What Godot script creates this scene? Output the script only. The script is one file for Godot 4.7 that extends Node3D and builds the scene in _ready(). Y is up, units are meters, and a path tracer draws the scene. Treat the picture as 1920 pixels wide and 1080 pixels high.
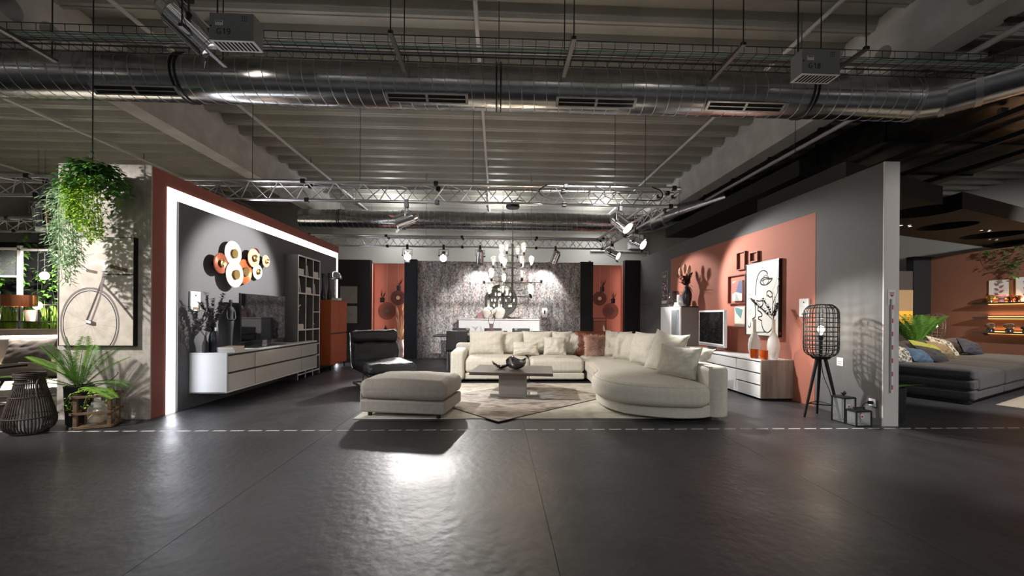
extends Node3D

const EXPOSURE := 1.0

func _ready() -> void:
	rng.seed = 11
	# camera: a 14 mm view, level, the lens shifted upwards, turned 2.1 degrees to the right of the hall's axis
	var cam := Camera3D.new()
	cam.name = "camera"
	add_child(cam)
	cam.projection = Camera3D.PROJECTION_FRUSTUM
	cam.near = 0.05
	cam.far = 100.0
	cam.size = 2.0 * 0.05 * 540.0 / 747.0
	cam.frustum_offset = Vector2(0.0, 0.05 * 52.0 / 747.0)
	cam.transform = Transform3D(Basis(Vector3.UP, deg_to_rad(-2.147)) * Basis(Vector3(0, 0, 1), 0.007), Vector3(0, 1.2, 0))
	cam.current = true

	var we := WorldEnvironment.new()
	we.name = "environment"
	var env := Environment.new()
	env.background_mode = Environment.BG_COLOR
	env.background_color = Color(0.02, 0.02, 0.022)
	env.tonemap_mode = Environment.TONE_MAPPER_LINEAR
	env.tonemap_exposure = EXPOSURE
	env.sdfgi_enabled = true
	env.ssao_enabled = true
	env.ssil_enabled = true
	we.environment = env
	add_child(we)

	make_materials()
	hall_lights()
	build_shell()
	build_partitions()
	build_ceiling_services()
	build_trusses()
	build_left_wall()
	build_right_wall()
	build_sofa()
	build_centre()
	build_dining()
	build_niches()
	build_chandelier()
	build_left_front()
	build_left_booth()
	build_right_booth()


# ---------------------------------------------------------------- mesh builder
class G:
	var v := PackedVector3Array()
	var n := PackedVector3Array()
	var t := PackedVector2Array()
	var xf := Transform3D.IDENTITY

	func tri(a: Vector3, b: Vector3, c: Vector3, na: Vector3, nb: Vector3, nc: Vector3, ta := Vector2.ZERO, tb := Vector2.ZERO, tc := Vector2.ZERO) -> void:
		var k := (b - a).cross(c - a)
		if k.length_squared() < 1e-18:
			return
		if k.dot(na + nb + nc) > 0.0:
			v.append(xf * a); v.append(xf * c); v.append(xf * b)
			n.append((xf.basis * na).normalized()); n.append((xf.basis * nc).normalized()); n.append((xf.basis * nb).normalized())
			t.append(ta); t.append(tc); t.append(tb)
		else:
			v.append(xf * a); v.append(xf * b); v.append(xf * c)
			n.append((xf.basis * na).normalized()); n.append((xf.basis * nb).normalized()); n.append((xf.basis * nc).normalized())
			t.append(ta); t.append(tb); t.append(tc)

	# a flat quad, corners bottom-left, bottom-right, top-right, top-left as seen from its front
	func face(a: Vector3, b: Vector3, c: Vector3, d: Vector3) -> G:
		var m := (b - a).cross(d - a).normalized()
		tri(a, b, c, m, m, m, Vector2(0, 1), Vector2(1, 1), Vector2(1, 0))
		tri(a, c, d, m, m, m, Vector2(0, 1), Vector2(1, 0), Vector2(0, 0))
		return self

	# bevelled box
	func box(c: Vector3, s: Vector3, bev := 0.0, b := Basis.IDENTITY) -> G:
		var old := xf
		xf = xf * Transform3D(b, c)
		var h := s * 0.5
		var e := minf(bev, minf(h.x, minf(h.y, h.z)) * 0.95)
		for axis in 3:
			var u := (axis + 1) % 3
			var w := (axis + 2) % 3
			for sg in [-1.0, 1.0]:
				var p: Array[Vector3] = []
				for q in [[-1, -1], [1, -1], [1, 1], [-1, 1]]:
					var r := Vector3.ZERO
					r[axis] = sg * h[axis]
					r[u] = q[0] * (h[u] - e)
					r[w] = q[1] * (h[w] - e)
					p.append(r)
				var m := Vector3.ZERO
				m[axis] = sg
				tri(p[0], p[1], p[2], m, m, m, Vector2(0, 1), Vector2(1, 1), Vector2(1, 0))
				tri(p[0], p[2], p[3], m, m, m, Vector2(0, 1), Vector2(1, 0), Vector2(0, 0))
				if e > 0.0:
					# edge strips between this axis and u
					for su in [-1.0, 1.0]:
						var a0 := Vector3.ZERO; var a1 := Vector3.ZERO; var b0 := Vector3.ZERO; var b1 := Vector3.ZERO
						a0[axis] = sg * h[axis]; a0[u] = su * (h[u] - e); a0[w] = -(h[w] - e)
						a1 = a0; a1[w] = h[w] - e
						b0[axis] = sg * (h[axis] - e); b0[u] = su * h[u]; b0[w] = -(h[w] - e)
						b1 = b0; b1[w] = h[w] - e
						var nn := Vector3.ZERO
						nn[axis] = sg; nn[u] = su
						nn = nn.normalized()
						tri(a0, a1, b1, nn, nn, nn)
						tri(a0, b1, b0, nn, nn, nn)
		if e > 0.0:
			for sx in [-1.0, 1.0]:
				for sy in [-1.0, 1.0]:
					for sz in [-1.0, 1.0]:
						var k := Vector3(sx, sy, sz).normalized()
						tri(Vector3(sx * h.x, sy * (h.y - e), sz * (h.z - e)), Vector3(sx * (h.x - e), sy * h.y, sz * (h.z - e)), Vector3(sx * (h.x - e), sy * (h.y - e), sz * h.z), k, k, k)
		xf = old
		return self

	# box from its low corner to its high corner
	func span(a: Vector3, b: Vector3, bev := 0.0) -> G:
		return box((a + b) * 0.5, (b - a).abs(), bev)

	func tube(pts: Array, r: Variant, seg := 8, closed := false, caps := true) -> G:
		var m := pts.size()
		var rings: Array = []
		var up := Vector3.UP
		var last := Vector3.ZERO
		var nx := Vector3.ZERO
		for i in m:
			var d: Vector3
			if closed:
				d = (pts[(i + 1) % m] - pts[(i - 1 + m) % m]).normalized()
			else:
				d = (pts[mini(i + 1, m - 1)] - pts[maxi(i - 1, 0)]).normalized()
			if i == 0:
				if absf(d.dot(up)) > 0.9:
					up = Vector3.RIGHT
				nx = (up - d * up.dot(d)).normalized()
			else:
				nx = (nx - d * nx.dot(d)).normalized()
			last = d
			var ny := d.cross(nx)
			var rr: float = r[i] if r is Array or r is PackedFloat32Array else r
			var ring: Array = []
			for k in seg + 1:
				var a := TAU * k / seg
				var o := nx * cos(a) + ny * sin(a)
				ring.append([pts[i] + o * rr, o])
			rings.append(ring)
		for i in (m if closed else m - 1):
			var A: Array = rings[i]
			var B: Array = rings[(i + 1) % m]
			for k in seg:
				tri(A[k][0], A[k + 1][0], B[k + 1][0], A[k][1], A[k + 1][1], B[k + 1][1], Vector2(float(k) / seg, i), Vector2(float(k + 1) / seg, i), Vector2(float(k + 1) / seg, i + 1))
				tri(A[k][0], B[k + 1][0], B[k][0], A[k][1], B[k + 1][1], B[k][1], Vector2(float(k) / seg, i), Vector2(float(k + 1) / seg, i + 1), Vector2(float(k) / seg, i + 1))
		if caps and not closed:
			for e in [0, m - 1]:
				var d: Vector3 = (pts[0] - pts[1]).normalized() if e == 0 else (pts[m - 1] - pts[m - 2]).normalized()
				for k in seg:
					tri(pts[e], rings[e][k][0], rings[e][k + 1][0], d, d, d)
		return self

	# revolve (radius, height) pairs about the y axis of frame f
	func lathe(prof: Array, seg := 24, f := Transform3D.IDENTITY) -> G:
		var old := xf
		xf = xf * f
		var m := prof.size()
		var sn: Array[Vector2] = []
		for i in m - 1:
			var d: Vector2 = prof[i + 1] - prof[i]
			sn.append(Vector2(d.y, -d.x).normalized())
		for i in m - 1:
			var p0: Vector2 = prof[i]
			var p1: Vector2 = prof[i + 1]
			if p0.distance_squared_to(p1) < 1e-12:
				continue
			var n0 := sn[i]
			var n1 := sn[i]
			if i > 0 and sn[i - 1].dot(sn[i]) > 0.7:
				n0 = (sn[i - 1] + sn[i]).normalized()
			if i < m - 2 and sn[i + 1].dot(sn[i]) > 0.7:
				n1 = (sn[i + 1] + sn[i]).normalized()
			for k in seg:
				var a := TAU * k / seg
				var b := TAU * (k + 1) / seg
				var ca := Vector3(cos(a), 0, sin(a))
				var cb := Vector3(cos(b), 0, sin(b))
				var A := ca * p0.x + Vector3.UP * p0.y
				var B := cb * p0.x + Vector3.UP * p0.y
				var C := cb * p1.x + Vector3.UP * p1.y
				var D := ca * p1.x + Vector3.UP * p1.y
				var nA := ca * n0.x + Vector3.UP * n0.y
				var nB := cb * n0.x + Vector3.UP * n0.y
				var nC := cb * n1.x + Vector3.UP * n1.y
				var nD := ca * n1.x + Vector3.UP * n1.y
				var u0 := float(k) / seg
				var u1 := float(k + 1) / seg
				var w0 := 1.0 - float(i) / m
				var w1 := 1.0 - float(i + 1) / m
				tri(A, B, C, nA, nB, nC, Vector2(u0, w0), Vector2(u1, w0), Vector2(u1, w1))
				tri(A, C, D, nA, nC, nD, Vector2(u0, w0), Vector2(u1, w1), Vector2(u0, w1))
		xf = old
		return self

	func ball(c: Vector3, r: Vector3, seg := 16) -> G:
		var prof: Array = []
		var h := seg / 2
		for i in h + 1:
			var a := -PI / 2 + PI * i / h
			prof.append(Vector2(maxf(cos(a), 0.0), sin(a)))
		return lathe(prof, seg, Transform3D(Basis.from_scale(r), c))

	# extrude a polygon of (x, y) from z0 to z1
	func prism(poly: PackedVector2Array, z0: float, z1: float) -> G:
		var idx := Geometry2D.triangulate_polygon(poly)
		for z in [z0, z1]:
			var m := Vector3(0, 0, 1.0 if z == maxf(z0, z1) else -1.0)
			for i in range(0, idx.size(), 3):
				var a := poly[idx[i]]; var b := poly[idx[i + 1]]; var c := poly[idx[i + 2]]
				tri(Vector3(a.x, a.y, z), Vector3(b.x, b.y, z), Vector3(c.x, c.y, z), m, m, m)
		var cw := Geometry2D.is_polygon_clockwise(poly)
		for i in poly.size():
			var a := poly[i]
			var b := poly[(i + 1) % poly.size()]
			var d := (b - a).normalized()
			var m := Vector3(d.y, -d.x, 0) * (-1.0 if cw else 1.0)
			tri(Vector3(a.x, a.y, z0), Vector3(b.x, b.y, z0), Vector3(b.x, b.y, z1), m, m, m)
			tri(Vector3(a.x, a.y, z0), Vector3(b.x, b.y, z1), Vector3(a.x, a.y, z1), m, m, m)
		return self

	# an indexed surface with averaged normals; triangles counter-clockwise seen from outside
	func smooth(vv: PackedVector3Array, idx: PackedInt32Array, uv := PackedVector2Array()) -> G:
		var nn := PackedVector3Array()
		nn.resize(vv.size())
		for i in range(0, idx.size(), 3):
			var k := (vv[idx[i + 1]] - vv[idx[i]]).cross(vv[idx[i + 2]] - vv[idx[i]])
			for j in 3:
				nn[idx[i + j]] += k
		for i in range(0, idx.size(), 3):
			var a := idx[i]; var b := idx[i + 1]; var c := idx[i + 2]
			if uv.size():
				tri(vv[a], vv[b], vv[c], nn[a].normalized(), nn[b].normalized(), nn[c].normalized(), uv[a], uv[b], uv[c])
			else:
				tri(vv[a], vv[b], vv[c], nn[a].normalized(), nn[b].normalized(), nn[c].normalized())
		return self

	# rounded box with optional deformation of its vertices
	func rbox(c: Vector3, s: Vector3, r: float, k := 3, m := 4, dome := 0.0, wr := 0.0, sd := 1) -> G:
		var fn := FastNoiseLite.new()
		fn.seed = sd
		fn.frequency = 2.2
		var h := s * 0.5
		r = minf(r, minf(h.x, minf(h.y, h.z)))
		var ax: Array = []
		for a in 3:
			var l: Array = []
			for i in k:
				l.append(-(h[a] - r) - r * tan(PI / 4 * (1.0 - float(i) / k)))
			for i in m + 1:
				l.append(lerpf(-(h[a] - r), h[a] - r, float(i) / m))
			for i in k:
				l.append((h[a] - r) + r * tan(PI / 4 * float(i + 1) / k))
			ax.append(l)
		var vv := PackedVector3Array()
		var idx := PackedInt32Array()
		var seen := {}
		for axis in 3:
			var u := (axis + 1) % 3
			var w := (axis + 2) % 3
			var L: Array = ax[u]
			var W: Array = ax[w]
			for sg in [-1, 1]:
				var ids: Array = []
				for i in L.size():
					var row := PackedInt32Array()
					for j in W.size():
						var p := Vector3.ZERO
						p[axis] = sg * h[axis]
						p[u] = L[i]
						p[w] = W[j]
						var key := Vector3i((p * 20000.0).round())
						if not seen.has(key):
							seen[key] = vv.size()
							var core := p.clamp(-(h - Vector3.ONE * r), h - Vector3.ONE * r)
							var q := core + (p - core).normalized() * r
							if dome > 0.0 and q.y > 0.0:
								q.y += dome * (1.0 - pow(q.x / h.x, 2.0)) * (1.0 - pow(q.z / h.z, 2.0)) * q.y / h.y
							if wr > 0.0:
								q += (p - core).normalized() * wr * fn.get_noise_3d(q.x * 3.0, q.y * 3.0, q.z * 3.0)
							vv.append(q + c)
						row.append(seen[key])
					ids.append(row)
				for i in L.size() - 1:
					for j in W.size() - 1:
						var a: int = ids[i][j]; var b: int = ids[i + 1][j]; var d: int = ids[i + 1][j + 1]; var e: int = ids[i][j + 1]
						if sg > 0:
							idx.append_array([a, b, d, a, d, e])
						else:
							idx.append_array([a, d, b, a, e, d])
		return smooth(vv, idx)

	# a sewn pillow standing in the xy plane, thickness along z
	func pillow(w: float, hh: float, th: float, sd := 1, wr := 0.012, sag := 0.0) -> G:
		var N := 22
		var fn := FastNoiseLite.new()
		fn.seed = sd
		fn.frequency = 1.5
		var vv := PackedVector3Array()
		var idx := PackedInt32Array()
		for side in [1.0, -1.0]:
			var o := vv.size()
			for i in N + 1:
				for j in N + 1:
					var u := -1.0 + 2.0 * i / N
					var q := -1.0 + 2.0 * j / N
					var px := u * (1.0 - 0.07 * (1.0 - q * q))
					var py := q * (1.0 - 0.07 * (1.0 - u * u))
					var e := (1.0 - pow(absf(u), 2.6)) * (1.0 - pow(absf(q), 2.6))
					var z := th * 0.5 * pow(maxf(e, 0.0), 0.55)
					z += wr * fn.get_noise_3d(u * 1.3, q * 1.3, side * 3.0) * 2.0 * minf(1.0, e * 3.0)
					var edge := maxf(absf(u), absf(q))
					z += wr * 0.35 * sin(atan2(q, u) * 11.0 + sd) * smoothstep(0.55, 0.9, edge) * (1.0 - smoothstep(0.9, 1.0, edge))
					py -= sag * (1.0 - u * u) * smoothstep(0.0, 1.0, q)
					vv.append(Vector3(px * w * 0.5, py * hh * 0.5, side * maxf(z, 0.004 if edge < 1.0 else 0.0)))
			for i in N:
				for j in N:
					var a := o + i * (N + 1) + j
					var b := o + (i + 1) * (N + 1) + j
					if side > 0:
						idx.append_array([a, b, b + 1, a, b + 1, a + 1])
					else:
						idx.append_array([a, b + 1, b, a, a + 1, b + 1])
		return smooth(vv, idx)

	# an upholstered pad over a closed outline (x, z), from y0 to y1, edge radius r, the top swelling by dome
	func pad(outline: PackedVector2Array, ctr: Vector2, y0: float, y1: float, r: float, dome := 0.0, r0 := -1.0) -> G:
		var m := outline.size()
		var nrm := PackedVector2Array()
		var area := 0.0
		for i in m:
			area += outline[i].cross(outline[(i + 1) % m])
		for i in m:
			var d := (outline[(i + 1) % m] - outline[(i - 1 + m) % m]).normalized()
			nrm.append(Vector2(d.y, -d.x) * (1.0 if area > 0 else -1.0))
		if r0 < 0.0:
			r0 = r
		var rings: Array = []
		rings.append([1.0, y0, 0.0, true])
		for i in 5:
			var a := PI / 2 * i / 4
			rings.append([r0 * (1.0 - sin(a)), y0 + r0 * (1.0 - cos(a)), 0.0, false])
		for i in 6:
			var a := PI / 2 * i / 5
			rings.append([r * (1.0 - cos(a)), y1 - r * (1.0 - sin(a)), 0.0, false])
		for s in [0.9, 0.75, 0.55, 0.35, 0.15, 0.0]:
			rings.append([r, y1, s, true])
		var vv := PackedVector3Array()
		var idx := PackedInt32Array()
		for q in rings.size():
			var rg: Array = rings[q]
			for i in m:
				var p := outline[i]
				var y: float = rg[1]
				if q == 0:
					p = ctr
				elif rg[3]:
					p = ctr + (outline[i] - nrm[i] * r - ctr) * rg[2]
					y += dome * (1.0 - rg[2] * rg[2])
				else:
					p = outline[i] - nrm[i] * rg[0]
				vv.append(Vector3(p.x, y, p.y))
		for q in rings.size() - 1:
			for i in m:
				var a := q * m + i
				var b := q * m + (i + 1) % m
				var c := (q + 1) * m + (i + 1) % m
				var d := (q + 1) * m + i
				if area > 0:
					idx.append_array([a, c, b, a, d, c])
				else:
					idx.append_array([a, b, c, a, c, d])
		return smooth(vv, idx)

	func leaf(at: Vector3, dir: Vector3, up: Vector3, l: float, w: float, bend := 0.25, seg := 3) -> G:
		var d := dir.normalized()
		var s := d.cross(up).normalized()
		var u := s.cross(d).normalized()
		var prev: Array = []
		for i in seg + 1:
			var q := float(i) / seg
			var hw := w * 0.5 * sin(PI * pow(q, 0.75)) + 0.0005
			var p := at + d * l * q - u * bend * l * q * q
			var row: Array = [p - s * hw + u * hw * 0.3, p, p + s * hw + u * hw * 0.3]
			if i > 0:
				for k in 2:
					var nn: Vector3 = (row[k + 1] - row[k]).cross(prev[k] - row[k]).normalized()
					if nn.dot(u) < 0:
						nn = -nn
					tri(prev[k], prev[k + 1], row[k + 1], nn, nn, nn)
					tri(prev[k], row[k + 1], row[k], nn, nn, nn)
			prev = row
		return self

	func mesh() -> ArrayMesh:
		var a := []
		a.resize(Mesh.ARRAY_MAX)
		a[Mesh.ARRAY_VERTEX] = v
		a[Mesh.ARRAY_NORMAL] = n
		a[Mesh.ARRAY_TEX_UV] = t
		var am := ArrayMesh.new()
		am.add_surface_from_arrays(Mesh.PRIMITIVE_TRIANGLES, a)
		return am


# ---------------------------------------------------------------- scene helpers
var names := {}
var M := {}
var rng := RandomNumberGenerator.new()

func V(x: float, y: float, z: float) -> Vector3:
	return Vector3(x, y, z)

func numbered(called: String) -> String:
	var k: int = names.get(called, 0)
	names[called] = k + 1
	return called if k == 0 else "%s_%03d" % [called, k]

func put(called: String, mesh: Mesh, m: Material, parent: Node = null, at := Vector3.ZERO, turn := Basis.IDENTITY) -> MeshInstance3D:
	var o := MeshInstance3D.new()
	o.mesh = mesh
	o.material_override = m
	o.transform = Transform3D(turn, at)
	if parent == null:
		o.name = numbered(called)
		add_child(o, true)
	else:
		o.name = called
		parent.add_child(o, true)
		if called in ["leaf_cluster", "blades", "foliage", "dried_flower", "grass"]:
			o.set_meta("kind", "stuff")
	return o

func obj(called: String, g: G, m: Material, parent: Node = null, at := Vector3.ZERO, turn := Basis.IDENTITY) -> MeshInstance3D:
	return put(called, g.mesh(), m, parent, at, turn)

func tag(o: Node, label: String, category: String, group := "") -> Node:
	o.set_meta("label", label)
	o.set_meta("category", category)
	if group:
		o.set_meta("group", group)
	return o

func thing(called: String, label: String, category: String, at := Vector3.ZERO, turn := 0.0, group := "") -> Node3D:
	var o := Node3D.new()
	o.name = numbered(called)
	add_child(o)
	o.position = at
	o.rotation.y = turn
	tag(o, label, category, group)
	return o

func struct(called: String, g: G, m: Material) -> MeshInstance3D:
	var o := obj(called, g, m)
	o.set_meta("kind", "structure")
	return o

func copy(o: Node3D, at: Vector3, turn := 0.0, label := "") -> Node3D:
	var c: Node3D = o.duplicate()
	var base := String(o.name)
	if base.length() > 4 and base[-4] == "_" and base.right(3).is_valid_int():
		base = base.left(-4)
	c.name = numbered(base)
	add_child(c)
	c.position = at
	c.rotation.y = turn
	if label:
		c.set_meta("label", label)
	return c

func bx(c: Vector3, s: Vector3, bev := 0.0) -> G:
	return G.new().box(c, s, bev)

func sp(a: Vector3, b: Vector3, bev := 0.0) -> G:
	return G.new().span(a, b, bev)

func tb(pts: Array, r: Variant, seg := 8) -> G:
	return G.new().tube(pts, r, seg)

func lt(prof: Array, seg := 24) -> G:
	return G.new().lathe(prof, seg)

func yaw(a: float) -> Basis:
	return Basis(Vector3.UP, a)

func noise_tex(freq: float, cols: Array, size := 256, oct := 4, kind := FastNoiseLite.TYPE_SIMPLEX_SMOOTH, sd := 1) -> NoiseTexture2D:
	var f := FastNoiseLite.new()
	f.noise_type = kind
	f.frequency = freq
	f.fractal_octaves = oct
	f.seed = sd
	var t := NoiseTexture2D.new()
	t.width = size
	t.height = size
	t.seamless = true
	t.noise = f
	var gr := Gradient.new()
	var off := PackedFloat32Array()
	var cc := PackedColorArray()
	for i in cols.size():
		off.append(float(i) / (cols.size() - 1))
		cc.append(cols[i])
	gr.offsets = off
	gr.colors = cc
	t.color_ramp = gr
	return t

func bump_tex(freq: float, strength := 4.0, size := 256, oct := 4, kind := FastNoiseLite.TYPE_SIMPLEX_SMOOTH) -> NoiseTexture2D:
	var f := FastNoiseLite.new()
	f.noise_type = kind
	f.frequency = freq
	f.fractal_octaves = oct
	f.seed = 7
	var t := NoiseTexture2D.new()
	t.width = size
	t.height = size
	t.seamless = true
	t.as_normal_map = true
	t.bump_strength = strength
	t.noise = f
	return t

func c8(r: int, g: int, b: int, a := 255) -> Color:
	return Color8(r, g, b, a)

func mat(key: String, c: Color, rough := 0.6, metal := 0.0) -> StandardMaterial3D:
	var m := StandardMaterial3D.new()
	m.resource_name = key
	m.albedo_color = c
	m.roughness = rough
	m.metallic = metal
	M[key] = m
	return m

func tri_tex(m: StandardMaterial3D, tex: Texture2D, scale: float, normal: Texture2D = null, ns := 0.5) -> void:
	m.uv1_triplanar = true
	m.uv1_world_triplanar = true
	m.uv1_scale = Vector3.ONE * scale
	if tex:
		m.albedo_texture = tex
	if normal:
		m.normal_enabled = true
		m.normal_texture = normal
		m.normal_scale = ns

func glow(key: String, c: Color, e: float) -> StandardMaterial3D:
	var m := mat(key, c, 0.5)
	m.emission_enabled = true
	m.emission = c
	m.emission_energy_multiplier = e
	return m

func glass(key: String, c: Color, a: float, rough := 0.02) -> StandardMaterial3D:
	var m := mat(key, c, rough)
	m.albedo_color.a = a
	m.transparency = BaseMaterial3D.TRANSPARENCY_ALPHA
	return m

func printed(key: String, img: Image, rough := 0.5) -> StandardMaterial3D:
	var m := mat(key, Color.WHITE, rough)
	m.albedo_texture = ImageTexture.create_from_image(img)
	return m

func light_spot(at: Vector3, target: Vector3, energy: float, angle: float, col := Color(1, 0.985, 0.97), soft := 0.5, size := 0.05) -> SpotLight3D:
	var l := SpotLight3D.new()
	l.name = numbered("spot_beam")
	add_child(l)
	l.look_at_from_position(at, target, Vector3.UP if absf((target - at).normalized().y) < 0.98 else Vector3.RIGHT)
	l.light_energy = energy
	l.light_color = col
	l.spot_angle = angle
	l.spot_range = 30.0
	l.spot_attenuation = 2.0
	l.spot_angle_attenuation = soft
	l.light_size = size
	l.shadow_enabled = true
	return l

func light_omni(at: Vector3, energy: float, col := Color(1, 0.9, 0.78), size := 0.05) -> OmniLight3D:
	var l := OmniLight3D.new()
	l.name = numbered("lamp_light")
	add_child(l)
	l.position = at
	l.light_energy = energy
	l.light_color = col
	l.omni_range = 30.0
	l.omni_attenuation = 2.0
	l.light_size = size
	l.shadow_enabled = true
	return l

func light_area(at: Vector3, towards: Vector3, sx: float, sy: float, energy: float, col := Color.WHITE) -> AreaLight3D:
	var l := AreaLight3D.new()
	l.name = numbered("panel_light")
	add_child(l)
	l.look_at_from_position(at, at + towards, Vector3.UP if absf(towards.normalized().y) < 0.95 else Vector3.RIGHT)
	l.area_size = Vector2(sx, sy)
	l.light_energy = energy
	l.light_color = col
	l.area_range = 30.0
	l.shadow_enabled = true
	return l

func curve(pts: Array, n: int) -> Array:
	# Catmull-Rom through the points
	var out: Array = []
	var m := pts.size()
	for i in m - 1:
		var a: Vector3 = pts[maxi(i - 1, 0)]
		var b: Vector3 = pts[i]
		var c: Vector3 = pts[i + 1]
		var d: Vector3 = pts[mini(i + 2, m - 1)]
		for k in n:
			out.append(b.cubic_interpolate(c, a, d, float(k) / n))
	out.append(pts[m - 1])
	return out

func curve2(pts: Array, n: int) -> PackedVector2Array:
	# closed Catmull-Rom
	var out := PackedVector2Array()
	var m := pts.size()
	for i in m:
		var a: Vector2 = pts[(i - 1 + m) % m]
		var b: Vector2 = pts[i]
		var c: Vector2 = pts[(i + 1) % m]
		var d: Vector2 = pts[(i + 2) % m]
		for k in n:
			out.append(b.cubic_interpolate(c, a, d, float(k) / n))
	return out

# ---------------------------------------------------------------- materials
func wallpaper_image() -> Image:
	var im := Image.create(768, 768, false, Image.FORMAT_RGB8)
	var f := FastNoiseLite.new()
	f.seed = 3
	f.frequency = 0.03
	f.fractal_octaves = 4
	var g := FastNoiseLite.new()
	g.seed = 9
	g.frequency = 0.006
	var h := FastNoiseLite.new()
	h.seed = 21
	h.frequency = 0.35
	h.noise_type = FastNoiseLite.TYPE_VALUE
	h.fractal_octaves = 2
	for y in 768:
		for x in 768:
			# periodic streaky mottling: the noise is read on a torus in x
			var a := TAU * x / 768.0
			var cx := cos(a) * 122.0
			var cz := sin(a) * 122.0
			var n := f.get_noise_3d(cx * 1.5, y * 1.0, cz * 1.5)
			var s := g.get_noise_3d(cx * 3.0, y * 0.5, cz * 3.0)
			var k := h.get_noise_3d(cx * 0.9, y * 0.75, cz * 0.9)
			var d := 0.56 + 0.55 * n + 0.30 * s + 0.50 * k
			var warm := clampf(0.5 + 1.6 * g.get_noise_3d(cx * 1.7 + 50.0, y * 0.7, cz * 1.7), 0.0, 1.0)
			var lo := Color(0.25, 0.25, 0.26)
			var hi := Color(0.88, 0.87, 0.86).lerp(Color(0.90, 0.83, 0.80), warm)
			im.set_pixel(x, y, lo.lerp(hi, clampf(d, 0.0, 1.0)))
	return im

func weave_image(a: Color, b: Color, size: int, cell: int, sd: int) -> Image:
	var im := Image.create(size, size, false, Image.FORMAT_RGB8)
	var r := RandomNumberGenerator.new()
	r.seed = sd
	var rows := PackedFloat32Array()
	var cols := PackedFloat32Array()
	for i in size:
		rows.append(r.randf())
		cols.append(r.randf())
	var f := FastNoiseLite.new()
	f.seed = sd
	f.frequency = 0.02
	for y in size:
		for x in size:
			var over := ((x / cell) + (y / cell)) % 2 == 0
			var k: float = rows[y] if over else cols[x]
			k = 0.5 * k + 0.3 * (0.5 + f.get_noise_2d(x, y)) + 0.2 * r.randf()
			im.set_pixel(x, y, a.lerp(b, k))
	return im

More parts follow.
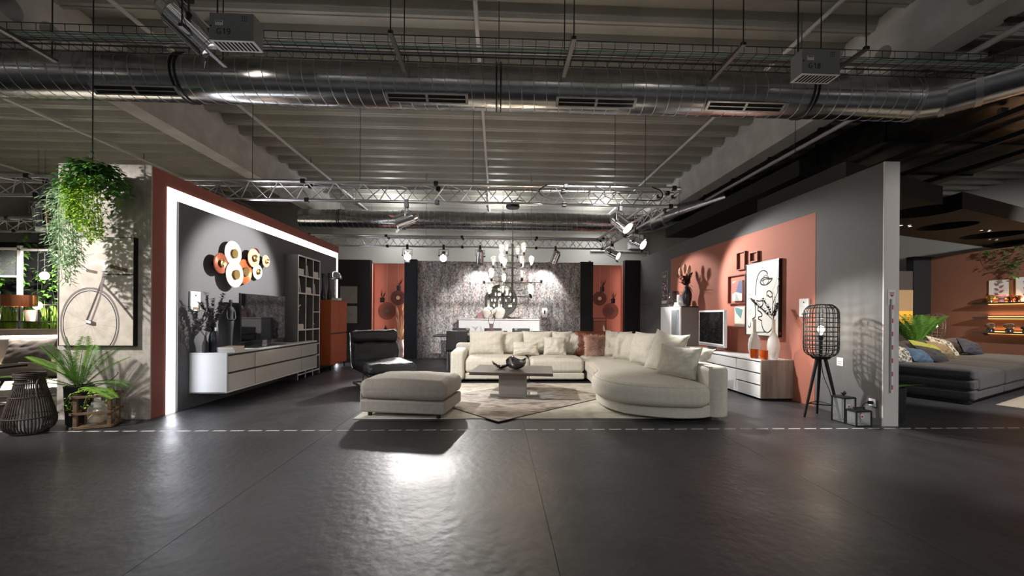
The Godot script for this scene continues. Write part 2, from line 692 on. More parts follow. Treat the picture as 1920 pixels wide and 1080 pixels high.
func make_materials() -> void:
	var fl := mat("floor_vinyl", c8(57, 56, 59), 0.34)
	tri_tex(fl, noise_tex(0.012, [Color(0.80, 0.80, 0.80), Color(0.93, 0.93, 0.92), Color(1, 1, 1)], 512, 6), 0.35, bump_tex(0.06, 3.0, 512), 0.12)
	fl.roughness_texture = noise_tex(0.02, [Color(0.8, 0.8, 0.8), Color(1.0, 1.0, 1.0)], 256, 5, FastNoiseLite.TYPE_SIMPLEX_SMOOTH, 5)
	fl.roughness = 0.46
	mat("floor_slab", c8(34, 33, 34), 0.8)
	mat("tape", c8(205, 205, 205), 0.6)
	var ce := mat("ceiling_sheet", c8(180, 179, 170), 0.45)
	tri_tex(ce, noise_tex(0.01, [Color(0.9, 0.9, 0.9), Color(1, 1, 1)], 256, 5), 0.3)
	mat("roof", c8(60, 60, 58), 0.9)
	var bm := mat("beam_concrete", c8(214, 212, 209), 0.8)
	tri_tex(bm, noise_tex(0.015, [Color(0.88, 0.88, 0.88), Color(1, 1, 1)], 256, 5), 0.5)
	mat("hall_wall", c8(176, 176, 170), 0.8)
	mat("hall_wall_dark", c8(90, 90, 92), 0.8)
	mat("red_paint", c8(146, 84, 74), 0.75)
	mat("terracotta", c8(164, 102, 84), 0.8)
	M["niche_terracotta"] = M.terracotta
	mat("grey_paint", c8(98, 98, 101), 0.75)
	mat("dark_grey_paint", c8(90, 90, 90), 0.8)
	mat("black_paint", c8(26, 27, 31), 0.7)
	mat("blue_black_paint", c8(24, 30, 38), 0.7)
	mat("white_end", c8(205, 200, 198), 0.7)
	var wp := mat("wallpaper", Color.WHITE, 0.75)
	wp.albedo_texture = ImageTexture.create_from_image(wallpaper_image())
	wp.uv1_triplanar = true
	wp.uv1_world_triplanar = true
	wp.uv1_scale = Vector3.ONE * 0.55
	var cw := mat("panel_weave", Color.WHITE, 0.85)
	cw.albedo_texture = ImageTexture.create_from_image(weave_image(c8(140, 130, 122), c8(206, 198, 188), 512, 3, 4))
	cw.uv1_triplanar = true
	cw.uv1_world_triplanar = true
	cw.uv1_scale = Vector3.ONE * 0.9
	glow("led", Color(1.0, 0.985, 0.99), 3.2)
	glow("niche_led", Color(1.0, 0.80, 0.72), 2.0)
	glow("warm_led", Color(1.0, 0.74, 0.45), 3.0)
	glow("lens_glow", Color(1.0, 0.97, 0.92), 7.0)
	glow("bulb_glow", Color(1.0, 0.93, 0.84), 9.0)
	glow("tube_glow", Color(1.0, 0.96, 0.92), 2.5)
	var dm := mat("duct_metal", c8(190, 190, 190), 0.26, 1.0)
	tri_tex(dm, noise_tex(0.02, [Color(0.88, 0.88, 0.88), Color(1, 1, 1)], 256, 5), 0.8, bump_tex(0.02, 2.0), 0.05)
	dm.roughness_texture = noise_tex(0.05, [Color(0.7, 0.7, 0.7), Color(1, 1, 1)], 256, 4)
	var dd := mat("duct_sheet", c8(120, 118, 114), 0.32, 1.0)
	tri_tex(dd, noise_tex(0.02, [Color(0.7, 0.7, 0.7), Color(1, 1, 1)], 256, 5), 0.5, bump_tex(0.012, 3.0), 0.25)
	mat("seam_metal", c8(190, 190, 190), 0.35, 1.0)
	mat("steel", c8(120, 120, 122), 0.45, 0.9)
	mat("dark_steel", c8(52, 52, 54), 0.5, 0.7)
	mat("truss_aluminium", c8(205, 205, 208), 0.28, 1.0)
	mat("chrome", c8(225, 225, 228), 0.10, 1.0)
	mat("white_pipe", c8(205, 203, 202), 0.5)
	mat("box_grey", c8(128, 130, 132), 0.6)
	mat("ink", c8(20, 20, 22), 0.8)
	mat("black_metal", c8(20, 20, 21), 0.5, 0.3)
	mat("black_plastic", c8(16, 16, 17), 0.4)
	mat("black_board", c8(14, 14, 15), 0.8)
	mat("brown_board", c8(44, 40, 37), 0.8)
	# furniture
	mat("white_lacquer", c8(222, 222, 222), 0.35)
	mat("grey_drawer", c8(196, 194, 190), 0.4)
	mat("gap", c8(60, 58, 56), 0.8)
	mat("stone_grey", c8(118, 114, 110), 0.5)
	mat("shelf_grey", c8(98, 96, 94), 0.55)
	mat("shelf_white", c8(225, 224, 226), 0.4)
	mat("shelf_inside", c8(44, 40, 41), 0.6)
	mat("orange_lacquer", c8(178, 90, 54), 0.4)
	M["orange_side"] = M.orange_lacquer
	var ow := mat("grey_wood", Color.WHITE, 0.6)
	ow.albedo_texture = noise_tex(0.02, [c8(118, 108, 102), c8(140, 130, 122), c8(156, 146, 138)], 256, 4)
	ow.uv1_triplanar = true
	ow.uv1_world_triplanar = true
	ow.uv1_scale = Vector3(1.6, 0.22, 1.6)
	var so := mat("sofa_fabric", c8(214, 209, 197), 0.92)
	tri_tex(so, ImageTexture.create_from_image(weave_image(Color(0.84, 0.84, 0.83), Color(1, 1, 1), 256, 2, 8)), 3.0, bump_tex(0.2, 3.0), 0.10)
	so.rim_enabled = true
	so.rim = 0.15
	var ot := mat("ottoman_fabric", c8(176, 168, 160), 0.92)
	tri_tex(ot, ImageTexture.create_from_image(weave_image(Color(0.82, 0.82, 0.81), Color(1, 1, 1), 256, 2, 18)), 3.0, bump_tex(0.2, 3.0), 0.25)
	mat("rust_leather", c8(96, 46, 28), 0.55)
	mat("fur", c8(226, 194, 180), 0.9)
	var le := mat("black_leather", c8(30, 32, 37), 0.55)
	tri_tex(le, null, 4.0, bump_tex(0.03, 8.0), 0.5)
	mat("chair_leather", c8(40, 40, 43), 0.45)
	mat("stitch", c8(90, 88, 88), 0.8)
	var cr := mat("cream_rug", Color.WHITE, 0.97)
	cr.albedo_texture = noise_tex(0.012, [c8(186, 180, 166), c8(208, 203, 190), c8(222, 218, 206)], 512, 6)
	cr.uv1_triplanar = true
	cr.uv1_world_triplanar = true
	cr.uv1_scale = Vector3.ONE * 0.7
	var vr := mat("vintage_rug", Color.WHITE, 0.97)
	vr.albedo_texture = noise_tex(0.011, [c8(84, 70, 66), c8(136, 122, 114), c8(190, 182, 170), c8(158, 146, 136), c8(206, 200, 188)], 512, 6, FastNoiseLite.TYPE_SIMPLEX_SMOOTH, 12)
	vr.uv1_triplanar = true
	vr.uv1_world_triplanar = true
	vr.uv1_scale = Vector3(0.35, 1.0, 0.9)
	mat("rug_edge", c8(74, 60, 54), 0.95)
	mat("table_top", c8(74, 66, 62), 0.28)
	mat("table_grey", c8(142, 136, 130), 0.5)
	mat("dark_silver", c8(150, 148, 150), 0.16, 1.0)
	mat("dark_wood", c8(58, 42, 34), 0.45)
	mat("pale_ceramic", c8(214, 206, 196), 0.7)
	var tc := mat("textured_ceramic", c8(226, 222, 218), 0.85)
	tri_tex(tc, null, 6.0, bump_tex(0.05, 10.0), 0.8)
	mat("dark_ceramic", c8(44, 44, 48), 0.25)
	mat("matt_charcoal", c8(40, 41, 46), 0.7)
	mat("blue_bottle", c8(30, 36, 48), 0.3)
	mat("mauve_ceramic", c8(150, 106, 108), 0.55)
	mat("copper", c8(190, 120, 84), 0.25, 1.0)
	mat("gold", c8(214, 184, 120), 0.28, 1.0)
	mat("dark_leaf", c8(40, 36, 40), 0.8)
	mat("dry_stem", c8(60, 44, 38), 0.8)
	mat("dry_red", c8(64, 30, 28), 0.85)
	mat("pampas", c8(214, 176, 150), 0.95)
	mat("dry_gold", c8(190, 160, 120), 0.85)
	mat("paper", c8(224, 222, 220), 0.7)
	mat("paper_grey", c8(150, 148, 148), 0.7)
	mat("book_cover", c8(206, 186, 170), 0.6)
	mat("book_white", c8(226, 224, 222), 0.6)
	mat("screen", c8(5, 5, 6), 0.03)
	mat("mirror", c8(235, 235, 235), 0.02, 1.0)
	glass("clear_glass", c8(235, 240, 240), 0.10)
	glass("smoked_glass", c8(70, 66, 64), 0.55)
	glass("mauve_glass", c8(120, 96, 104), 0.55)
	glass("amber_glass", c8(196, 84, 22), 0.72)
	glass("grey_glass", c8(150, 158, 162), 0.35)
	mat("amber_drink", c8(176, 72, 20), 0.3)
	mat("white_plastic", c8(225, 225, 225), 0.45)
	mat("red_print", c8(150, 40, 44), 0.6)
	mat("red_paint_mark", c8(188, 80, 80), 0.6)
	# plants
	var lv := [["leaf_dark", c8(56, 100, 44)], ["leaf_mid", c8(98, 148, 56)], ["leaf_lime", c8(172, 204, 74)], ["leaf_pale", c8(172, 200, 158)], ["fern_green", c8(96, 140, 56)], ["fern_light", c8(138, 184, 70)]]
	for q in lv:
		var m := mat(q[0], q[1], 0.55)
		m.backlight_enabled = true
		m.backlight = Color(q[1]) * 0.5
	var rt := mat("rattan", Color.WHITE, 0.6)
	tri_tex(rt, noise_tex(0.05, [c8(34, 27, 23), c8(58, 46, 39), c8(80, 65, 54)], 256, 4), 2.0)
	var cwd := mat("crate_wood", Color.WHITE, 0.75)
	cwd.albedo_texture = noise_tex(0.03, [c8(70, 54, 40), c8(112, 88, 64), c8(136, 110, 84)], 256, 4)
	cwd.uv1_triplanar = true
	cwd.uv1_scale = Vector3(1.0, 8.0, 8.0)
	mat("burlap", c8(196, 168, 120), 0.9)
	# neighbours
	mat("beige_fabric", c8(170, 158, 144), 0.9)
	mat("taupe_fabric", c8(110, 100, 92), 0.9)
	var cf := mat("charcoal_fabric", c8(62, 60, 62), 0.9)
	tri_tex(cf, noise_tex(0.05, [Color(0.8, 0.8, 0.8), Color(1, 1, 1)], 256, 4), 2.0, bump_tex(0.1, 4.0), 0.3)
	cf.rim_enabled = true
	cf.rim = 0.3
	mat("lime_fabric", c8(150, 158, 66), 0.85)
	mat("blue_fabric", c8(66, 88, 110), 0.85)
	mat("taupe_velvet", c8(126, 112, 88), 0.8)
	mat("navy_fabric", c8(40, 42, 52), 0.85)
	var pt := mat("pattern_fabric", Color.WHITE, 0.9)
	pt.albedo_texture = noise_tex(0.02, [c8(50, 48, 42), c8(56, 54, 46), c8(216, 210, 196), c8(60, 56, 50), c8(226, 222, 208)], 256, 2, FastNoiseLite.TYPE_CELLULAR, 3)
	pt.uv1_triplanar = true
	pt.uv1_scale = Vector3.ONE * 2.2
	mat("sand_rug", c8(150, 140, 126), 0.95)
	mat("planter_black", c8(28, 28, 29), 0.6)
	mat("planter_white", c8(200, 200, 198), 0.6)
	mat("soil", c8(48, 38, 30), 0.95)
	mat("brown_wall", c8(132, 88, 70), 0.8)
	mat("brown_grey_wall", c8(84, 78, 72), 0.8)

# ---------------------------------------------------------------- the hall
func linear_lamp(at: Vector3, length: float, energy: float, label: String) -> void:
	var o := thing("linear_pendant", label, "lamp", at, 0.0, "linear pendant lamps in the hall aisle")
	obj("housing", bx(Vector3.ZERO, V(length, 0.05, 0.09), 0.01), M.white_plastic, o)
	obj("diffuser", bx(V(0, -0.032, 0), V(length - 0.02, 0.014, 0.075)), M.tube_glow, o)
	obj("upper_diffuser", bx(V(0, 0.032, 0), V(length - 0.02, 0.014, 0.075)), M.tube_glow, o)
	for s in [-1.0, 1.0]:
		obj("wire", tb([V(s * length * 0.4, 0.03, 0), V(s * length * 0.4, 5.14 - at.y, 0)], 0.003, 5), M.dark_steel, o)
	light_area(at + V(0, -0.045, 0), V(0, -1, 0), length, 0.075, energy)
	light_area(at + V(0, 0.045, 0), V(0, 1, 0), length, 0.075, energy * 0.9)

func hall_lights() -> void:
	# the aisle behind the camera, which the ducts and the floor mirror
	for x in [-7.5, -4.5, -1.5, 1.5, 4.5, 7.5]:
		linear_lamp(V(x, 3.6, 3.6), 1.6, 7.5, "white linear pendant lamp hanging over the aisle in front of the exhibit")

	# lamps added out of sight behind the rear duct to brighten the hall wall
	for x in [-3.4, 0.0, 3.4]:
		linear_lamp(V(x, 4.28, -12.9), 1.6, 5.0, "added white linear fill lamp hidden behind the rear duct")
	# the aisle lanterns that light the end panel and the plants, and the neighbouring stands
	lantern(V(-6.6, 3.5, -1.9), V(-4.45, 1.35, -4.67), 25.0, 27.0, "polished lantern over the aisle aimed at the woven end panel")
	lantern(V(6.4, 3.5, -1.6), V(4.6, 1.2, -4.3), 2.5, 30.0, "added fill lantern over the aisle aimed at the white wall end")  # out-of-view lantern added to light the white end
	lantern(V(2.3, 4.3, -2.6), V(0.05, 1.0, -11.2), 85.0, 12.0, "polished lantern over the aisle aimed at the white sideboard")
	lantern(V(9.0, 3.6, -2.6), V(11.9, 1.3, -8.2), 40.0, 30.0, "added fill lantern over the aisle aimed at the brown wall")  # added beyond the frame to brighten the neighbouring brown wall
	linear_lamp(V(10.5, 3.6, 0.5), 1.6, 9.0, "added white linear fill lamp over the aisle beside the charcoal sofa")  # unseen lamp added to lighten the dark upper right of the hall
	linear_lamp(V(-10.5, 3.6, 0.5), 1.6, 6.0, "added white linear fill lamp over the aisle beside the plant wall")  # unseen lamp added as fill for the stand by the plant wall

func build_shell() -> void:
	var fl := struct("floor", sp(V(-14, -0.2, -14.4), V(14, -0.006, 9)), M.floor_slab)
	var sheet := sp(V(0.0015, -0.006, -14.3), V(1.9985, 0.0, 8.9)).mesh()
	for i in 14:
		put("vinyl_sheet", sheet, M.floor_vinyl, fl, V(-13.7 + 2.0 * i, 0, 0))
	var ln := thing("floor_marking", "dashed white tape line along the front of the exhibit", "floor marking", V(0, 0, -4.19))
	var g := G.new()
	g.prism(PackedVector2Array([Vector2(-0.072, -0.011), Vector2(0.058, -0.011), Vector2(0.068, 0.011), Vector2(-0.062, 0.011)]), 0.0, 0.0006)
	var dash := g.mesh()
	for i in 68:
		put("dash", dash, M.tape, ln, V(-5.5 + 0.178 * i, 0.0001, 0), Basis(Vector3.RIGHT, -PI / 2))

	# trapezoidal steel roof sheets running across the hall
	var roof := struct("ceiling", sp(V(-14.2, 5.3, -14.5), V(14.2, 5.4, 9.2)), M.roof)
	var y0 := 4.97
	var prof := PackedVector2Array([Vector2(-0.25, y0 + 0.15), Vector2(-0.115, y0 + 0.15), Vector2(-0.085, y0 + 0.045), Vector2(-0.07, y0 + 0.045), Vector2(-0.058, y0), Vector2(-0.014, y0), Vector2(-0.008, y0 + 0.012), Vector2(0.008, y0 + 0.012), Vector2(0.014, y0), Vector2(0.058, y0), Vector2(0.07, y0 + 0.045), Vector2(0.085, y0 + 0.045), Vector2(0.115, y0 + 0.15), Vector2(0.25, y0 + 0.15)])
	var poly := prof.duplicate()
	for i in prof.size():
		poly.append(prof[prof.size() - 1 - i] + Vector2(0, 0.003))
	g = G.new()
	g.xf = Transform3D(Basis(Vector3.UP, PI / 2), Vector3.ZERO)
	g.prism(poly, -14.1, 14.1)
	var rib := g.mesh()
	for i in 46:
		put("corrugated_sheet", rib, M.ceiling_sheet, roof, V(0, 0, -14.1 + 0.5 * i))

	# perforated concrete beams
	for q in [[-5.57, 0.32, [-4.62, -5.02, -3.6]], [5.1, 0.34, [-4.95, -5.32, -3.9]]]:
		var beam := CSGBox3D.new()
		beam.name = numbered("ceiling_beam")
		beam.size = V(q[1], 0.8, 23.4)
		beam.position = V(q[0], 4.7, -2.6)
		beam.material = M.beam_concrete
		for z in q[2]:
			var hole := CSGCylinder3D.new()
			hole.name = "hole"
			hole.radius = 0.125
			hole.height = 1.0
			hole.sides = 32
			hole.operation = CSGShape3D.OPERATION_SUBTRACTION
			hole.rotation.z = PI / 2
			hole.position = V(0, 4.57 - 4.7, z + 2.6)
			hole.material = M.beam_concrete
			beam.add_child(hole)
		add_child(beam)
		beam.set_meta("kind", "structure")

	struct("wall_rear", sp(V(-14.2, 0, -14.5), V(14.2, 5.3, -14.3)), M.hall_wall)
	var jb := thing("junction_box", "white box with a conduit on the hall wall above the east niche", "box", V(4.95, 3.62, -14.29))
	obj("body", bx(V(0, 0.25, 0.15), V(0.48, 0.5, 0.3), 0.01), M.white_plastic, jb)
	obj("conduit", tb([V(-1.6, -0.06, 0.05), V(0.5, -0.06, 0.05), V(0.5, -1.2, 0.05)], 0.04, 10), M.white_pipe, jb)
	struct("wall_west", sp(V(-14.2, 0, -14.3), V(-14, 5.3, 9)), M.hall_wall)
	struct("wall_east", sp(V(14, 0, -14.3), V(14.2, 5.3, 9)), M.hall_wall)
	struct("wall_entrance", sp(V(-14.2, 0, 9), V(14.2, 5.3, 9.2)), M.hall_wall)

func build_partitions() -> void:
	# left partition: red wall, glowing frame, grey field; end panel of woven wallpaper
	var wl := struct("wall_left", sp(V(-4.12, 0, -9.98), V(-3.916, 2.865, -4.67)), M.red_paint)
	obj("grey_field", sp(V(-3.916, 0, -9.78), V(-3.89, 2.565, -5.01), 0.002), M.grey_paint, wl)
	obj("light_strip", sp(V(-3.916, 0.0, -5.0), V(-3.908, 2.70, -4.87)), M.led, wl)
	obj("light_strip", sp(V(-3.916, 2.57, -9.785), V(-3.908, 2.70, -5.0)), M.led, wl)
	obj("light_strip", sp(V(-3.916, 0.0, -9.92), V(-3.908, 2.70, -9.785)), M.led, wl)
	light_area(V(-3.90, 1.35, -4.935), V(1, 0, 0), 0.13, 2.6, 0.8, Color(0.92, 0.95, 1.0))
	light_area(V(-3.90, 2.635, -7.4), V(1, 0, 0), 4.8, 0.13, 1.6, Color(0.95, 0.96, 1.0))
	light_area(V(-3.90, 1.35, -9.85), V(1, 0, 0), 0.13, 2.6, 0.9, Color(0.92, 0.95, 1.0))
	struct("wall_left_end", sp(V(-4.925, 0, -4.78), V(-4.12, 2.874, -4.67)).span(V(-4.925, 0, -4.67), V(-3.915, 2.874, -4.655)), M.panel_weave)
	# right partition
	var wr := struct("wall_right", sp(V(4.289, 0, -11.86), V(4.462, 2.94, -4.28)), M.dark_grey_paint)
	obj("terracotta_field", sp(V(4.286, 0.002, -9.70), V(4.289, 2.625, -5.215)), M.terracotta, wr)
	obj("white_end", sp(V(4.287, 0, -4.28), V(4.464, 2.942, -4.262), 0.002), M.white_end, wr)
	# rear partition
	struct("wall_back_black", sp(V(-6.5, 0, -11.4), V(-3.53, 2.725, -11.2)), M.black_paint)
	var n1 := struct("wall_niche_west", sp(V(-3.60, 0, -11.82), V(-2.50, 2.70, -11.72)), M.niche_terracotta)
	obj("side_panel", sp(V(-3.60, 0, -11.72), V(-3.56, 2.70, -11.401)), M.niche_terracotta, n1)
	obj("side_panel", sp(V(-2.54, 0, -11.72), V(-2.50, 2.70, -11.301)), M.niche_terracotta, n1)
	struct("wall_pilaster_west", sp(V(-2.56, 0, -11.3), V(-2.225, 2.74, -11.08), 0.003), M.blue_black_paint)
	struct("wall_back", sp(V(-2.225, 0, -11.4), V(2.35, 2.71, -11.2)), M.wallpaper)
	struct("wall_pilaster_middle", sp(V(2.35, 0, -11.4), V(2.71, 2.74, -11.17), 0.003), M.black_paint)
	var n2 := struct("wall_niche_east", sp(V(2.60, 0, -12.42), V(3.92, 2.80, -12.32)), M.niche_terracotta)
	obj("side_panel", sp(V(2.66, 0, -12.32), V(2.70, 2.80, -11.401)), M.niche_terracotta, n2)
	obj("side_panel", sp(V(3.86, 0, -12.32), V(3.90, 2.80, -12.001)), M.niche_terracotta, n2)
	struct("wall_pilaster_east", sp(V(3.82, 0, -12.0), V(4.289, 2.89, -11.8), 0.003), M.black_paint)
	# light strips hidden behind the niche edges
	for q in [[-3.545, -11.425, 1.0, n1], [-2.555, -11.325, -1.0, n1], [2.715, -11.45, 1.0, n2], [3.845, -12.02, -1.0, n2]]:
		obj("light_strip", sp(V(q[0] - 0.008, 0.05, q[1] - 0.012), V(q[0] + 0.008, 2.65, q[1])), M.niche_led, q[3])
		light_area(V(q[0] + 0.02 * q[2], 1.35, q[1] - 0.03), V(q[2] * 0.45, 0, -1), 0.02, 2.6, 0.4, Color(1.0, 0.88, 0.86))

# ---------------------------------------------------------------- ceiling services
var unit_rod: ArrayMesh

func rod(called: String, a: Vector3, b: Vector3, r: float, m: Material, parent: Node = null) -> MeshInstance3D:
	if unit_rod == null:
		unit_rod = tb([Vector3.ZERO, V(0, 1, 0)], 1.0, 8).mesh()
	var d := b - a
	var y := d.normalized()
	var x := y.cross(V(0.13, 0.29, 0.95)).normalized()
	var z := x.cross(y)
	return put(called, unit_rod, m, parent, a, Basis(x * r, d, z * r))

func helix(r: float, length: float, pitch: float, wire: float) -> G:
	# a seam winding round the x axis from x = 0 to length
	var pts: Array = []
	var n := int(length / pitch * 28.0)
	for i in n + 1:
		var q := float(i) / n
		var a := q * length / pitch * TAU
		pts.append(V(q * length, cos(a) * r, sin(a) * r))
	return G.new().tube(pts, wire, 4)

func round_duct(label: String, x0: float, x1: float, y: float, z: float, r: float, bands: Array, grilles: Array, turn_to: Array) -> void:
	var o := thing("spiral_duct", label, "air duct", V(x0, y, z))
	var g := G.new()
	g.tube([V(0, 0, 0), V(x1 - x0, 0, 0)], r, 48)
	obj("pipe", g, M.duct_metal, o)
	obj("spiral_seam", helix(r + 0.001, x1 - x0, 0.145, 0.0045), M.seam_metal, o)
	for b in bands:
		for s in [-0.025, 0.025]:
			var ring: Array = []
			for i in 40:
				ring.append(V(b - x0 + s, cos(TAU * i / 40) * (r + 0.006), sin(TAU * i / 40) * (r + 0.006)))
			obj("joint_band", G.new().tube(ring, 0.010, 6, true), M.black_plastic, o)
		obj("hanger", tb([V(b - x0, r, 0), V(b - x0, 4.98 - y, 0)], 0.006, 6), M.steel, o)
	for q in grilles:
		# a two-slot outlet let into the lower front of the pipe
		var a := deg_to_rad(-58.0)
		var f := obj("outlet", G.new(), M.seam_metal, o) if false else Node3D.new()
		f.name = "outlet"
		o.add_child(f, true)
		f.transform = Transform3D(Basis(Vector3.RIGHT, -a), V(q - x0, sin(a) * r, cos(a) * r))
		var w := 0.92
		obj("frame", bx(V(0, 0.052, 0.006), V(w, 0.016, 0.022)).box(V(0, -0.052, 0.006), V(w, 0.016, 0.022)).box(V(-w / 2, 0, 0.006), V(0.03, 0.12, 0.022)).box(V(w / 2, 0, 0.006), V(0.03, 0.12, 0.022)).box(V(0, 0, 0.006), V(0.03, 0.1, 0.022)), M.seam_metal, f)
		obj("slot", bx(V(-w / 4, 0, 0.004), V(w / 2 - 0.03, 0.088, 0.012)), M.ink, f)
		obj("slot", bx(V(w / 4, 0, 0.004), V(w / 2 - 0.03, 0.088, 0.012)), M.ink, f)
		obj("blade", bx(V(0, 0, 0.013), V(w - 0.04, 0.010, 0.012)), M.seam_metal, f)
	if turn_to.size():
		var pts: Array = [V(x1 - x0, 0, 0)]
		for p in turn_to:
			pts.append(p - V(x0, y, z))
		for i in pts.size() - 1:
			obj("elbow", G.new().tube([pts[i], pts[i + 1]], r, 40), M.duct_metal, o)
			var d: Vector3 = (pts[i + 1] - pts[i]).normalized()
			obj("elbow_collar", G.new().tube([pts[i] - d * 0.03, pts[i] + d * 0.03], r + 0.008, 40), M.seam_metal, o)

func build_ceiling_services() -> void:
	round_duct("large silver spiral air duct crossing above the front of the exhibit", -9.5, 5.15, 3.945, -4.8, 0.255, [-3.62, 0.0, 3.75], [-4.1, -0.83, 1.15, 2.95], [V(5.42, 3.955, -4.70), V(5.62, 3.97, -4.48), V(7.4, 4.1, -2.6)])
	round_duct("silver spiral air duct farther back above the dining wall", -5.6, 4.2, 3.94, -11.6, 0.265, [-4.5, -2.7, 0.15], [], [V(4.5, 3.96, -11.5), V(4.8, 4.05, -11.25), V(5.9, 4.3, -10.0)])
	var sd := thing("spiral_duct", "short silver spiral duct beyond the woven end panel", "air duct", V(-11.6, 3.6, -11.2))
	obj("pipe", tb([V(0, 0, 0), V(3.0, 0, 0)], 0.22, 32), M.duct_metal, sd)
	obj("spiral_seam", helix(0.221, 3.0, 0.145, 0.004), M.seam_metal, sd)
	for x in [0.5, 2.5]:
		rod("hanger", V(x, 0.2, 0), V(x, 1.37, 0), 0.006, M.steel, sd)

	# sprinkler pipes along the hall
	var pl := ["over the far side of the showroom", "beyond the woven end panel", "above the red wall", "above the sofa", "above the wall of pictures", "above the charcoal sofa"]
	var px := [-12.3, -8.45, -4.55, -0.28, 3.95, 9.5]
	for i in 6:
		var p := thing("sprinkler_pipe", "thin white ceiling pipe running front to back " + pl[i], "pipe", V(px[i], 4.86, 0), 0.0, "white ceiling pipes")
		obj("pipe", tb([V(0, 0, 8.5), V(0, 0, -14.2)], 0.028, 10), M.white_pipe, p)
		for z in [-3.4, -6.6, -9.8, -12.6]:
			obj("clip", tb([V(0.03, 0, z), V(0.03, 0.13, z)], 0.012, 6), M.steel, p)
	var cp := thing("cable_duct", "white cable conduit along the beam beside the rectangular duct", "pipe", V(5.42, 4.25, 0))
	obj("pipe", tb([V(0, 0, 3), V(0, 0, -13)], 0.035, 10), M.white_pipe, cp)
	for i in 9:
		obj("bracket", bx(V(-0.1, 0.03, -1.5 - 1.2 * i), V(0.22, 0.02, 0.05)), M.dark_steel, cp)

	# rectangular sheet-metal duct with flanged joints
	var rd := thing("rectangular_duct", "broad flat sheet-metal ventilation duct with flanged joints", "air duct", V(6.35, 4.12, 0))
	for i in 6:
		obj("section", sp(V(0, 0, -4.9 - 1.4 * (i + 1)), V(3.2, 0.5, -4.9 - 1.4 * i), 0.004), M.duct_sheet, rd)
		obj("flange", sp(V(-0.03, -0.03, -4.92 - 1.4 * i), V(3.23, 0.53, -4.88 - 1.4 * i)), M.dark_steel, rd)
	for i in 3:
		var bm := thing("support_rail", "dark steel rail under the flat ventilation duct, %s the concrete beam" % ["closest to", "second from", "farthest from"][i], "rail", V(6.9 + 0.9 * i, 3.98, 0), 0.0, "steel rails under the flat duct")
		obj("rail", bx(V(0, 0, -7.0), V(0.07, 0.07, 8.5)), M.dark_steel, bm)
		obj("clamp", bx(V(0, 0.07, -5.2), V(0.1, 0.07, 0.05)), M.steel, bm)
		obj("clamp", bx(V(0, 0.07, -9.2), V(0.1, 0.07, 0.05)), M.steel, bm)

	# wire cable tray
	var tr := thing("cable_tray", "long wire-mesh cable tray hung in front of the large duct", "cable tray", V(0, 3.93, -4.18))
	for w in [[0.075, 0.15], [0.0, 0.15], [0.0, 0.05], [0.0, -0.05], [0.0, -0.15], [0.075, -0.15]]:
		rod("long_wire", V(-8.5, w[0], w[1]), V(8.0, w[0], w[1]), 0.004, M.dark_steel, tr)
	var cw := tb([V(0, 0.075, 0.15), V(0, 0, 0.148), V(0, 0, -0.148), V(0, 0.075, -0.15)], 0.0032, 5).mesh()
	for i in 122:
		put("cross_wire", cw, M.dark_steel, tr, V(-8.4 + 0.135 * i, 0.001, 0))
	for q in [[-0.03, 0.012, "grey"], [0.02, 0.016, "white"], [0.07, 0.010, "pale green"]]:
		var cb := tb(curve([V(-8.4, 0.02, q[0]), V(-4, 0.024, q[0] + 0.01), V(-1, 0.02, q[0] - 0.01), V(3, 0.025, q[0] + 0.012), V(8, 0.02, q[0])], 6), q[1], 8)
		var o := obj("cable", cb, M.box_grey if q[2] == "grey" else M.white_pipe if q[2] == "white" else mat("pale_green", c8(120, 150, 140), 0.4), null, V(0, 3.93, -4.18))
		tag(o, q[2] + " cable lying along the wire-mesh tray", "cable")
	# strut hangers below the tray
	var hx := [-2.98, -1.04, 0.73, 2.42, 3.68, -4.75]
	var hl := ["beside the box marked G19", "over the black lounge chair", "over the coffee table", "beside the box marked G18", "next to the perforated beam", "over the hanging plant"]
	for i in 6:
		var h := thing("strut_hanger", "steel channel hanger on threaded rods " + hl[i], "hanger", V(hx[i], 3.90, -4.15), 0.0, "channel hangers under the cable tray")
		obj("channel", bx(V(0, -0.012, 0.0), V(0.042, 0.004, 0.62)).box(V(-0.019, 0.002, 0), V(0.004, 0.026, 0.62)).box(V(0.019, 0.002, 0), V(0.004, 0.026, 0.62)), M.steel, h)
		obj("end_nut", bx(V(0, 0.01, 0.29), V(0.05, 0.03, 0.03), 0.004), M.dark_steel, h)
		rod("threaded_rod", V(0, -0.01, 0.29), V(0, 1.07, 0.29), 0.006, M.dark_steel, h)
		rod("threaded_rod", V(0, -0.01, -0.27), V(0, 1.07, -0.27), 0.006, M.dark_steel, h)

	# dimmer boxes
	dimmer_box(V(-2.475, 3.858, -3.86), "G19")
	dimmer_box(V(3.25, 3.79, -3.98), "G18")

	# suspended black canopies of the neighbouring stand
	var cn := thing("suspended_canopy", "plain black ceiling canopy hanging behind the dark grey wall", "canopy", V(0, 3.42, 0))
	var g := G.new()
	g.xf = Transform3D(Basis(Vector3.RIGHT, -PI / 2), Vector3.ZERO)
	g.prism(PackedVector2Array([Vector2(4.70, 6.05), Vector2(6.2, 6.70), Vector2(6.2, 11.0), Vector2(4.70, 11.0)]), 0.0, 0.25)
	obj("board", g, M.black_board, cn)
	for q in [V(4.9, 0, -6.4), V(6.0, 0, -7.0), V(4.9, 0, -10.6), V(6.0, 0, -10.6)]:
		rod("wire", q + V(0, 0.25, 0), q + V(0, 1.5, 0), 0.004, M.dark_steel, cn)

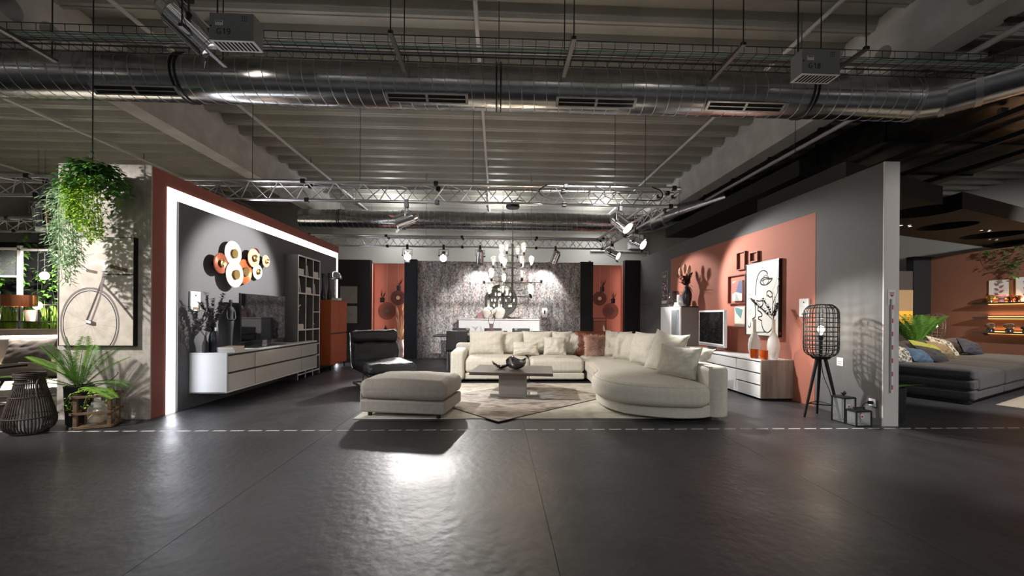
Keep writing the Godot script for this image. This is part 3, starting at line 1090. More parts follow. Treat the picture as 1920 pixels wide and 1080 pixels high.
func dimmer_box(at: Vector3, word: String) -> void:
	var o := thing("dimmer_box", "grey metal box handwritten %s on the cable tray" % word, "control box", at)
	obj("body", bx(Vector3.ZERO, V(0.40, 0.25, 0.16), 0.004), M.box_grey, o)
	obj("label", bx(V(-0.11, 0.03, 0.081), V(0.07, 0.045, 0.002)), M.paper, o)
	for i in 3:
		var g := G.new()
		g.prism(PackedVector2Array([Vector2(-0.009, 0.008), Vector2(0.009, 0.008), Vector2(0, -0.010)]), 0, 0.001)
		obj("arrow_mark", g, M.ink, o, V(-0.13 + 0.02 * i, 0.04, 0.0825))
	for i in 3:
		for j in 3:
			obj("vent_hole", tb([V(0.1 + 0.018 * i, 0.09 - 0.018 * j, 0.078), V(0.1 + 0.018 * i, 0.09 - 0.018 * j, 0.0812)], 0.005, 8), M.ink, o)
	obj("side_screw", tb([V(-0.185, 0.0, 0.078), V(-0.185, 0.0, 0.0812)], 0.009, 10), M.ink, o)
	var tm := TextMesh.new()
	var ft := SystemFont.new()
	ft.font_names = PackedStringArray(["Droid Sans"])
	tm.font = ft
	tm.text = word
	tm.font_size = 16
	tm.pixel_size = 0.0045
	tm.depth = 0.001
	put("handwriting", tm, M.ink, o, V(-0.07, -0.05, 0.0812))
	# finned underside
	obj("grille", bx(V(0, -0.13, 0), V(0.40, 0.006, 0.16)), M.white_plastic, o)
	for i in 10:
		obj("fin_gap", bx(V(-0.16 + 0.036 * i, -0.1335, 0), V(0.022, 0.003, 0.12)), M.ink, o)
	rod("threaded_rod", V(-0.18, 0.12, 0), V(-0.18, 4.98 - at.y, 0), 0.007, M.dark_steel, o)
	obj("cable_gland", tb(curve([V(0.10, 0.125, 0.0), V(0.11, 0.16, 0.0), V(0.14, 0.17, -0.03), V(0.16, 0.12, -0.09)], 4), 0.012, 8), M.box_grey, o)

# ---------------------------------------------------------------- trusses and stage lanterns
func truss(called_label: String, a: Vector3, b: Vector3, up: Vector3) -> Node3D:
	# three chords: two above, one below, with zigzag bracing
	var o := thing("lighting_truss", called_label, "truss", a)
	var d := (b - a)
	var l := d.length()
	var f := d / l
	var s := f.cross(up).normalized()
	var t1 := up * 0.125 + s * 0.125
	var t2 := up * 0.125 - s * 0.125
	var t3 := -up * 0.125
	for t in [t1, t2, t3]:
		rod("chord", t, t + d, 0.025, M.truss_aluminium, o)
	var step := 0.21
	var n := int(l / step)
	for i in n:
		var p := f * step * i
		var q := f * step * (i + 1)
		var odd := i % 2 == 1
		rod("brace", p + (t3 if odd else t1), q + (t1 if odd else t3), 0.008, M.truss_aluminium, o)
		rod("brace", p + (t2 if odd else t3), q + (t3 if odd else t2), 0.008, M.truss_aluminium, o)
		if i % 2 == 0:
			rod("brace", p + t1, q + t2, 0.008, M.truss_aluminium, o)
	var m := int(l / 2.0)
	for i in m + 1:
		var p := f * clampf(0.25 + i * 2.0, 0.1, l - 0.1)
		for t in [t1, t2, t3]:
			obj("coupler", bx(p + t, V(0.07, 0.07, 0.07), 0.01), M.dark_steel, o)
	return o

func lantern(at: Vector3, target: Vector3, energy: float, angle: float, label: String, glowing := true, size := 1.0, col := Color(1, 0.985, 0.97)) -> void:
	# a polished stage lantern hanging in its yoke from the point at
	var o := thing("stage_lantern", label, "spotlight", at, 0.0, "polished stage lanterns on the trusses")
	var c := V(0, -0.24 * size, 0)
	var dir := (target - at - c).normalized()
	var side := dir.cross(Vector3.UP).normalized()
	var b := Basis(side, dir, side.cross(dir))
	obj("clamp", bx(V(0, -0.005, 0), V(0.06, 0.13, 0.06) * size, 0.008), M.dark_steel, o)
	var w := 0.125 * size
	obj("yoke", tb([c + side * w, V(0, -0.07 * size, 0) + side * w, V(0, -0.07 * size, 0) - side * w, c - side * w], 0.008 * size, 6), M.steel, o)
	obj("knob", tb([c + side * (w - 0.02), c + side * (w + 0.02)], 0.018 * size, 10), M.black_plastic, o)
	var can := [Vector2(0, -0.19), Vector2(0.05, -0.19), Vector2(0.075, -0.165), Vector2(0.085, -0.12), Vector2(0.098, -0.11), Vector2(0.098, 0.15), Vector2(0.104, 0.155), Vector2(0.104, 0.175), Vector2(0.094, 0.175), Vector2(0.09, 0.13)]
	var prof: Array = []
	for p in can:
		prof.append(p * size)
	obj("can", G.new().lathe(prof, 28, Transform3D(b, c)), M.chrome, o)
	for i in 6:
		var a := TAU * i / 6
		var k := (side * cos(a) + b.z * sin(a)) * 0.101 * size
		obj("rib", tb([c + k - dir * 0.10 * size, c + k + dir * 0.15 * size], 0.006 * size, 5), M.chrome, o)
	obj("lens", G.new().lathe([Vector2(0, 0.135 * size), Vector2(0.089 * size, 0.13 * size)], 24, Transform3D(b, c)), M.lens_glow if glowing else M.dark_silver, o)
	for s in [-1.0, 1.0]:
		obj("barn_door", G.new().box(Vector3.ZERO, V(0.13, 0.07, 0.003) * size, 0.0, Basis.IDENTITY), M.chrome, o, c + dir * 0.20 * size + b.z * s * 0.12 * size, Basis(side, (dir + b.z * s * 0.6).normalized(), side.cross((dir + b.z * s * 0.6).normalized())))
	if energy > 0.0:
		light_spot(at + c + dir * 0.215 * size, target, energy, angle, col, 0.45, 0.06)

func build_trusses() -> void:
	truss("long aluminium lighting truss crossing above the red wall and the sofa", V(-9.2, 3.09, -6.275), V(2.86, 3.09, -6.275), Vector3.UP)
	truss("aluminium truss running front to back above the corner sofa", V(2.82, 3.09, -6.32), V(2.82, 3.14, -10.75), Vector3.UP)
	truss("rear aluminium truss in front of the patterned dining wall", V(-5.2, 3.17, -10.8), V(2.95, 3.17, -10.8), Vector3.UP)
	truss("aluminium truss over the neighbouring plant display", V(-12.5, 3.05, -9.0), V(-6.3, 3.05, -8.6), Vector3.UP)
	for q in [[-2.1, -6.15, "front truss over the lounge chair"], [-3.7, -6.15, "front truss over the red wall"], [1.82, -6.15, "front truss over the bright lantern"], [2.3, -6.15, "front truss near its corner"], [-0.4, -6.4, "front truss behind the chandelier"], [0.9, -10.675, "rear truss over the sideboard"], [-1.9, -10.675, "rear truss beside the black pilaster"]]:
		var w := thing("suspension_wire", "thin steel wire holding the " + String(q[2]), "wire", V(q[0], 3.2, q[1]), 0.0, "steel wires holding the trusses")
		rod("wire", V(0, 0, 0), V(0, 1.94, 0), 0.004, M.dark_steel, w)
		obj("hook", tb(curve([V(-0.02, 1.72, 0), V(-0.03, 1.66, 0), V(0, 1.62, 0), V(0.03, 1.66, 0)], 3), 0.006, 5), M.steel, w)
	# loose cable on the truss
	for q in [[0.75, 1.6, "over the coffee table"], [1.75, 2.5, "at the corner of the trusses"]]:
		var x: float = q[0]
		var e: float = q[1]
		var cb := tb(curve([V(x, 3.22, -6.12), V(x - 0.12, 3.12, -6.1), V(x, 3.02, -6.1), V(x + 0.3, 3.01, -6.1), V(e, 3.02, -6.12), V(e + 0.05, 3.15, -6.12), V(e - 0.1, 3.22, -6.13)], 6), 0.009, 6)
		tag(obj("power_cable", cb, M.black_plastic), "black power cable looped on the front truss " + String(q[2]), "cable", "black cables on the truss")
	# front truss
	lantern(V(-1.42, 2.94, -6.275), V(-3.85, 1.7, -6.15), 17.0, 26.0, "polished lantern on the front truss aimed at the wall plates")
	# side truss
	lantern(V(2.82, 2.96, -8.0), V(4.28, 1.5, -6.2), 10.0, 36.0, "polished lantern on the side truss aimed at the line drawing")
	lantern(V(2.82, 2.99, -9.7), V(4.28, 1.75, -8.5), 5.5, 27.0, "polished lantern on the side truss aimed at the pampas vase")
	lantern(V(1.95, 2.94, -6.275), V(3.75, 0.45, -4.5), 15.0, 27.0, "bright lantern at the end of the front truss facing the cage lamp")
	# rear truss
	lantern(V(-1.45, 3.04, -10.8), V(-1.2, 0.3, -6.4), 12.0, 24.0, "rear-truss lantern tilted forwards with a bright lens")
	lantern(V(-0.47, 3.04, -10.8), V(-0.55, 0.9, -11.2), 2.0, 56.0, "rear-truss lantern pointing straight down over the white sideboard", false)
	lantern(V(1.58, 3.04, -10.8), V(0.9, 1.0, -11.2), 2.2, 56.0, "rear-truss lantern leaning over the end of the sideboard", false)
	lantern(V(-2.42, 3.04, -10.8), V(-0.9, 0.0, -4.4), 16.0, 24.0, "rear-truss lantern shining out beside the black pilaster")
	# lanterns of the aisle side
	lantern(V(-3.05, 4.35, -4.02), V(0.7, 0.3, -7.2), 27.0, 25.0, "big lantern hanging beside the box marked G19", true, 1.35)

# ---------------------------------------------------------------- left wall: lowboard, plates, bookcase, highboard
func book(label: String, at: Vector3, s: Vector3, turn: float, cover: Material, group := "") -> void:
	# a closed book lying flat: s = width, thickness, depth; its pages show on three sides
	var o := thing("book", label, "book", at, turn, group)
	obj("pages", sp(V(-s.x / 2 + 0.006, 0.003, -s.z / 2 + 0.004), V(s.x / 2 - 0.006, s.y - 0.003, s.z / 2 - 0.004)), M.paper, o)
	obj("cover", sp(V(-s.x / 2, s.y - 0.003, -s.z / 2), V(s.x / 2, s.y, s.z / 2)).span(V(-s.x / 2, 0, -s.z / 2), V(s.x / 2, 0.003, s.z / 2)).span(V(-s.x / 2, 0.003, -s.z / 2), V(-s.x / 2 + 0.004, s.y - 0.003, s.z / 2)), cover, o)

func branch(g: G, at: Vector3, dir: Vector3, l: float, n: int, lw: float, stem: G) -> void:
	# a twig with round eucalyptus leaves in pairs
	var pts: Array = []
	var p := at
	var d := dir.normalized()
	for i in 9:
		pts.append(p)
		d = (d + V(rng.randf_range(-0.12, 0.12), rng.randf_range(-0.05, 0.03), rng.randf_range(-0.12, 0.12))).normalized()
		p += d * l / 8.0
	stem.tube(pts, 0.0028, 5)
	for i in n:
		var q := 0.25 + 0.75 * i / n
		var k := q * 8.0
		var b: Vector3 = pts[int(k)].lerp(pts[mini(int(k) + 1, 8)], k - int(k))
		var a := rng.randf() * TAU
		for s in [0.0, PI]:
			var o := V(cos(a + s), 0.35, sin(a + s))
			g.leaf(b, o + d * 0.5, Vector3.UP + o * 0.2, lw * rng.randf_range(0.7, 1.15), lw * 0.62, 0.1, 2)

func drawer_front(parent: Node, called: String, a: Vector3, b: Vector3, m: Material) -> Node:
	var o := obj(called, sp(a, b, 0.002), m, parent)
	return o

func build_left_wall() -> void:
	# floating lowboard
	var lb := thing("lowboard", "long white floating lowboard with grey drawers under the wall plates", "lowboard", V(-3.89, 0.19, -5.19))
	obj("carcass", sp(V(0.0, 0.0, -1.98), V(0.447, 0.012, 0.0)).span(V(0, 0.012, -1.98), V(0.447, 0.47, -1.96)).span(V(0.28, 0, -2.53), V(0.447, 0.47, -1.98)).span(V(0.0, 0.012, -1.96), V(0.43, 0.47, -0.02)), M.white_lacquer, lb)
	obj("side_panel", sp(V(0, 0, -0.022), V(0.467, 0.49, 0.0), 0.003), M.white_lacquer, lb)
	obj("top_panel", sp(V(0, 0.49, -1.98), V(0.467, 0.512, 0.0), 0.003).span(V(0.28, 0.49, -2.53), V(0.467, 0.512, -1.98), 0.003), M.white_lacquer, lb)
	obj("base_strip", sp(V(0.44, 0.0, -2.53), V(0.467, 0.022, -0.022), 0.002), M.white_lacquer, lb)
	obj("shadow_gap", sp(V(0.43, 0.022, -2.52), V(0.452, 0.49, -0.024)), M.gap, lb)
	for c in [[-0.026, -0.588], [-0.600, -1.925], [-1.937, -2.53]]:
		drawer_front(lb, "drawer", V(0.452, 0.262, c[1]), V(0.47, 0.465, c[0]), M.grey_drawer)
		drawer_front(lb, "drawer", V(0.452, 0.026, c[1]), V(0.47, 0.236, c[0]), M.grey_drawer)
	var ty := 0.702
	# television
	var tv := thing("television", "black flat television on the white floating lowboard", "television", V(-3.62, ty, -6.36))
	obj("panel", sp(V(-0.035, 0.09, -0.585), V(0.0, 0.79, 0.585), 0.004), M.black_plastic, tv)
	obj("screen", sp(V(0.0, 0.102, -0.575), V(0.0025, 0.782, 0.575)), M.screen, tv)
	obj("silver_edge", sp(V(-0.036, 0.788, -0.586), V(0.002, 0.793, 0.586)), M.steel, tv)
	obj("neck", sp(V(-0.03, 0.01, -0.06), V(0.0, 0.1, 0.06), 0.003), M.chrome, tv)
	obj("foot", sp(V(-0.11, 0, -0.40), V(0.13, 0.012, 0.40), 0.004), M.black_plastic, tv)
	# vases with dark eucalyptus
	for q in [[-3.72, -5.23, 0.21, 0.034, M.matt_charcoal, "slim charcoal vase with dark dried leaves, nearer the glowing frame", 31], [-3.68, -5.33, 0.37, 0.062, M.blue_bottle, "tall dark blue bottle vase with dried leaves beside the stacked books", 33]]:
		rng.seed = q[6]
		var vs := thing("vase", q[5], "vase", V(q[0], ty, q[1]))
		var h: float = q[2]
		var r: float = q[3]
		obj("body", lt([Vector2(0, 0), Vector2(r * 0.9, 0), Vector2(r, h * 0.06), Vector2(r, h * 0.42), Vector2(r * 0.86, h * 0.6), Vector2(r * 0.45, h * 0.78), Vector2(r * 0.36, h * 0.95), Vector2(r * 0.42, h), Vector2(r * 0.34, h)], 24), q[4], vs)
		if h > 0.3:
			obj("price_tag", bx(V(r * 0.5, h * 0.80, 0.02), V(0.004, 0.045, 0.03)), M.paper, vs)
		for k in 6:
			var lf := G.new()
			var st := G.new()
			var a := TAU * k / 6.0 + 0.4
			branch(lf, V(0, h * 0.95, 0), V(0.5 * cos(a) * 0.5, 0.85, 0.75 * sin(a)), 0.24 + 0.14 * rng.randf() + h * 0.25, 17, 0.05, st)
			var tw := obj("twig", st, M.dry_stem, vs)
			obj("foliage", lf, M.dark_leaf, tw)
	# statue
	var fg := thing("figurine", "slender dark standing figurine in front of the lowboard television's edge", "figurine", V(-3.68, ty, -5.65), 0.9)
	obj("body", G.new().lathe([Vector2(0, 0.01), Vector2(0.026, 0.015), Vector2(0.022, 0.1), Vector2(0.028, 0.24), Vector2(0.038, 0.34), Vector2(0.042, 0.40), Vector2(0.030, 0.46), Vector2(0.036, 0.52), Vector2(0.044, 0.56), Vector2(0.030, 0.585), Vector2(0.013, 0.60), Vector2(0.012, 0.635), Vector2(0.018, 0.645), Vector2(0.024, 0.668), Vector2(0.018, 0.69), Vector2(0, 0.695)], 16, Transform3D(Basis.from_scale(V(1.0, 1.0, 0.7)), Vector3.ZERO)), M.matt_charcoal, fg)
	for s in [-1.0, 1.0]:
		obj("arm", tb(curve([V(s * 0.04, 0.555, 0), V(s * 0.050, 0.49, 0.005), V(s * 0.045, 0.43, 0.025), V(s * 0.005, 0.415, 0.035)], 4), [0.012, 0.0115, 0.011, 0.0105, 0.010, 0.010, 0.010, 0.0095, 0.009, 0.009, 0.0085, 0.008, 0.0075], 8), M.matt_charcoal, fg)
	obj("plinth", bx(V(0, 0.006, 0), V(0.09, 0.012, 0.07), 0.002), M.dark_wood, fg)
	book("lower white book in the pair beside the blue bottle vase", V(-3.475, ty, -5.36), V(0.20, 0.036, 0.30), 0.18, M.book_white)
	book("upper white book with beige cover beside the blue bottle vase", V(-3.48, ty + 0.036, -5.36), V(0.19, 0.034, 0.29), 0.13, M.book_cover)
	# price plaque
	var pg := thing("price_plaque", "white price plaque with grey strip on the grey field beside the plates", "sign", V(-3.89, 1.357, -5.265))
	obj("plate", sp(V(0.0, -0.125, -0.086), V(0.022, 0.125, 0.086), 0.003), M.white_plastic, pg)
	obj("emblem", bx(V(0.0225, 0.075, 0.0), V(0.002, 0.02, 0.018), 0.0), M.ink, pg)
	for i in 6:
		obj("print_line", bx(V(0.0225, 0.02 - 0.017 * i, 0.0), V(0.001, 0.003, 0.11)), M.paper_grey, pg)
	obj("price_strip", bx(V(0.0225, -0.09, -0.01), V(0.002, 0.028, 0.115)), M.taupe_velvet, pg)

	# wall plates
	var pc := [
		[1.89, -5.60, 0.285, 0.10, "red_brown", "red-brown ribbed wall plate with gold boss at the end of the cluster"],
		[2.068, -5.90, 0.363, 0.07, "cream", "large white wall plate at the top of the cluster"],
		[1.944, -5.76, 0.095, 0.04, "boss", "small gold wall disc between the two white plates"],
		[1.763, -5.86, 0.377, 0.12, "cream_warm", "largest cream wall plate at the bottom of the cluster"],
		[1.838, -6.17, 0.372, 0.06, "orange", "orange ribbed wall plate below the pink one"],
		[2.066, -6.335, 0.293, 0.10, "pink", "medium pink wall plate overlapping the orange one"],
		[2.148, -6.49, 0.20, 0.04, "wine", "small wine-red ribbed wall plate behind the pink one"],
		[2.066, -6.68, 0.203, 0.09, "pink", "smallest pink wall plate nearest the bookcase"],
		[1.874, -6.50, 0.245, 0.06, "cream", "small white wall plate below the wine-red one"]]
	mat("cream", c8(228, 220, 212), 0.45)
	mat("cream_warm", c8(232, 218, 200), 0.4)
	mat("red_brown", c8(150, 82, 60), 0.4, 0.3)
	mat("orange", c8(190, 110, 66), 0.35, 0.4)
	mat("pink", c8(204, 158, 132), 0.45)
	mat("wine", c8(104, 44, 42), 0.35, 0.3)
	M["boss"] = M.gold
	for p in pc:
		var o := thing("wall_plate", p[5], "wall plate", V(-3.89, p[0], p[1]), 0.0, "round plates on the grey wall")
		var r: float = p[2] * 0.5
		var k: float = p[3]
		var f := Transform3D(Basis(V(0, -1, 0), V(1, 0, 0), V(0, 0, 1)), Vector3.ZERO)
		if p[4] == "boss":
			obj("disc", G.new().lathe([Vector2(0.008, 0), Vector2(0.008, k), Vector2(r * 0.9, k), Vector2(r, k + 0.01), Vector2(r * 0.7, k + 0.018), Vector2(0, k + 0.012)], 24, f), M.gold, o)
			continue
		obj("spacer", G.new().lathe([Vector2(0, 0), Vector2(0.03, 0), Vector2(0.03, k)], 16, f), M.black_metal, o)
		var prof: Array = [Vector2(0, k), Vector2(r - 0.006, k), Vector2(r, k + 0.006), Vector2(r - 0.006, k + 0.013)]
		if p[4] in ["red_brown", "orange", "wine"]:
			for i in 5:
				var q := r * (0.88 - 0.1 * i)
				prof.append(Vector2(q + 0.006, k + 0.009))
				prof.append(Vector2(q, k + 0.014))
				prof.append(Vector2(q - 0.006, k + 0.009))
		prof.append(Vector2(r * 0.3, k + 0.010))
		prof.append(Vector2(0, k + 0.010))
		obj("disc", G.new().lathe(prof, 40, f), M[p[4]], o)
		var rb := r * 0.38
		obj("boss", G.new().lathe([Vector2(rb * 0.8, k + 0.01), Vector2(rb * 0.9, k + 0.028), Vector2(rb, k + 0.036), Vector2(rb * 0.96, k + 0.042), Vector2(rb * 0.7, k + 0.036), Vector2(rb * 0.45, k + 0.042), Vector2(rb * 0.2, k + 0.036), Vector2(0, k + 0.038)], 28, f), M.gold, o)

	# bookcase
	var bc := thing("bookcase", "tall open bookcase with white edges between the lowboard and orange cabinet", "bookcase", V(-3.89, 0.0, -7.40))
	var W := 0.90
	var D := 0.26
	obj("side_panel", sp(V(0, 0.0, -0.022), V(D, 2.29, 0), 0.001), M.shelf_grey, bc)
	obj("side_panel", sp(V(0, 0.0, -W), V(D, 2.29, -W + 0.022), 0.001), M.shelf_grey, bc)
	obj("back_panel", sp(V(0, 0.0, -W + 0.022), V(0.012, 2.27, -0.022)), M.shelf_inside, bc)
	obj("top_panel", sp(V(0, 2.27, -W + 0.022), V(D, 2.29, -0.022)), M.shelf_grey, bc)
	for c in 2:
		obj("divider", sp(V(0.012, 0.08, -0.30 * (c + 1) - 0.008), V(D, 2.27, -0.30 * (c + 1) + 0.008)), M.shelf_grey, bc)
		obj("front_edge", sp(V(D, 0.0, -0.30 * (c + 1) - 0.012), V(D + 0.006, 2.29, -0.30 * (c + 1) + 0.012)), M.shelf_white, bc)
	for z in [-0.022, -W]:
		obj("front_edge", sp(V(D, 0.0, z), V(D + 0.006, 2.29, z + 0.022)), M.shelf_white, bc)
	for y in [0.08, 0.37, 0.90, 1.58, 1.91, 2.27]:
		obj("shelf", sp(V(0.012, y, -W + 0.022), V(D, y + 0.018, -0.022)), M.shelf_inside, bc)
		obj("front_edge", sp(V(D, y - 0.004, -W + 0.022), V(D + 0.006, y + 0.022, -0.022)), M.shelf_white, bc)
	for y in [1.24, 0.60]:
		obj("shelf", sp(V(0.012, y, -W + 0.022), V(D, y + 0.018, -0.608)), M.shelf_inside, bc)
		obj("front_edge", sp(V(D, y, -W + 0.022), V(D + 0.006, y + 0.018, -0.608)), M.shelf_white, bc)
	var bx0 := -3.89 + 0.15
	rng.seed = 5
	# books in the compartments: column, shelf height, number lying
	for q in [[0, 1.928, 4, "top compartment beside the lowboard"], [2, 1.928, 4, "top compartment beside the orange cabinet"], [1, 1.598, 4, "middle compartment below the top"], [0, 0.918, 4, "lower compartment above the lowboard"], [1, 0.388, 3, "lowest middle compartment"]]:
		var y: float = q[1]
		for k in q[2]:
			var th := rng.randf_range(0.022, 0.034)
			book("%s white book lying in the bookcase's %s" % [["bottom", "second", "third", "top"][k], q[3]], V(bx0, y, -7.55 - 0.30 * q[0]), V(0.20, th, 0.235 - 0.012 * k), rng.randf_range(-0.06, 0.06), M.book_white if k % 3 else M.book_cover, "white books lying in the bookcase")
			y += th
	# a leaning book and small ornaments
	for q in [[0, 1.598, 0.26, "leaning in the bookcase above the lowboard"], [2, 1.598, 0.2, "leaning in the bookcase beside the orange cabinet"], [1, 1.928, 0.2, "leaning in the bookcase's top middle compartment"]]:
		var o := thing("book", "pale book " + String(q[3]), "book", V(bx0 + 0.02, float(q[1]) + 0.006, -7.53 - 0.30 * float(q[0])))
		o.rotation.x = 0.22
		obj("pages", sp(V(-0.07, 0, -0.012), V(0.07, float(q[2]), 0.012)), M.paper, o)
		obj("cover", sp(V(-0.075, -0.001, 0.012), V(0.075, float(q[2]) + 0.004, 0.015)).span(V(-0.075, -0.001, -0.015), V(0.075, float(q[2]) + 0.004, -0.012)), M.book_white, o)
	for q in [[0, 0.918, 0.105, M.pink, "round pink plate standing in the bookcase above the stacked books"], [1, 0.918, 0.085, M.pale_ceramic, "round beige plate standing in the middle column of the bookcase"], [2, 1.258, 0.06, M.pale_ceramic, "small pale bowl in the bookcase beside the orange cabinet"]]:
		var o := thing("decor_plate", q[4], "plate", V(bx0 + 0.02, q[1], -7.56 - 0.30 * q[0]))
		if q[0] == 0 and false:
			pass
		obj("disc", G.new().lathe([Vector2(0, 0), Vector2(q[2], 0.008), Vector2(q[2], 0.014), Vector2(0, 0.018)], 28, Transform3D(Basis(V(0, -1, 0), V(1, 0, 0), V(0, 0, 1)).rotated(V(0, 1, 0), 0.3), V(0, q[2], 0))), q[3], o)
		obj("stand", bx(V(-0.02, 0.01, 0), V(0.06, 0.02, 0.07), 0.004), M.dark_wood, o)
	rng.seed = 61
	var sv := thing("vase", "tiny vase with white blossom high in the bookcase", "vase", V(bx0 + 0.04, 1.14, -7.545))
	sv.position.y = 0.918 + 0.22
	obj("body", lt([Vector2(0, -0.22), Vector2(0.03, -0.22), Vector2(0.035, -0.15), Vector2(0.012, -0.05), Vector2(0.014, 0)], 16), M.dark_ceramic, sv)
	for k in 7:
		obj("blossom", G.new().ball(V(rng.randf_range(-0.03, 0.05), 0.10 + rng.randf_range(-0.02, 0.16), rng.randf_range(-0.06, 0.06)), Vector3.ONE * 0.018, 8), M.paper, sv)
	obj("stem", tb([V(0, 0, 0), V(0.01, 0.12, 0), V(0.02, 0.24, 0.01)], 0.003, 5), M.dry_stem, sv)
	for q in [[2, 0.918, "small dark jar in the bookcase beside the orange cabinet"], [1, 0.098, "dark jar on the bottom shelf of the bookcase"], [2, 0.098, "dark jar in the bottom corner of the bookcase"]]:
		var o := thing("jar", q[2], "jar", V(bx0 + 0.05, q[1], -7.56 - 0.30 * q[0]))
		obj("body", lt([Vector2(0, 0), Vector2(0.035, 0), Vector2(0.045, 0.03), Vector2(0.04, 0.07), Vector2(0.03, 0.08)], 18), M.dark_ceramic, o)
		obj("lid", lt([Vector2(0.032, 0.08), Vector2(0.03, 0.09), Vector2(0.008, 0.095), Vector2(0.008, 0.11), Vector2(0, 0.112)], 18), M.gold, o)

	# orange highboard
	var hb := thing("highboard", "orange lacquered highboard on slim dark legs beside the bookcase", "highboard", V(-3.89, 0, -8.60))
	obj("body", sp(V(0.0, 0.115, -0.90), V(0.345, 1.50, 0.0), 0.002), M.orange_side, hb)
	obj("top_panel", sp(V(0.0, 1.50, -0.90), V(0.367, 1.512, 0.0), 0.002), M.orange_lacquer, hb)
	for z in [[-0.004, -0.448], [-0.452, -0.896]]:
		obj("door", sp(V(0.346, 0.80, z[1]), V(0.365, 1.495, z[0]), 0.002), M.orange_lacquer, hb)
	obj("shadow_gap", sp(V(0.345, 0.77, -0.89), V(0.352, 0.80, -0.01)), M.gap, hb)
	obj("door", sp(V(0.346, 0.118, -0.896), V(0.365, 0.772, -0.004), 0.002), M.orange_lacquer, hb)
	for z in [-0.06, -0.84]:
		for x in [0.05, 0.33]:
			obj("leg", bx(V(x, 0.0575, z), V(0.022, 0.115, 0.022)), M.black_metal, hb)
	# on the highboard
	var lp := thing("table_lamp", "chrome mushroom-shaped table lamp on the orange highboard", "lamp", V(-3.70, 1.512, -9.22))
	obj("base", lt([Vector2(0, 0), Vector2(0.09, 0), Vector2(0.09, 0.012), Vector2(0.02, 0.018)], 28), M.chrome, lp)
	obj("stem", tb([V(0, 0.012, 0), V(0, 0.56, 0)], 0.010, 10), M.chrome, lp)
	obj("shade", lt([Vector2(0.155, 0.50), Vector2(0.153, 0.54), Vector2(0.135, 0.595), Vector2(0.095, 0.64), Vector2(0.05, 0.662), Vector2(0.012, 0.668), Vector2(0.010, 0.70), Vector2(0, 0.70)], 36).lathe([Vector2(0.005, 0.66), Vector2(0.09, 0.632), Vector2(0.13, 0.59), Vector2(0.15, 0.50)], 36), M.chrome, lp)
	book("lower white book under the chrome lamp's shade on the orange highboard", V(-3.60, 1.512, -9.0), V(0.2, 0.03, 0.3), 0.1, M.book_white)
	book("upper white book under the chrome lamp's shade on the orange highboard", V(-3.60, 1.542, -9.0), V(0.19, 0.028, 0.28), 0.0, M.book_white)
	for q in [[-3.72, -8.66, 0.56, "tall black bottle vase on the orange highboard, next to the bookcase"], [-3.62, -8.74, 0.58, "tall black bottle vase on the orange highboard, next to the books"]]:
		var o := thing("vase", q[3], "vase", V(q[0], 1.512, q[1]))
		var h: float = q[2]
		obj("body", lt([Vector2(0, 0), Vector2(0.045, 0), Vector2(0.05, 0.02), Vector2(0.045, h * 0.2), Vector2(0.022, h * 0.45), Vector2(0.018, h * 0.7), Vector2(0.03, h * 0.93), Vector2(0.036, h), Vector2(0.028, h), Vector2(0.02, h * 0.9)], 24), M.dark_ceramic, o)

# ---------------------------------------------------------------- right wall
func line_face_image() -> Image:
	# loose one-line drawing of two profiles on white
	var w := 480
	var h := 700
	var im := Image.create(w, h, false, Image.FORMAT_RGB8)
	im.fill(Color(0.93, 0.93, 0.91))
	var ink := Color(0.07, 0.07, 0.08)
	var thin := Color(0.55, 0.55, 0.54)
	stroke(im, [[150, 310], [155, 230], [170, 150], [210, 95], [265, 82], [310, 100], [325, 122]], 10, ink)
	stroke(im, [[215, 190], [245, 160], [300, 150], [350, 165], [390, 170], [350, 205], [300, 222], [245, 215], [215, 190]], 10, ink)
	stroke(im, [[240, 180], [300, 165], [345, 172], [385, 170]], 9, ink)
	stroke(im, [[262, 190], [272, 140], [310, 132], [340, 160], [330, 205], [285, 222], [262, 190]], 6, ink)
	stroke(im, [[320, 330], [318, 292], [350, 280], [385, 300], [392, 330], [360, 340], [330, 320]], 9, ink)
	stroke(im, [[392, 330], [402, 380], [396, 440], [400, 500]], 7, ink)
	stroke(im, [[425, 340], [432, 400], [420, 470]], 6, ink)
	stroke(im, [[165, 365], [200, 372], [250, 370], [262, 395], [240, 425], [195, 430], [188, 460], [225, 478], [250, 500], [240, 520], [205, 525], [200, 545], [245, 560]], 10, ink)
	stroke(im, [[130, 360], [145, 420], [150, 500], [140, 530], [105, 545], [112, 570], [150, 580], [155, 600], [125, 610], [128, 640]], 10, ink)
	stroke(im, [[245, 560], [250, 610], [280, 655], [330, 670], [380, 640], [395, 590]], 9, ink)
	stroke(im, [[30, 610], [50, 630], [75, 615], [70, 580]], 7, ink)
	for q in [[[20, 30], [120, 20], [240, 28], [330, 14], [440, 34], [455, 140], [430, 230], [400, 280], [430, 330]], [[30, 60], [60, 100], [95, 180], [90, 260], [60, 300], [25, 290]], [[25, 350], [60, 340], [100, 350], [125, 380], [40, 420], [30, 500], [20, 600]], [[120, 300], [125, 200], [160, 110], [230, 60], [320, 70], [380, 120]], [[300, 40], [350, 60], [400, 52]], [[45, 470], [70, 455], [85, 480], [60, 500], [45, 470]], [[40, 310], [90, 300], [100, 320], [50, 335]]]:
		stroke(im, q, 3, thin)
	for k in 4:
		stroke(im, [[110 + k * 4, 672 + k * 3], [200, 668 + k * 4], [310 - k * 5, 662 + k * 3]], 3, ink)
	return im

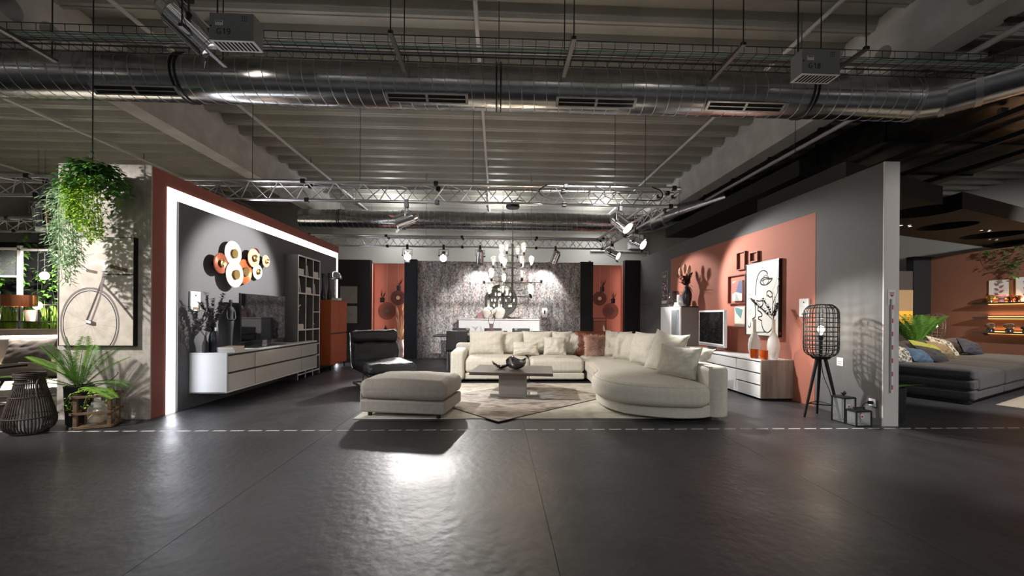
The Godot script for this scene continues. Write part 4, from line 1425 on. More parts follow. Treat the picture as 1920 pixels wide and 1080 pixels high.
func stroke(im: Image, pts: Array, w: int, c: Color) -> void:
	var p3: Array = []
	for p in pts:
		p3.append(V(p[0], p[1], 0))
	for p in curve(p3, 28):
		im.fill_rect(Rect2i(int(p.x) - w / 2, int(p.y) - w / 2, w, w), c)

func facets_image(polys: Array, bg: Color) -> Image:
	var im := Image.create(160, 200, false, Image.FORMAT_RGB8)
	for y in 200:
		for x in 160:
			var c := bg
			for q in polys:
				if Geometry2D.is_point_in_polygon(Vector2(x, y), q[0]):
					c = q[1]
			im.set_pixel(x, y, c)
	return im

func pv(a: Array) -> PackedVector2Array:
	var o := PackedVector2Array()
	for i in range(0, a.size(), 2):
		o.append(Vector2(a[i], a[i + 1]))
	return o

func photo_strip_image() -> Image:
	var im := Image.create(128, 320, false, Image.FORMAT_RGB8)
	im.fill(c8(92, 86, 84))
	var r := RandomNumberGenerator.new()
	r.seed = 77
	im.fill_rect(Rect2i(30, 34, 66, 5), c8(220, 220, 220))
	im.fill_rect(Rect2i(30, 44, 60, 5), c8(220, 220, 220))
	for i in 260:
		var y := 80 + r.randi() % 190
		var k := r.randf()
		im.fill_rect(Rect2i(r.randi() % 122, y, 6 + r.randi() % 16, 4 + r.randi() % 12), c8(70, 44, 52) if k < 0.4 else c8(200, 190, 196) if k < 0.7 else c8(40, 26, 34))
	im.fill_rect(Rect2i(0, 275, 128, 28), c8(214, 214, 216))
	return im

func plaque(at: Vector3, label: String) -> void:
	# plaque on the wall that faces -x
	var o := thing("price_plaque", label, "sign", at)
	obj("plate", sp(V(-0.022, -0.125, -0.086), V(0, 0.125, 0.086), 0.003), M.white_plastic, o)
	obj("emblem", bx(V(-0.0225, 0.075, 0), V(0.002, 0.02, 0.018)), M.ink, o)
	for i in 6:
		obj("print_line", bx(V(-0.0225, 0.02 - 0.017 * i, 0), V(0.001, 0.003, 0.11)), M.paper_grey, o)
	obj("price_strip", bx(V(-0.0225, -0.09, 0.015), V(0.002, 0.028, 0.10)), M.taupe_velvet, o)

func hollow_frame(label: String, y0: float, y1: float, z0: float, z1: float, m: Material, x := 4.286) -> void:
	var o := thing("picture_frame", label, "frame", V(x, (y0 + y1) / 2, (z0 + z1) / 2))
	var h := (y1 - y0) / 2
	var w := (z1 - z0) / 2
	var t := 0.016
	var d := 0.045
	obj("top_bar", sp(V(-d, h - t, -w), V(0, h, w)), m, o)
	obj("bottom_bar", sp(V(-d, -h, -w), V(0, -h + t, w)), m, o)
	obj("side_bar", sp(V(-d, -h + t, -w), V(0, h - t, -w + t)), m, o)
	obj("side_bar", sp(V(-d, -h + t, w - t), V(0, h - t, w)), m, o)

func build_right_wall() -> void:
	var x0 := 4.286
	# sideboard
	var sb := thing("sideboard", "long white sideboard with recessed drawer grips and grey wood end", "sideboard", V(x0, 0, -5.60))
	var D := 0.478
	obj("plinth", sp(V(-D + 0.05, 0, -2.62), V(-0.02, 0.03, -0.04)), M.ink, sb)
	obj("carcass", sp(V(-D + 0.022, 0.03, -2.64), V(0, 0.565, -0.022)), M.gap, sb)
	obj("side_panel", sp(V(-D, 0.03, -0.022), V(0, 0.585, 0), 0.002), M.grey_wood, sb)
	obj("top_panel", sp(V(-D, 0.563, -2.66), V(0, 0.585, -0.022), 0.002), M.white_lacquer, sb)
	obj("base_strip", sp(V(-D, 0.03, -2.66), V(-D + 0.024, 0.052, -0.022), 0.001), M.white_lacquer, sb)
	for c in [[-0.024, -0.60], [-2.06, -2.64]]:
		for y in [[0.056, 0.205], [0.225, 0.375], [0.395, 0.545]]:
			var d := drawer_front(sb, "drawer", V(-D, y[0], c[1]), V(-D + 0.02, y[1], c[0]), M.white_lacquer)
			obj("grip", sp(V(-D + 0.004, y[1] + 0.001, c[1]), V(-D + 0.02, y[1] + 0.006, c[0])), M.stone_grey, d)
	drawer_front(sb, "flap", V(-D, 0.056, -2.045), V(-D + 0.02, 0.375, -0.612), M.white_lacquer)
	var d2 := drawer_front(sb, "drawer", V(-D, 0.395, -2.045), V(-D + 0.02, 0.545, -0.612), M.white_lacquer)
	obj("grip", sp(V(-D + 0.004, 0.546, -2.045), V(-D + 0.02, 0.551, -0.612)), M.stone_grey, d2)
	var ty := 0.585
	# television
	var tv := thing("television", "white-framed television standing on the white sideboard", "television", V(4.02, ty, -7.3))
	obj("frame", sp(V(-0.03, 0.075, -0.44), V(0.03, 0.74, 0.44), 0.006), M.white_plastic, tv)
	obj("screen", sp(V(-0.034, 0.135, -0.405), V(-0.03, 0.71, 0.405)), M.screen, tv)
	obj("speaker_bar", sp(V(-0.036, 0.085, -0.42), V(-0.028, 0.115, 0.42), 0.002), M.paper_grey, tv)
	obj("neck", sp(V(-0.03, 0.0, -0.10), V(0.03, 0.08, 0.10), 0.004), M.steel, tv)
	obj("foot", sp(V(-0.10, 0.0, -0.20), V(0.10, 0.012, 0.20), 0.004), M.steel, tv)
	# white bottle vases and amber glasses
	var vz := [[3.955, -5.98, "white textured bottle vase beside the amber glasses"], [4.10, -5.76, "white textured bottle vase holding a dark twig near the sideboard end"]]
	for i in 2:
		var o := thing("vase", vz[i][2], "vase", V(vz[i][0], ty, vz[i][1]), 0.0, "")
		obj("body", lt([Vector2(0, 0), Vector2(0.05, 0), Vector2(0.062, 0.02), Vector2(0.082, 0.12), Vector2(0.086, 0.20), Vector2(0.072, 0.29), Vector2(0.042, 0.355), Vector2(0.028, 0.39)], 32), M.textured_ceramic, o)
		obj("neck", lt([Vector2(0.028, 0.389), Vector2(0.025, 0.40), Vector2(0.023, 0.56), Vector2(0.026, 0.59), Vector2(0.017, 0.59), Vector2(0.015, 0.5)], 24), M.pale_ceramic, o)
		if i == 1:
			rng.seed = 14
			for k in 5:
				var lf := G.new()
				var st := G.new()
				var a := TAU * k / 5.0
				branch(lf, V(0, 0.56, 0), V(-0.25 + 0.25 * cos(a), 0.8, 0.45 * sin(a) - 0.1), 0.28 + 0.05 * k, 15, 0.05, st)
				var tw := obj("twig", st, M.dry_stem, o)
				obj("foliage", lf, M.dark_leaf, tw)
			obj("twig", tb(curve([V(0, 0.55, 0), V(-0.05, 0.8, 0.05), V(-0.03, 0.98, 0.12), V(-0.06, 1.05, 0.16), V(-0.02, 1.12, 0.15), V(-0.07, 1.18, 0.18)], 4), 0.004, 5), M.dry_stem, o)
	for q in [[3.875, -5.86, "amber tumbler beside the twigless white vase"], [3.90, -5.68, "amber tumbler beside the white vase with the twig"]]:
		var o := thing("tumbler", q[2], "glass", V(q[0], ty, q[1]))
		obj("glass", lt([Vector2(0, 0.008), Vector2(0.048, 0.01), Vector2(0.052, 0.135), Vector2(0.055, 0.135), Vector2(0.052, 0.012), Vector2(0.044, 0), Vector2(0, 0)], 28), M.amber_glass, o)
		obj("candle", lt([Vector2(0, 0.012), Vector2(0.043, 0.012), Vector2(0.044, 0.055), Vector2(0, 0.055)], 20), M.amber_drink, o)
	# glass-fronted highboard
	var hb := thing("display_cabinet", "tall white display cabinet with glass doors beside the white television", "cabinet", V(x0, 0, -8.32))
	var d := 0.375
	obj("plinth", sp(V(-d + 0.04, 0, -0.98), V(-0.02, 0.05, -0.03)), M.ink, hb)
	obj("side_panel", sp(V(-d, 0.05, -0.022), V(0, 1.43, 0), 0.002), M.stone_grey, hb)
	obj("side_panel", sp(V(-d, 0.05, -1.02), V(0, 1.43, -0.998), 0.002), M.stone_grey, hb)
	obj("back_panel", sp(V(-0.015, 0.05, -0.998), V(0, 1.408, -0.022)), M.white_lacquer, hb)
	obj("top_panel", sp(V(-d - 0.02, 1.408, -1.02), V(0, 1.43, -0.0), 0.002), M.white_lacquer, hb)
	obj("base_panel", sp(V(-d, 0.05, -0.998), V(-0.015, 0.072, -0.022)), M.white_lacquer, hb)
	obj("middle_panel", sp(V(-d, 0.70, -0.998), V(-0.015, 0.722, -0.022)), M.white_lacquer, hb)
	for y in [[0.732, 1.40], [0.08, 0.69]]:
		obj("door", sp(V(-d - 0.02, y[0], -1.018), V(-d, y[1], -0.61), 0.002), M.white_lacquer, hb)
		var gd := obj("door", sp(V(-d - 0.02, y[0], -0.606), V(-d, y[1], -0.50)).span(V(-d - 0.02, y[0], -0.07), V(-d, y[1], -0.002)).span(V(-d - 0.02, y[0], -0.5), V(-d, y[0] + 0.07, -0.07)).span(V(-d - 0.02, y[1] - 0.05, -0.5), V(-d, y[1], -0.07)), M.white_lacquer, hb)
		obj("pane", sp(V(-d - 0.012, y[0] + 0.07, -0.5), V(-d - 0.008, y[1] - 0.05, -0.07)), M.grey_glass, gd)
	obj("glass_shelf", sp(V(-d + 0.02, 1.06, -0.6), V(-0.02, 1.068, -0.024)), M.clear_glass, hb)
	light_area(V(x0 - 0.2, 1.40, -8.62), V(0, -1, 0), 0.3, 0.5, 1.2, Color(1, 1, 1))
	obj("light_strip", sp(V(-0.25, 1.402, -0.5), V(-0.12, 1.407, -0.1)), M.led, hb)
	for q in [[1.068, -8.58, M.dark_ceramic, "small dark jug behind the display cabinet's upper glass door"], [0.722, -8.62, M.clear_glass, "clear glass decanter behind the display cabinet's upper glass door"], [0.722, -8.72, M.clear_glass, "small clear glass jar beside the decanter in the display cabinet"]]:
		var o := thing("jug", q[3], "glassware", V(x0 - 0.24, q[0], q[1]))
		obj("body", lt([Vector2(0, 0), Vector2(0.045, 0), Vector2(0.055, 0.05), Vector2(0.04, 0.10), Vector2(0.018, 0.13), Vector2(0.022, 0.16), Vector2(0.014, 0.16)], 20), q[2], o)
		obj("handle", tb(curve([V(-0.02, 0.14, 0), V(-0.07, 0.13, 0), V(-0.075, 0.08, 0), V(-0.045, 0.05, 0)], 4), 0.006, 6), q[2], o)
	# on the cabinet
	var hy := 1.43
	var pv1 := thing("vase", "large ribbed grey glass vase on the display cabinet", "vase", V(4.08, hy, -9.03))
	obj("body", lt([Vector2(0, 0), Vector2(0.10, 0), Vector2(0.165, 0.06), Vector2(0.175, 0.11), Vector2(0.14, 0.21), Vector2(0.10, 0.32), Vector2(0.096, 0.36), Vector2(0.085, 0.36), Vector2(0.09, 0.31)], 32), M.smoked_glass, pv1)
	book("lower white book under the round speaker on the display cabinet", V(4.06, hy, -8.68), V(0.2, 0.04, 0.24), 0.1, M.book_white)
	book("upper white book under the round speaker on the display cabinet", V(4.06, hy + 0.04, -8.68), V(0.19, 0.05, 0.23), -0.05, M.book_white)
	var spk := thing("speaker", "pale rounded cylinder speaker standing on two white books", "speaker", V(4.06, hy + 0.09, -8.68))
	obj("body", lt([Vector2(0, 0), Vector2(0.065, 0), Vector2(0.075, 0.012), Vector2(0.076, 0.15), Vector2(0.066, 0.17), Vector2(0, 0.172)], 28), M.white_plastic, spk)
	obj("handle", tb(curve([V(-0.03, 0.17, 0), V(-0.025, 0.225, 0), V(0.025, 0.225, 0), V(0.03, 0.17, 0)], 4), 0.003, 5), M.dark_steel, spk)
	rng.seed = 23
	var pv2 := thing("vase", "glossy black vase with pampas and dark dried flowers on the display cabinet", "vase", V(4.08, hy, -8.42))
	obj("body", lt([Vector2(0, 0), Vector2(0.055, 0), Vector2(0.07, 0.03), Vector2(0.095, 0.18), Vector2(0.092, 0.26), Vector2(0.065, 0.36), Vector2(0.048, 0.41), Vector2(0.052, 0.43), Vector2(0.04, 0.43)], 28), M.dark_ceramic, pv2)
	for k in 3:
		var a := -0.6 + 0.55 * k
		var top := V(-0.05, 0.70 + 0.06 * (k % 2), 0.16 * a * 2.0)
		obj("stem", tb([V(0, 0.4, 0), top * V(0.6, 0.85, 0.6), top], 0.004, 5), M.dry_gold, pv2)
		obj("plume", G.new().lathe([Vector2(0.004, -0.06), Vector2(0.035, 0.0), Vector2(0.042, 0.06), Vector2(0.028, 0.13), Vector2(0, 0.17)], 12, Transform3D(Basis(Vector3.RIGHT, a * 0.5), top)), M.pampas, pv2)
	for k in 18:
		var lf := G.new()
		var st := G.new()
		var a := TAU * k / 18.0
		branch(lf, V(0, 0.41, 0), V(0.25 * cos(a) - 0.1, rng.randf_range(0.35, 1.2), rng.randf_range(0.2, 0.6) * sin(a)), 0.18 + 0.16 * rng.randf(), 12, 0.06, st)
		var tw := obj("twig", st, M.dry_stem, pv2)
		obj("dried_flower", lf, M.dry_red, tw)
	for k in 5:
		obj("grass_spray", G.new().leaf(V(0, 0.42, 0), V(-0.1, 0.35 - 0.15 * k, 0.5 + 0.05 * k), Vector3.UP, 0.38, 0.03, 0.5, 4), M.dry_red, pv2)

	# pictures
	M["frame_red"] = mat("frame_red", c8(120, 58, 46), 0.6)
	hollow_frame("tall narrow empty red-brown frame above the largest hollow frame", 2.03, 2.345, -6.93, -6.69, M.frame_red)
	hollow_frame("small square empty red-brown frame above the line drawing", 2.12, 2.29, -6.56, -6.355, M.frame_red)
	hollow_frame("largest empty red-brown frame around a small geometric print", 1.44, 1.955, -7.19, -6.67, M.frame_red)
	var pa := facets_image([[pv([0, 0, 110, 0, 60, 110, 0, 130]), c8(176, 100, 92)], [pv([110, 0, 160, 0, 160, 130, 60, 110]), c8(86, 96, 128)], [pv([60, 110, 160, 130, 160, 200, 120, 200]), c8(202, 186, 176)], [pv([60, 110, 120, 200, 40, 200]), c8(150, 152, 156)], [pv([0, 130, 60, 110, 40, 200, 0, 200]), c8(214, 206, 200)], [pv([0, 0, 70, 0, 40, 14, 0, 22]), c8(214, 160, 150)]], c8(210, 204, 198))
	var pb := facets_image([[pv([0, 0, 130, 30, 100, 120, 20, 60]), c8(96, 140, 144)], [pv([0, 60, 20, 60, 160, 190, 160, 200, 0, 200]), c8(216, 206, 196)], [pv([130, 30, 160, 0, 160, 190, 100, 120]), c8(222, 196, 184)]], c8(224, 222, 218))
	var pr := [["geometric_print", "small print of rose and blue triangles inside the hollow frame", 1.49, 1.847, -7.048, -6.76, printed("print_rose", pa)], ["geometric_print", "small print of teal and blush shapes below the hollow frame", 1.036, 1.386, -6.97, -6.68, printed("print_teal", pb)]]
	for q in pr:
		var o := thing(q[0], q[1], "picture", V(x0, (q[2] + q[3]) / 2, (q[4] + q[5]) / 2))
		var hh: float = (q[3] - q[2]) / 2
		var ww: float = (q[5] - q[4]) / 2
		obj("canvas", sp(V(-0.04, -hh, -ww), V(0, hh, ww)), M.paper, o)
		obj("print", G.new().face(V(-0.0405, -hh, -ww), V(-0.0405, -hh, ww), V(-0.0405, hh, ww), V(-0.0405, hh, -ww)), q[6], o)
	var art := thing("line_drawing", "large framed black line drawing of faces on white", "picture", V(x0, 1.50, -6.24))
	obj("frame", sp(V(-0.055, -0.595, -0.402), V(0, -0.585, 0.402)).span(V(-0.055, 0.585, -0.402), V(0, 0.595, 0.402)).span(V(-0.055, -0.585, -0.402), V(0, 0.585, -0.392)).span(V(-0.055, -0.585, 0.392), V(0, 0.585, 0.402)), M.black_plastic, art)
	obj("backing", sp(V(-0.045, -0.585, -0.392), V(-0.01, 0.585, 0.392)), M.paper, art)
	obj("print", G.new().face(V(-0.0455, -0.585, -0.392), V(-0.0455, -0.585, 0.392), V(-0.0455, 0.585, 0.392), V(-0.0455, 0.585, -0.392)), printed("face_drawing", line_face_image(), 0.25), art)
	obj("sticker", sp(V(-0.04, -0.56, 0.402), V(-0.015, -0.52, 0.4025)), M.red_print, art)
	plaque(V(4.289, 1.34, -5.39).lerp(V(x0, 1.34, -5.39), 1.0), "white price plaque between the line drawing and the cage lamp")
	var ps := thing("photo_poster", "narrow poster of small photographs on the dark grey wall", "poster", V(4.289, 1.92, -10.05))
	obj("board", sp(V(-0.008, -0.43, -0.17), V(0, 0.43, 0.17)), M.paper, ps)
	obj("print", G.new().face(V(-0.0085, -0.425, -0.165), V(-0.0085, -0.425, 0.165), V(-0.0085, 0.425, 0.165), V(-0.0085, 0.425, -0.165)), printed("photo_strip", photo_strip_image()), ps)
	for y in [1.55, 0.55]:
		tag(obj("wall_joint", sp(V(4.287, y, -11.7), V(4.289, y + 0.008, -10.9)), M.ink), "thin dark slot in the grey wall, %s" % ("beside the black pilaster" if y > 1 else "low behind the sofa cushions"), "slot")
	# small sign, socket
	var sg := thing("wall_sign", "small white notice on the grey wall beside the cage lamp", "sign", V(4.289, 0.655, -4.82))
	obj("plate", sp(V(-0.006, -0.05, -0.045), V(0, 0.05, 0.045)), M.white_plastic, sg)
	obj("print_line", bx(V(-0.0065, 0.0, 0), V(0.001, 0.006, 0.06)), M.red_print, sg)
	obj("print_line", bx(V(-0.0065, -0.025, 0), V(0.001, 0.006, 0.05)), M.red_print, sg)
	var sk := thing("wall_socket", "white wall socket with a black plug near the white wall end", "socket", V(4.289, 0.24, -4.385))
	obj("plate", sp(V(-0.012, -0.042, -0.042), V(0, 0.042, 0.042), 0.004), M.white_plastic, sk)
	obj("plug", tb([V(-0.012, 0, 0), V(-0.05, 0, 0)], 0.02, 14), M.black_plastic, sk)
	obj("cord", tb(curve([V(-0.05, 0, 0), V(-0.10, -0.02, -0.01), V(-0.12, -0.12, -0.03), V(-0.10, -0.22, -0.08), V(-0.14, -0.233, -0.2), V(-0.2, -0.233, -0.3)], 5), 0.005, 6), M.black_plastic, sk)
	# measuring rule on the white end
	var mr := thing("measuring_rule", "red and white measuring rule with arrow sign on the white wall end", "sign", V(4.375, 0, -4.262))
	obj("notice", sp(V(-0.05, 1.345, 0), V(0.05, 1.525, 0.004), 0.001), M.white_plastic, mr)
	for q in [[-0.046, 1.35, -0.044, 1.52], [0.044, 1.35, 0.046, 1.52], [-0.046, 1.518, 0.046, 1.52], [-0.046, 1.35, 0.046, 1.352]]:
		obj("border", sp(V(q[0], q[1], 0.004), V(q[2], q[3], 0.0048)), M.paper_grey, mr)
	obj("print_line", sp(V(-0.03, 1.482, 0.004), V(0.03, 1.49, 0.0048)).span(V(-0.025, 1.468, 0.004), V(0.025, 1.475, 0.0048)), M.red_print, mr)
	var ar := G.new()
	ar.prism(PackedVector2Array([Vector2(-0.028, 1.462), Vector2(0.028, 1.462), Vector2(0, 1.437)]), 0.004, 0.0048)
	obj("arrow", ar, M.red_print, mr)
	obj("rail", sp(V(-0.022, 0.375, 0), V(-0.004, 1.415, 0.012), 0.002), M.paper_grey, mr)
	obj("strip", sp(V(-0.004, 0.375, 0), V(0.022, 1.415, 0.005)), M.white_plastic, mr)
	for i in 7:
		obj("red_mark", sp(V(0.0, 0.41 + 0.148 * i, 0.005), V(0.018, 0.46 + 0.148 * i, 0.0058)), M.red_paint_mark, mr)

	# cage floor lamp
	var lp := thing("floor_lamp", "black tripod floor lamp with a lit bulb in a wire cage shade", "floor lamp", V(3.92, 0, -4.68))
	var r := 0.172
	var y0 := 0.735
	var y1 := 1.355
	for k in 16:
		var a := TAU * k / 16
		var c := V(cos(a), 0, sin(a))
		obj("cage_bar", tb(curve([c * r * 0.62 + V(0, y1, 0), c * r * 0.86 + V(0, y1 - 0.035, 0), c * r + V(0, y1 - 0.10, 0), c * r + V(0, (y0 + y1) / 2, 0), c * r + V(0, y0 + 0.10, 0), c * r * 0.86 + V(0, y0 + 0.03, 0), c * r * 0.55 + V(0, y0, 0)], 3), 0.0055, 6), M.black_metal, lp)
	for q in [[0.62, y1], [0.86, y1 - 0.035], [1.02, y1 - 0.10], [1.03, y1 - 0.155], [1.03, y1 - 0.21], [1.03, y1 - 0.265], [1.03, y1 - 0.32], [1.03, y1 - 0.375], [1.03, y1 - 0.43], [1.03, y1 - 0.485], [1.01, y0 + 0.09], [0.86, y0 + 0.03], [0.55, y0]]:
		var ring: Array = []
		for i in 36:
			ring.append(V(cos(TAU * i / 36) * r * q[0], q[1], sin(TAU * i / 36) * r * q[0]))
		obj("cage_ring", G.new().tube(ring, 0.0055 if q[1] < y1 else 0.008, 6, true), M.black_metal, lp)
	obj("plate", lt([Vector2(0, y0 - 0.03), Vector2(0.085, y0 - 0.03), Vector2(0.1, y0 - 0.01), Vector2(0.1, y0), Vector2(0, y0)], 24), M.black_metal, lp)
	obj("socket", lt([Vector2(0, y0), Vector2(0.012, y0), Vector2(0.012, y0 + 0.20), Vector2(0.025, y0 + 0.205), Vector2(0.025, y0 + 0.26), Vector2(0, y0 + 0.26)], 16), M.black_plastic, lp)
	obj("bulb", lt([Vector2(0.013, y0 + 0.26), Vector2(0.016, y0 + 0.275), Vector2(0.034, y0 + 0.31), Vector2(0.037, y0 + 0.335), Vector2(0.028, y0 + 0.36), Vector2(0, y0 + 0.372)], 20), M.bulb_glow, lp)
	light_omni(V(3.92, y0 + 0.32, -4.68), 0.35, Color(1, 0.92, 0.82), 0.03)
	for k in 3:
		var a := TAU * k / 3.0 + 1.05
		var c := V(cos(a), 0, sin(a))
		obj("leg", tb([c * 0.045 + V(0, y0 - 0.02, 0), c * 0.20 + V(0, 0, 0)], [0.020, 0.012], 8), M.black_metal, lp)
		var b := TAU * (k + 1) / 3.0 + 1.05
		var e := V(cos(b), 0, sin(b))
		obj("stretcher", tb([c * 0.165 + V(0, 0.165, 0), e * 0.165 + V(0, 0.165, 0)], 0.007, 6), M.black_metal, lp)
	obj("cord", tb(curve([V(0.0, y0 - 0.03, 0), V(0.02, 0.5, 0.02), V(0.06, 0.35, 0.05), V(0.10, 0.2, 0.06), V(0.13, 0.01, 0.10), V(0.2, 0.006, 0.2)], 5), 0.004, 6), M.black_plastic, lp)
	# glass lanterns
	glass_lantern(V(4.02, 0, -4.47), V(0.16, 0.29, 0.16), 0.15, "taller glass lantern with round knob behind the low one", true)
	glass_lantern(V(4.06, 0, -4.34) + V(0, 0, 0.02), V(0.20, 0.17, 0.13), 0.1, "low glass lantern with bar handle in front of the taller one", false)

func glass_lantern(at: Vector3, s: Vector3, turn: float, label: String, knob: bool) -> void:
	var o := thing("glass_lantern", label, "lantern", at, turn)
	var h := s * 0.5
	for sx in [-1, 1]:
		for sz in [-1, 1]:
			obj("post", bx(V(sx * (h.x - 0.006), h.y, sz * (h.z - 0.006)), V(0.012, s.y, 0.012)), M.dark_steel, o)
	for y in [0.006, s.y - 0.006]:
		for sg in [-1, 1]:
			obj("rail", bx(V(0, y, sg * (h.z - 0.006)), V(s.x, 0.012, 0.012)), M.dark_steel, o)
			obj("rail", bx(V(sg * (h.x - 0.006), y, 0), V(0.012, 0.012, s.z)), M.dark_steel, o)
	for sg in [-1, 1]:
		obj("pane", bx(V(0, h.y, sg * (h.z - 0.006)), V(s.x - 0.02, s.y - 0.02, 0.003)), M.clear_glass, o)
		obj("pane", bx(V(sg * (h.x - 0.006), h.y, 0), V(0.003, s.y - 0.02, s.z - 0.02)), M.clear_glass, o)
	obj("lid", bx(V(0, s.y + 0.003, 0), V(s.x - 0.01, 0.006, s.z - 0.01)), M.dark_steel, o)
	obj("price_sticker", bx(V(-h.x * 0.3, s.y * 0.68, h.z + 0.001), V(0.035, 0.045, 0.002)), M.paper, o)
	obj("sticker_print", bx(V(-h.x * 0.3, s.y * 0.66, h.z + 0.0022), V(0.022, 0.022, 0.001)), M.red_print, o)
	if knob:
		obj("knob", G.new().lathe([Vector2(0.008, s.y), Vector2(0.008, s.y + 0.02), Vector2(0.024, s.y + 0.032), Vector2(0.027, s.y + 0.045), Vector2(0.018, s.y + 0.062), Vector2(0, s.y + 0.068)], 18), M.dark_ceramic, o)
	else:
		obj("handle", tb([V(-h.x * 0.7, s.y, 0), V(-h.x * 0.7, s.y + 0.028, 0), V(h.x * 0.7, s.y + 0.028, 0), V(h.x * 0.7, s.y, 0)], 0.008, 8), M.dark_steel, o)

# ---------------------------------------------------------------- corner sofa and its cushions
func cushion(label: String, at: Vector3, w: float, h: float, th: float, yw: float, lean: float, sd: int, m: Material = null, roll := 0.0, sag := 0.0) -> Node3D:
	# at is the middle of the bottom edge; it faces +z, turned by yw, leaning back by lean
	var o := thing("cushion", label, "cushion", at, yw, "loose cushions on the corner sofa")
	var b := Basis(Vector3.RIGHT, -lean) * Basis(Vector3(0, 0, 1), roll)
	obj("cover", G.new().pillow(w, h, th, sd, 0.011, sag), m if m else M.sofa_fabric, o, b * V(0, h * 0.5, 0) + V(0, 0.0, 0), b)
	var seam: Array = []
	for i in 48:
		var t := TAU * i / 48
		var c := cos(t)
		var s := sin(t)
		var k := maxf(absf(c), absf(s))
		var u := c / k
		var q := s / k
		seam.append(V(u * (1.0 - 0.07 * (1.0 - q * q)) * w * 0.5, q * (1.0 - 0.07 * (1.0 - u * u)) * h * 0.5, 0) - V(0, sag * (1.0 - u * u) * smoothstep(0.0, 1.0, q) * h * 0.5, 0))
	obj("seam", G.new().tube(seam, 0.005, 5, true), m if m else M.sofa_fabric, o, b * V(0, h * 0.5, 0), b)
	return o

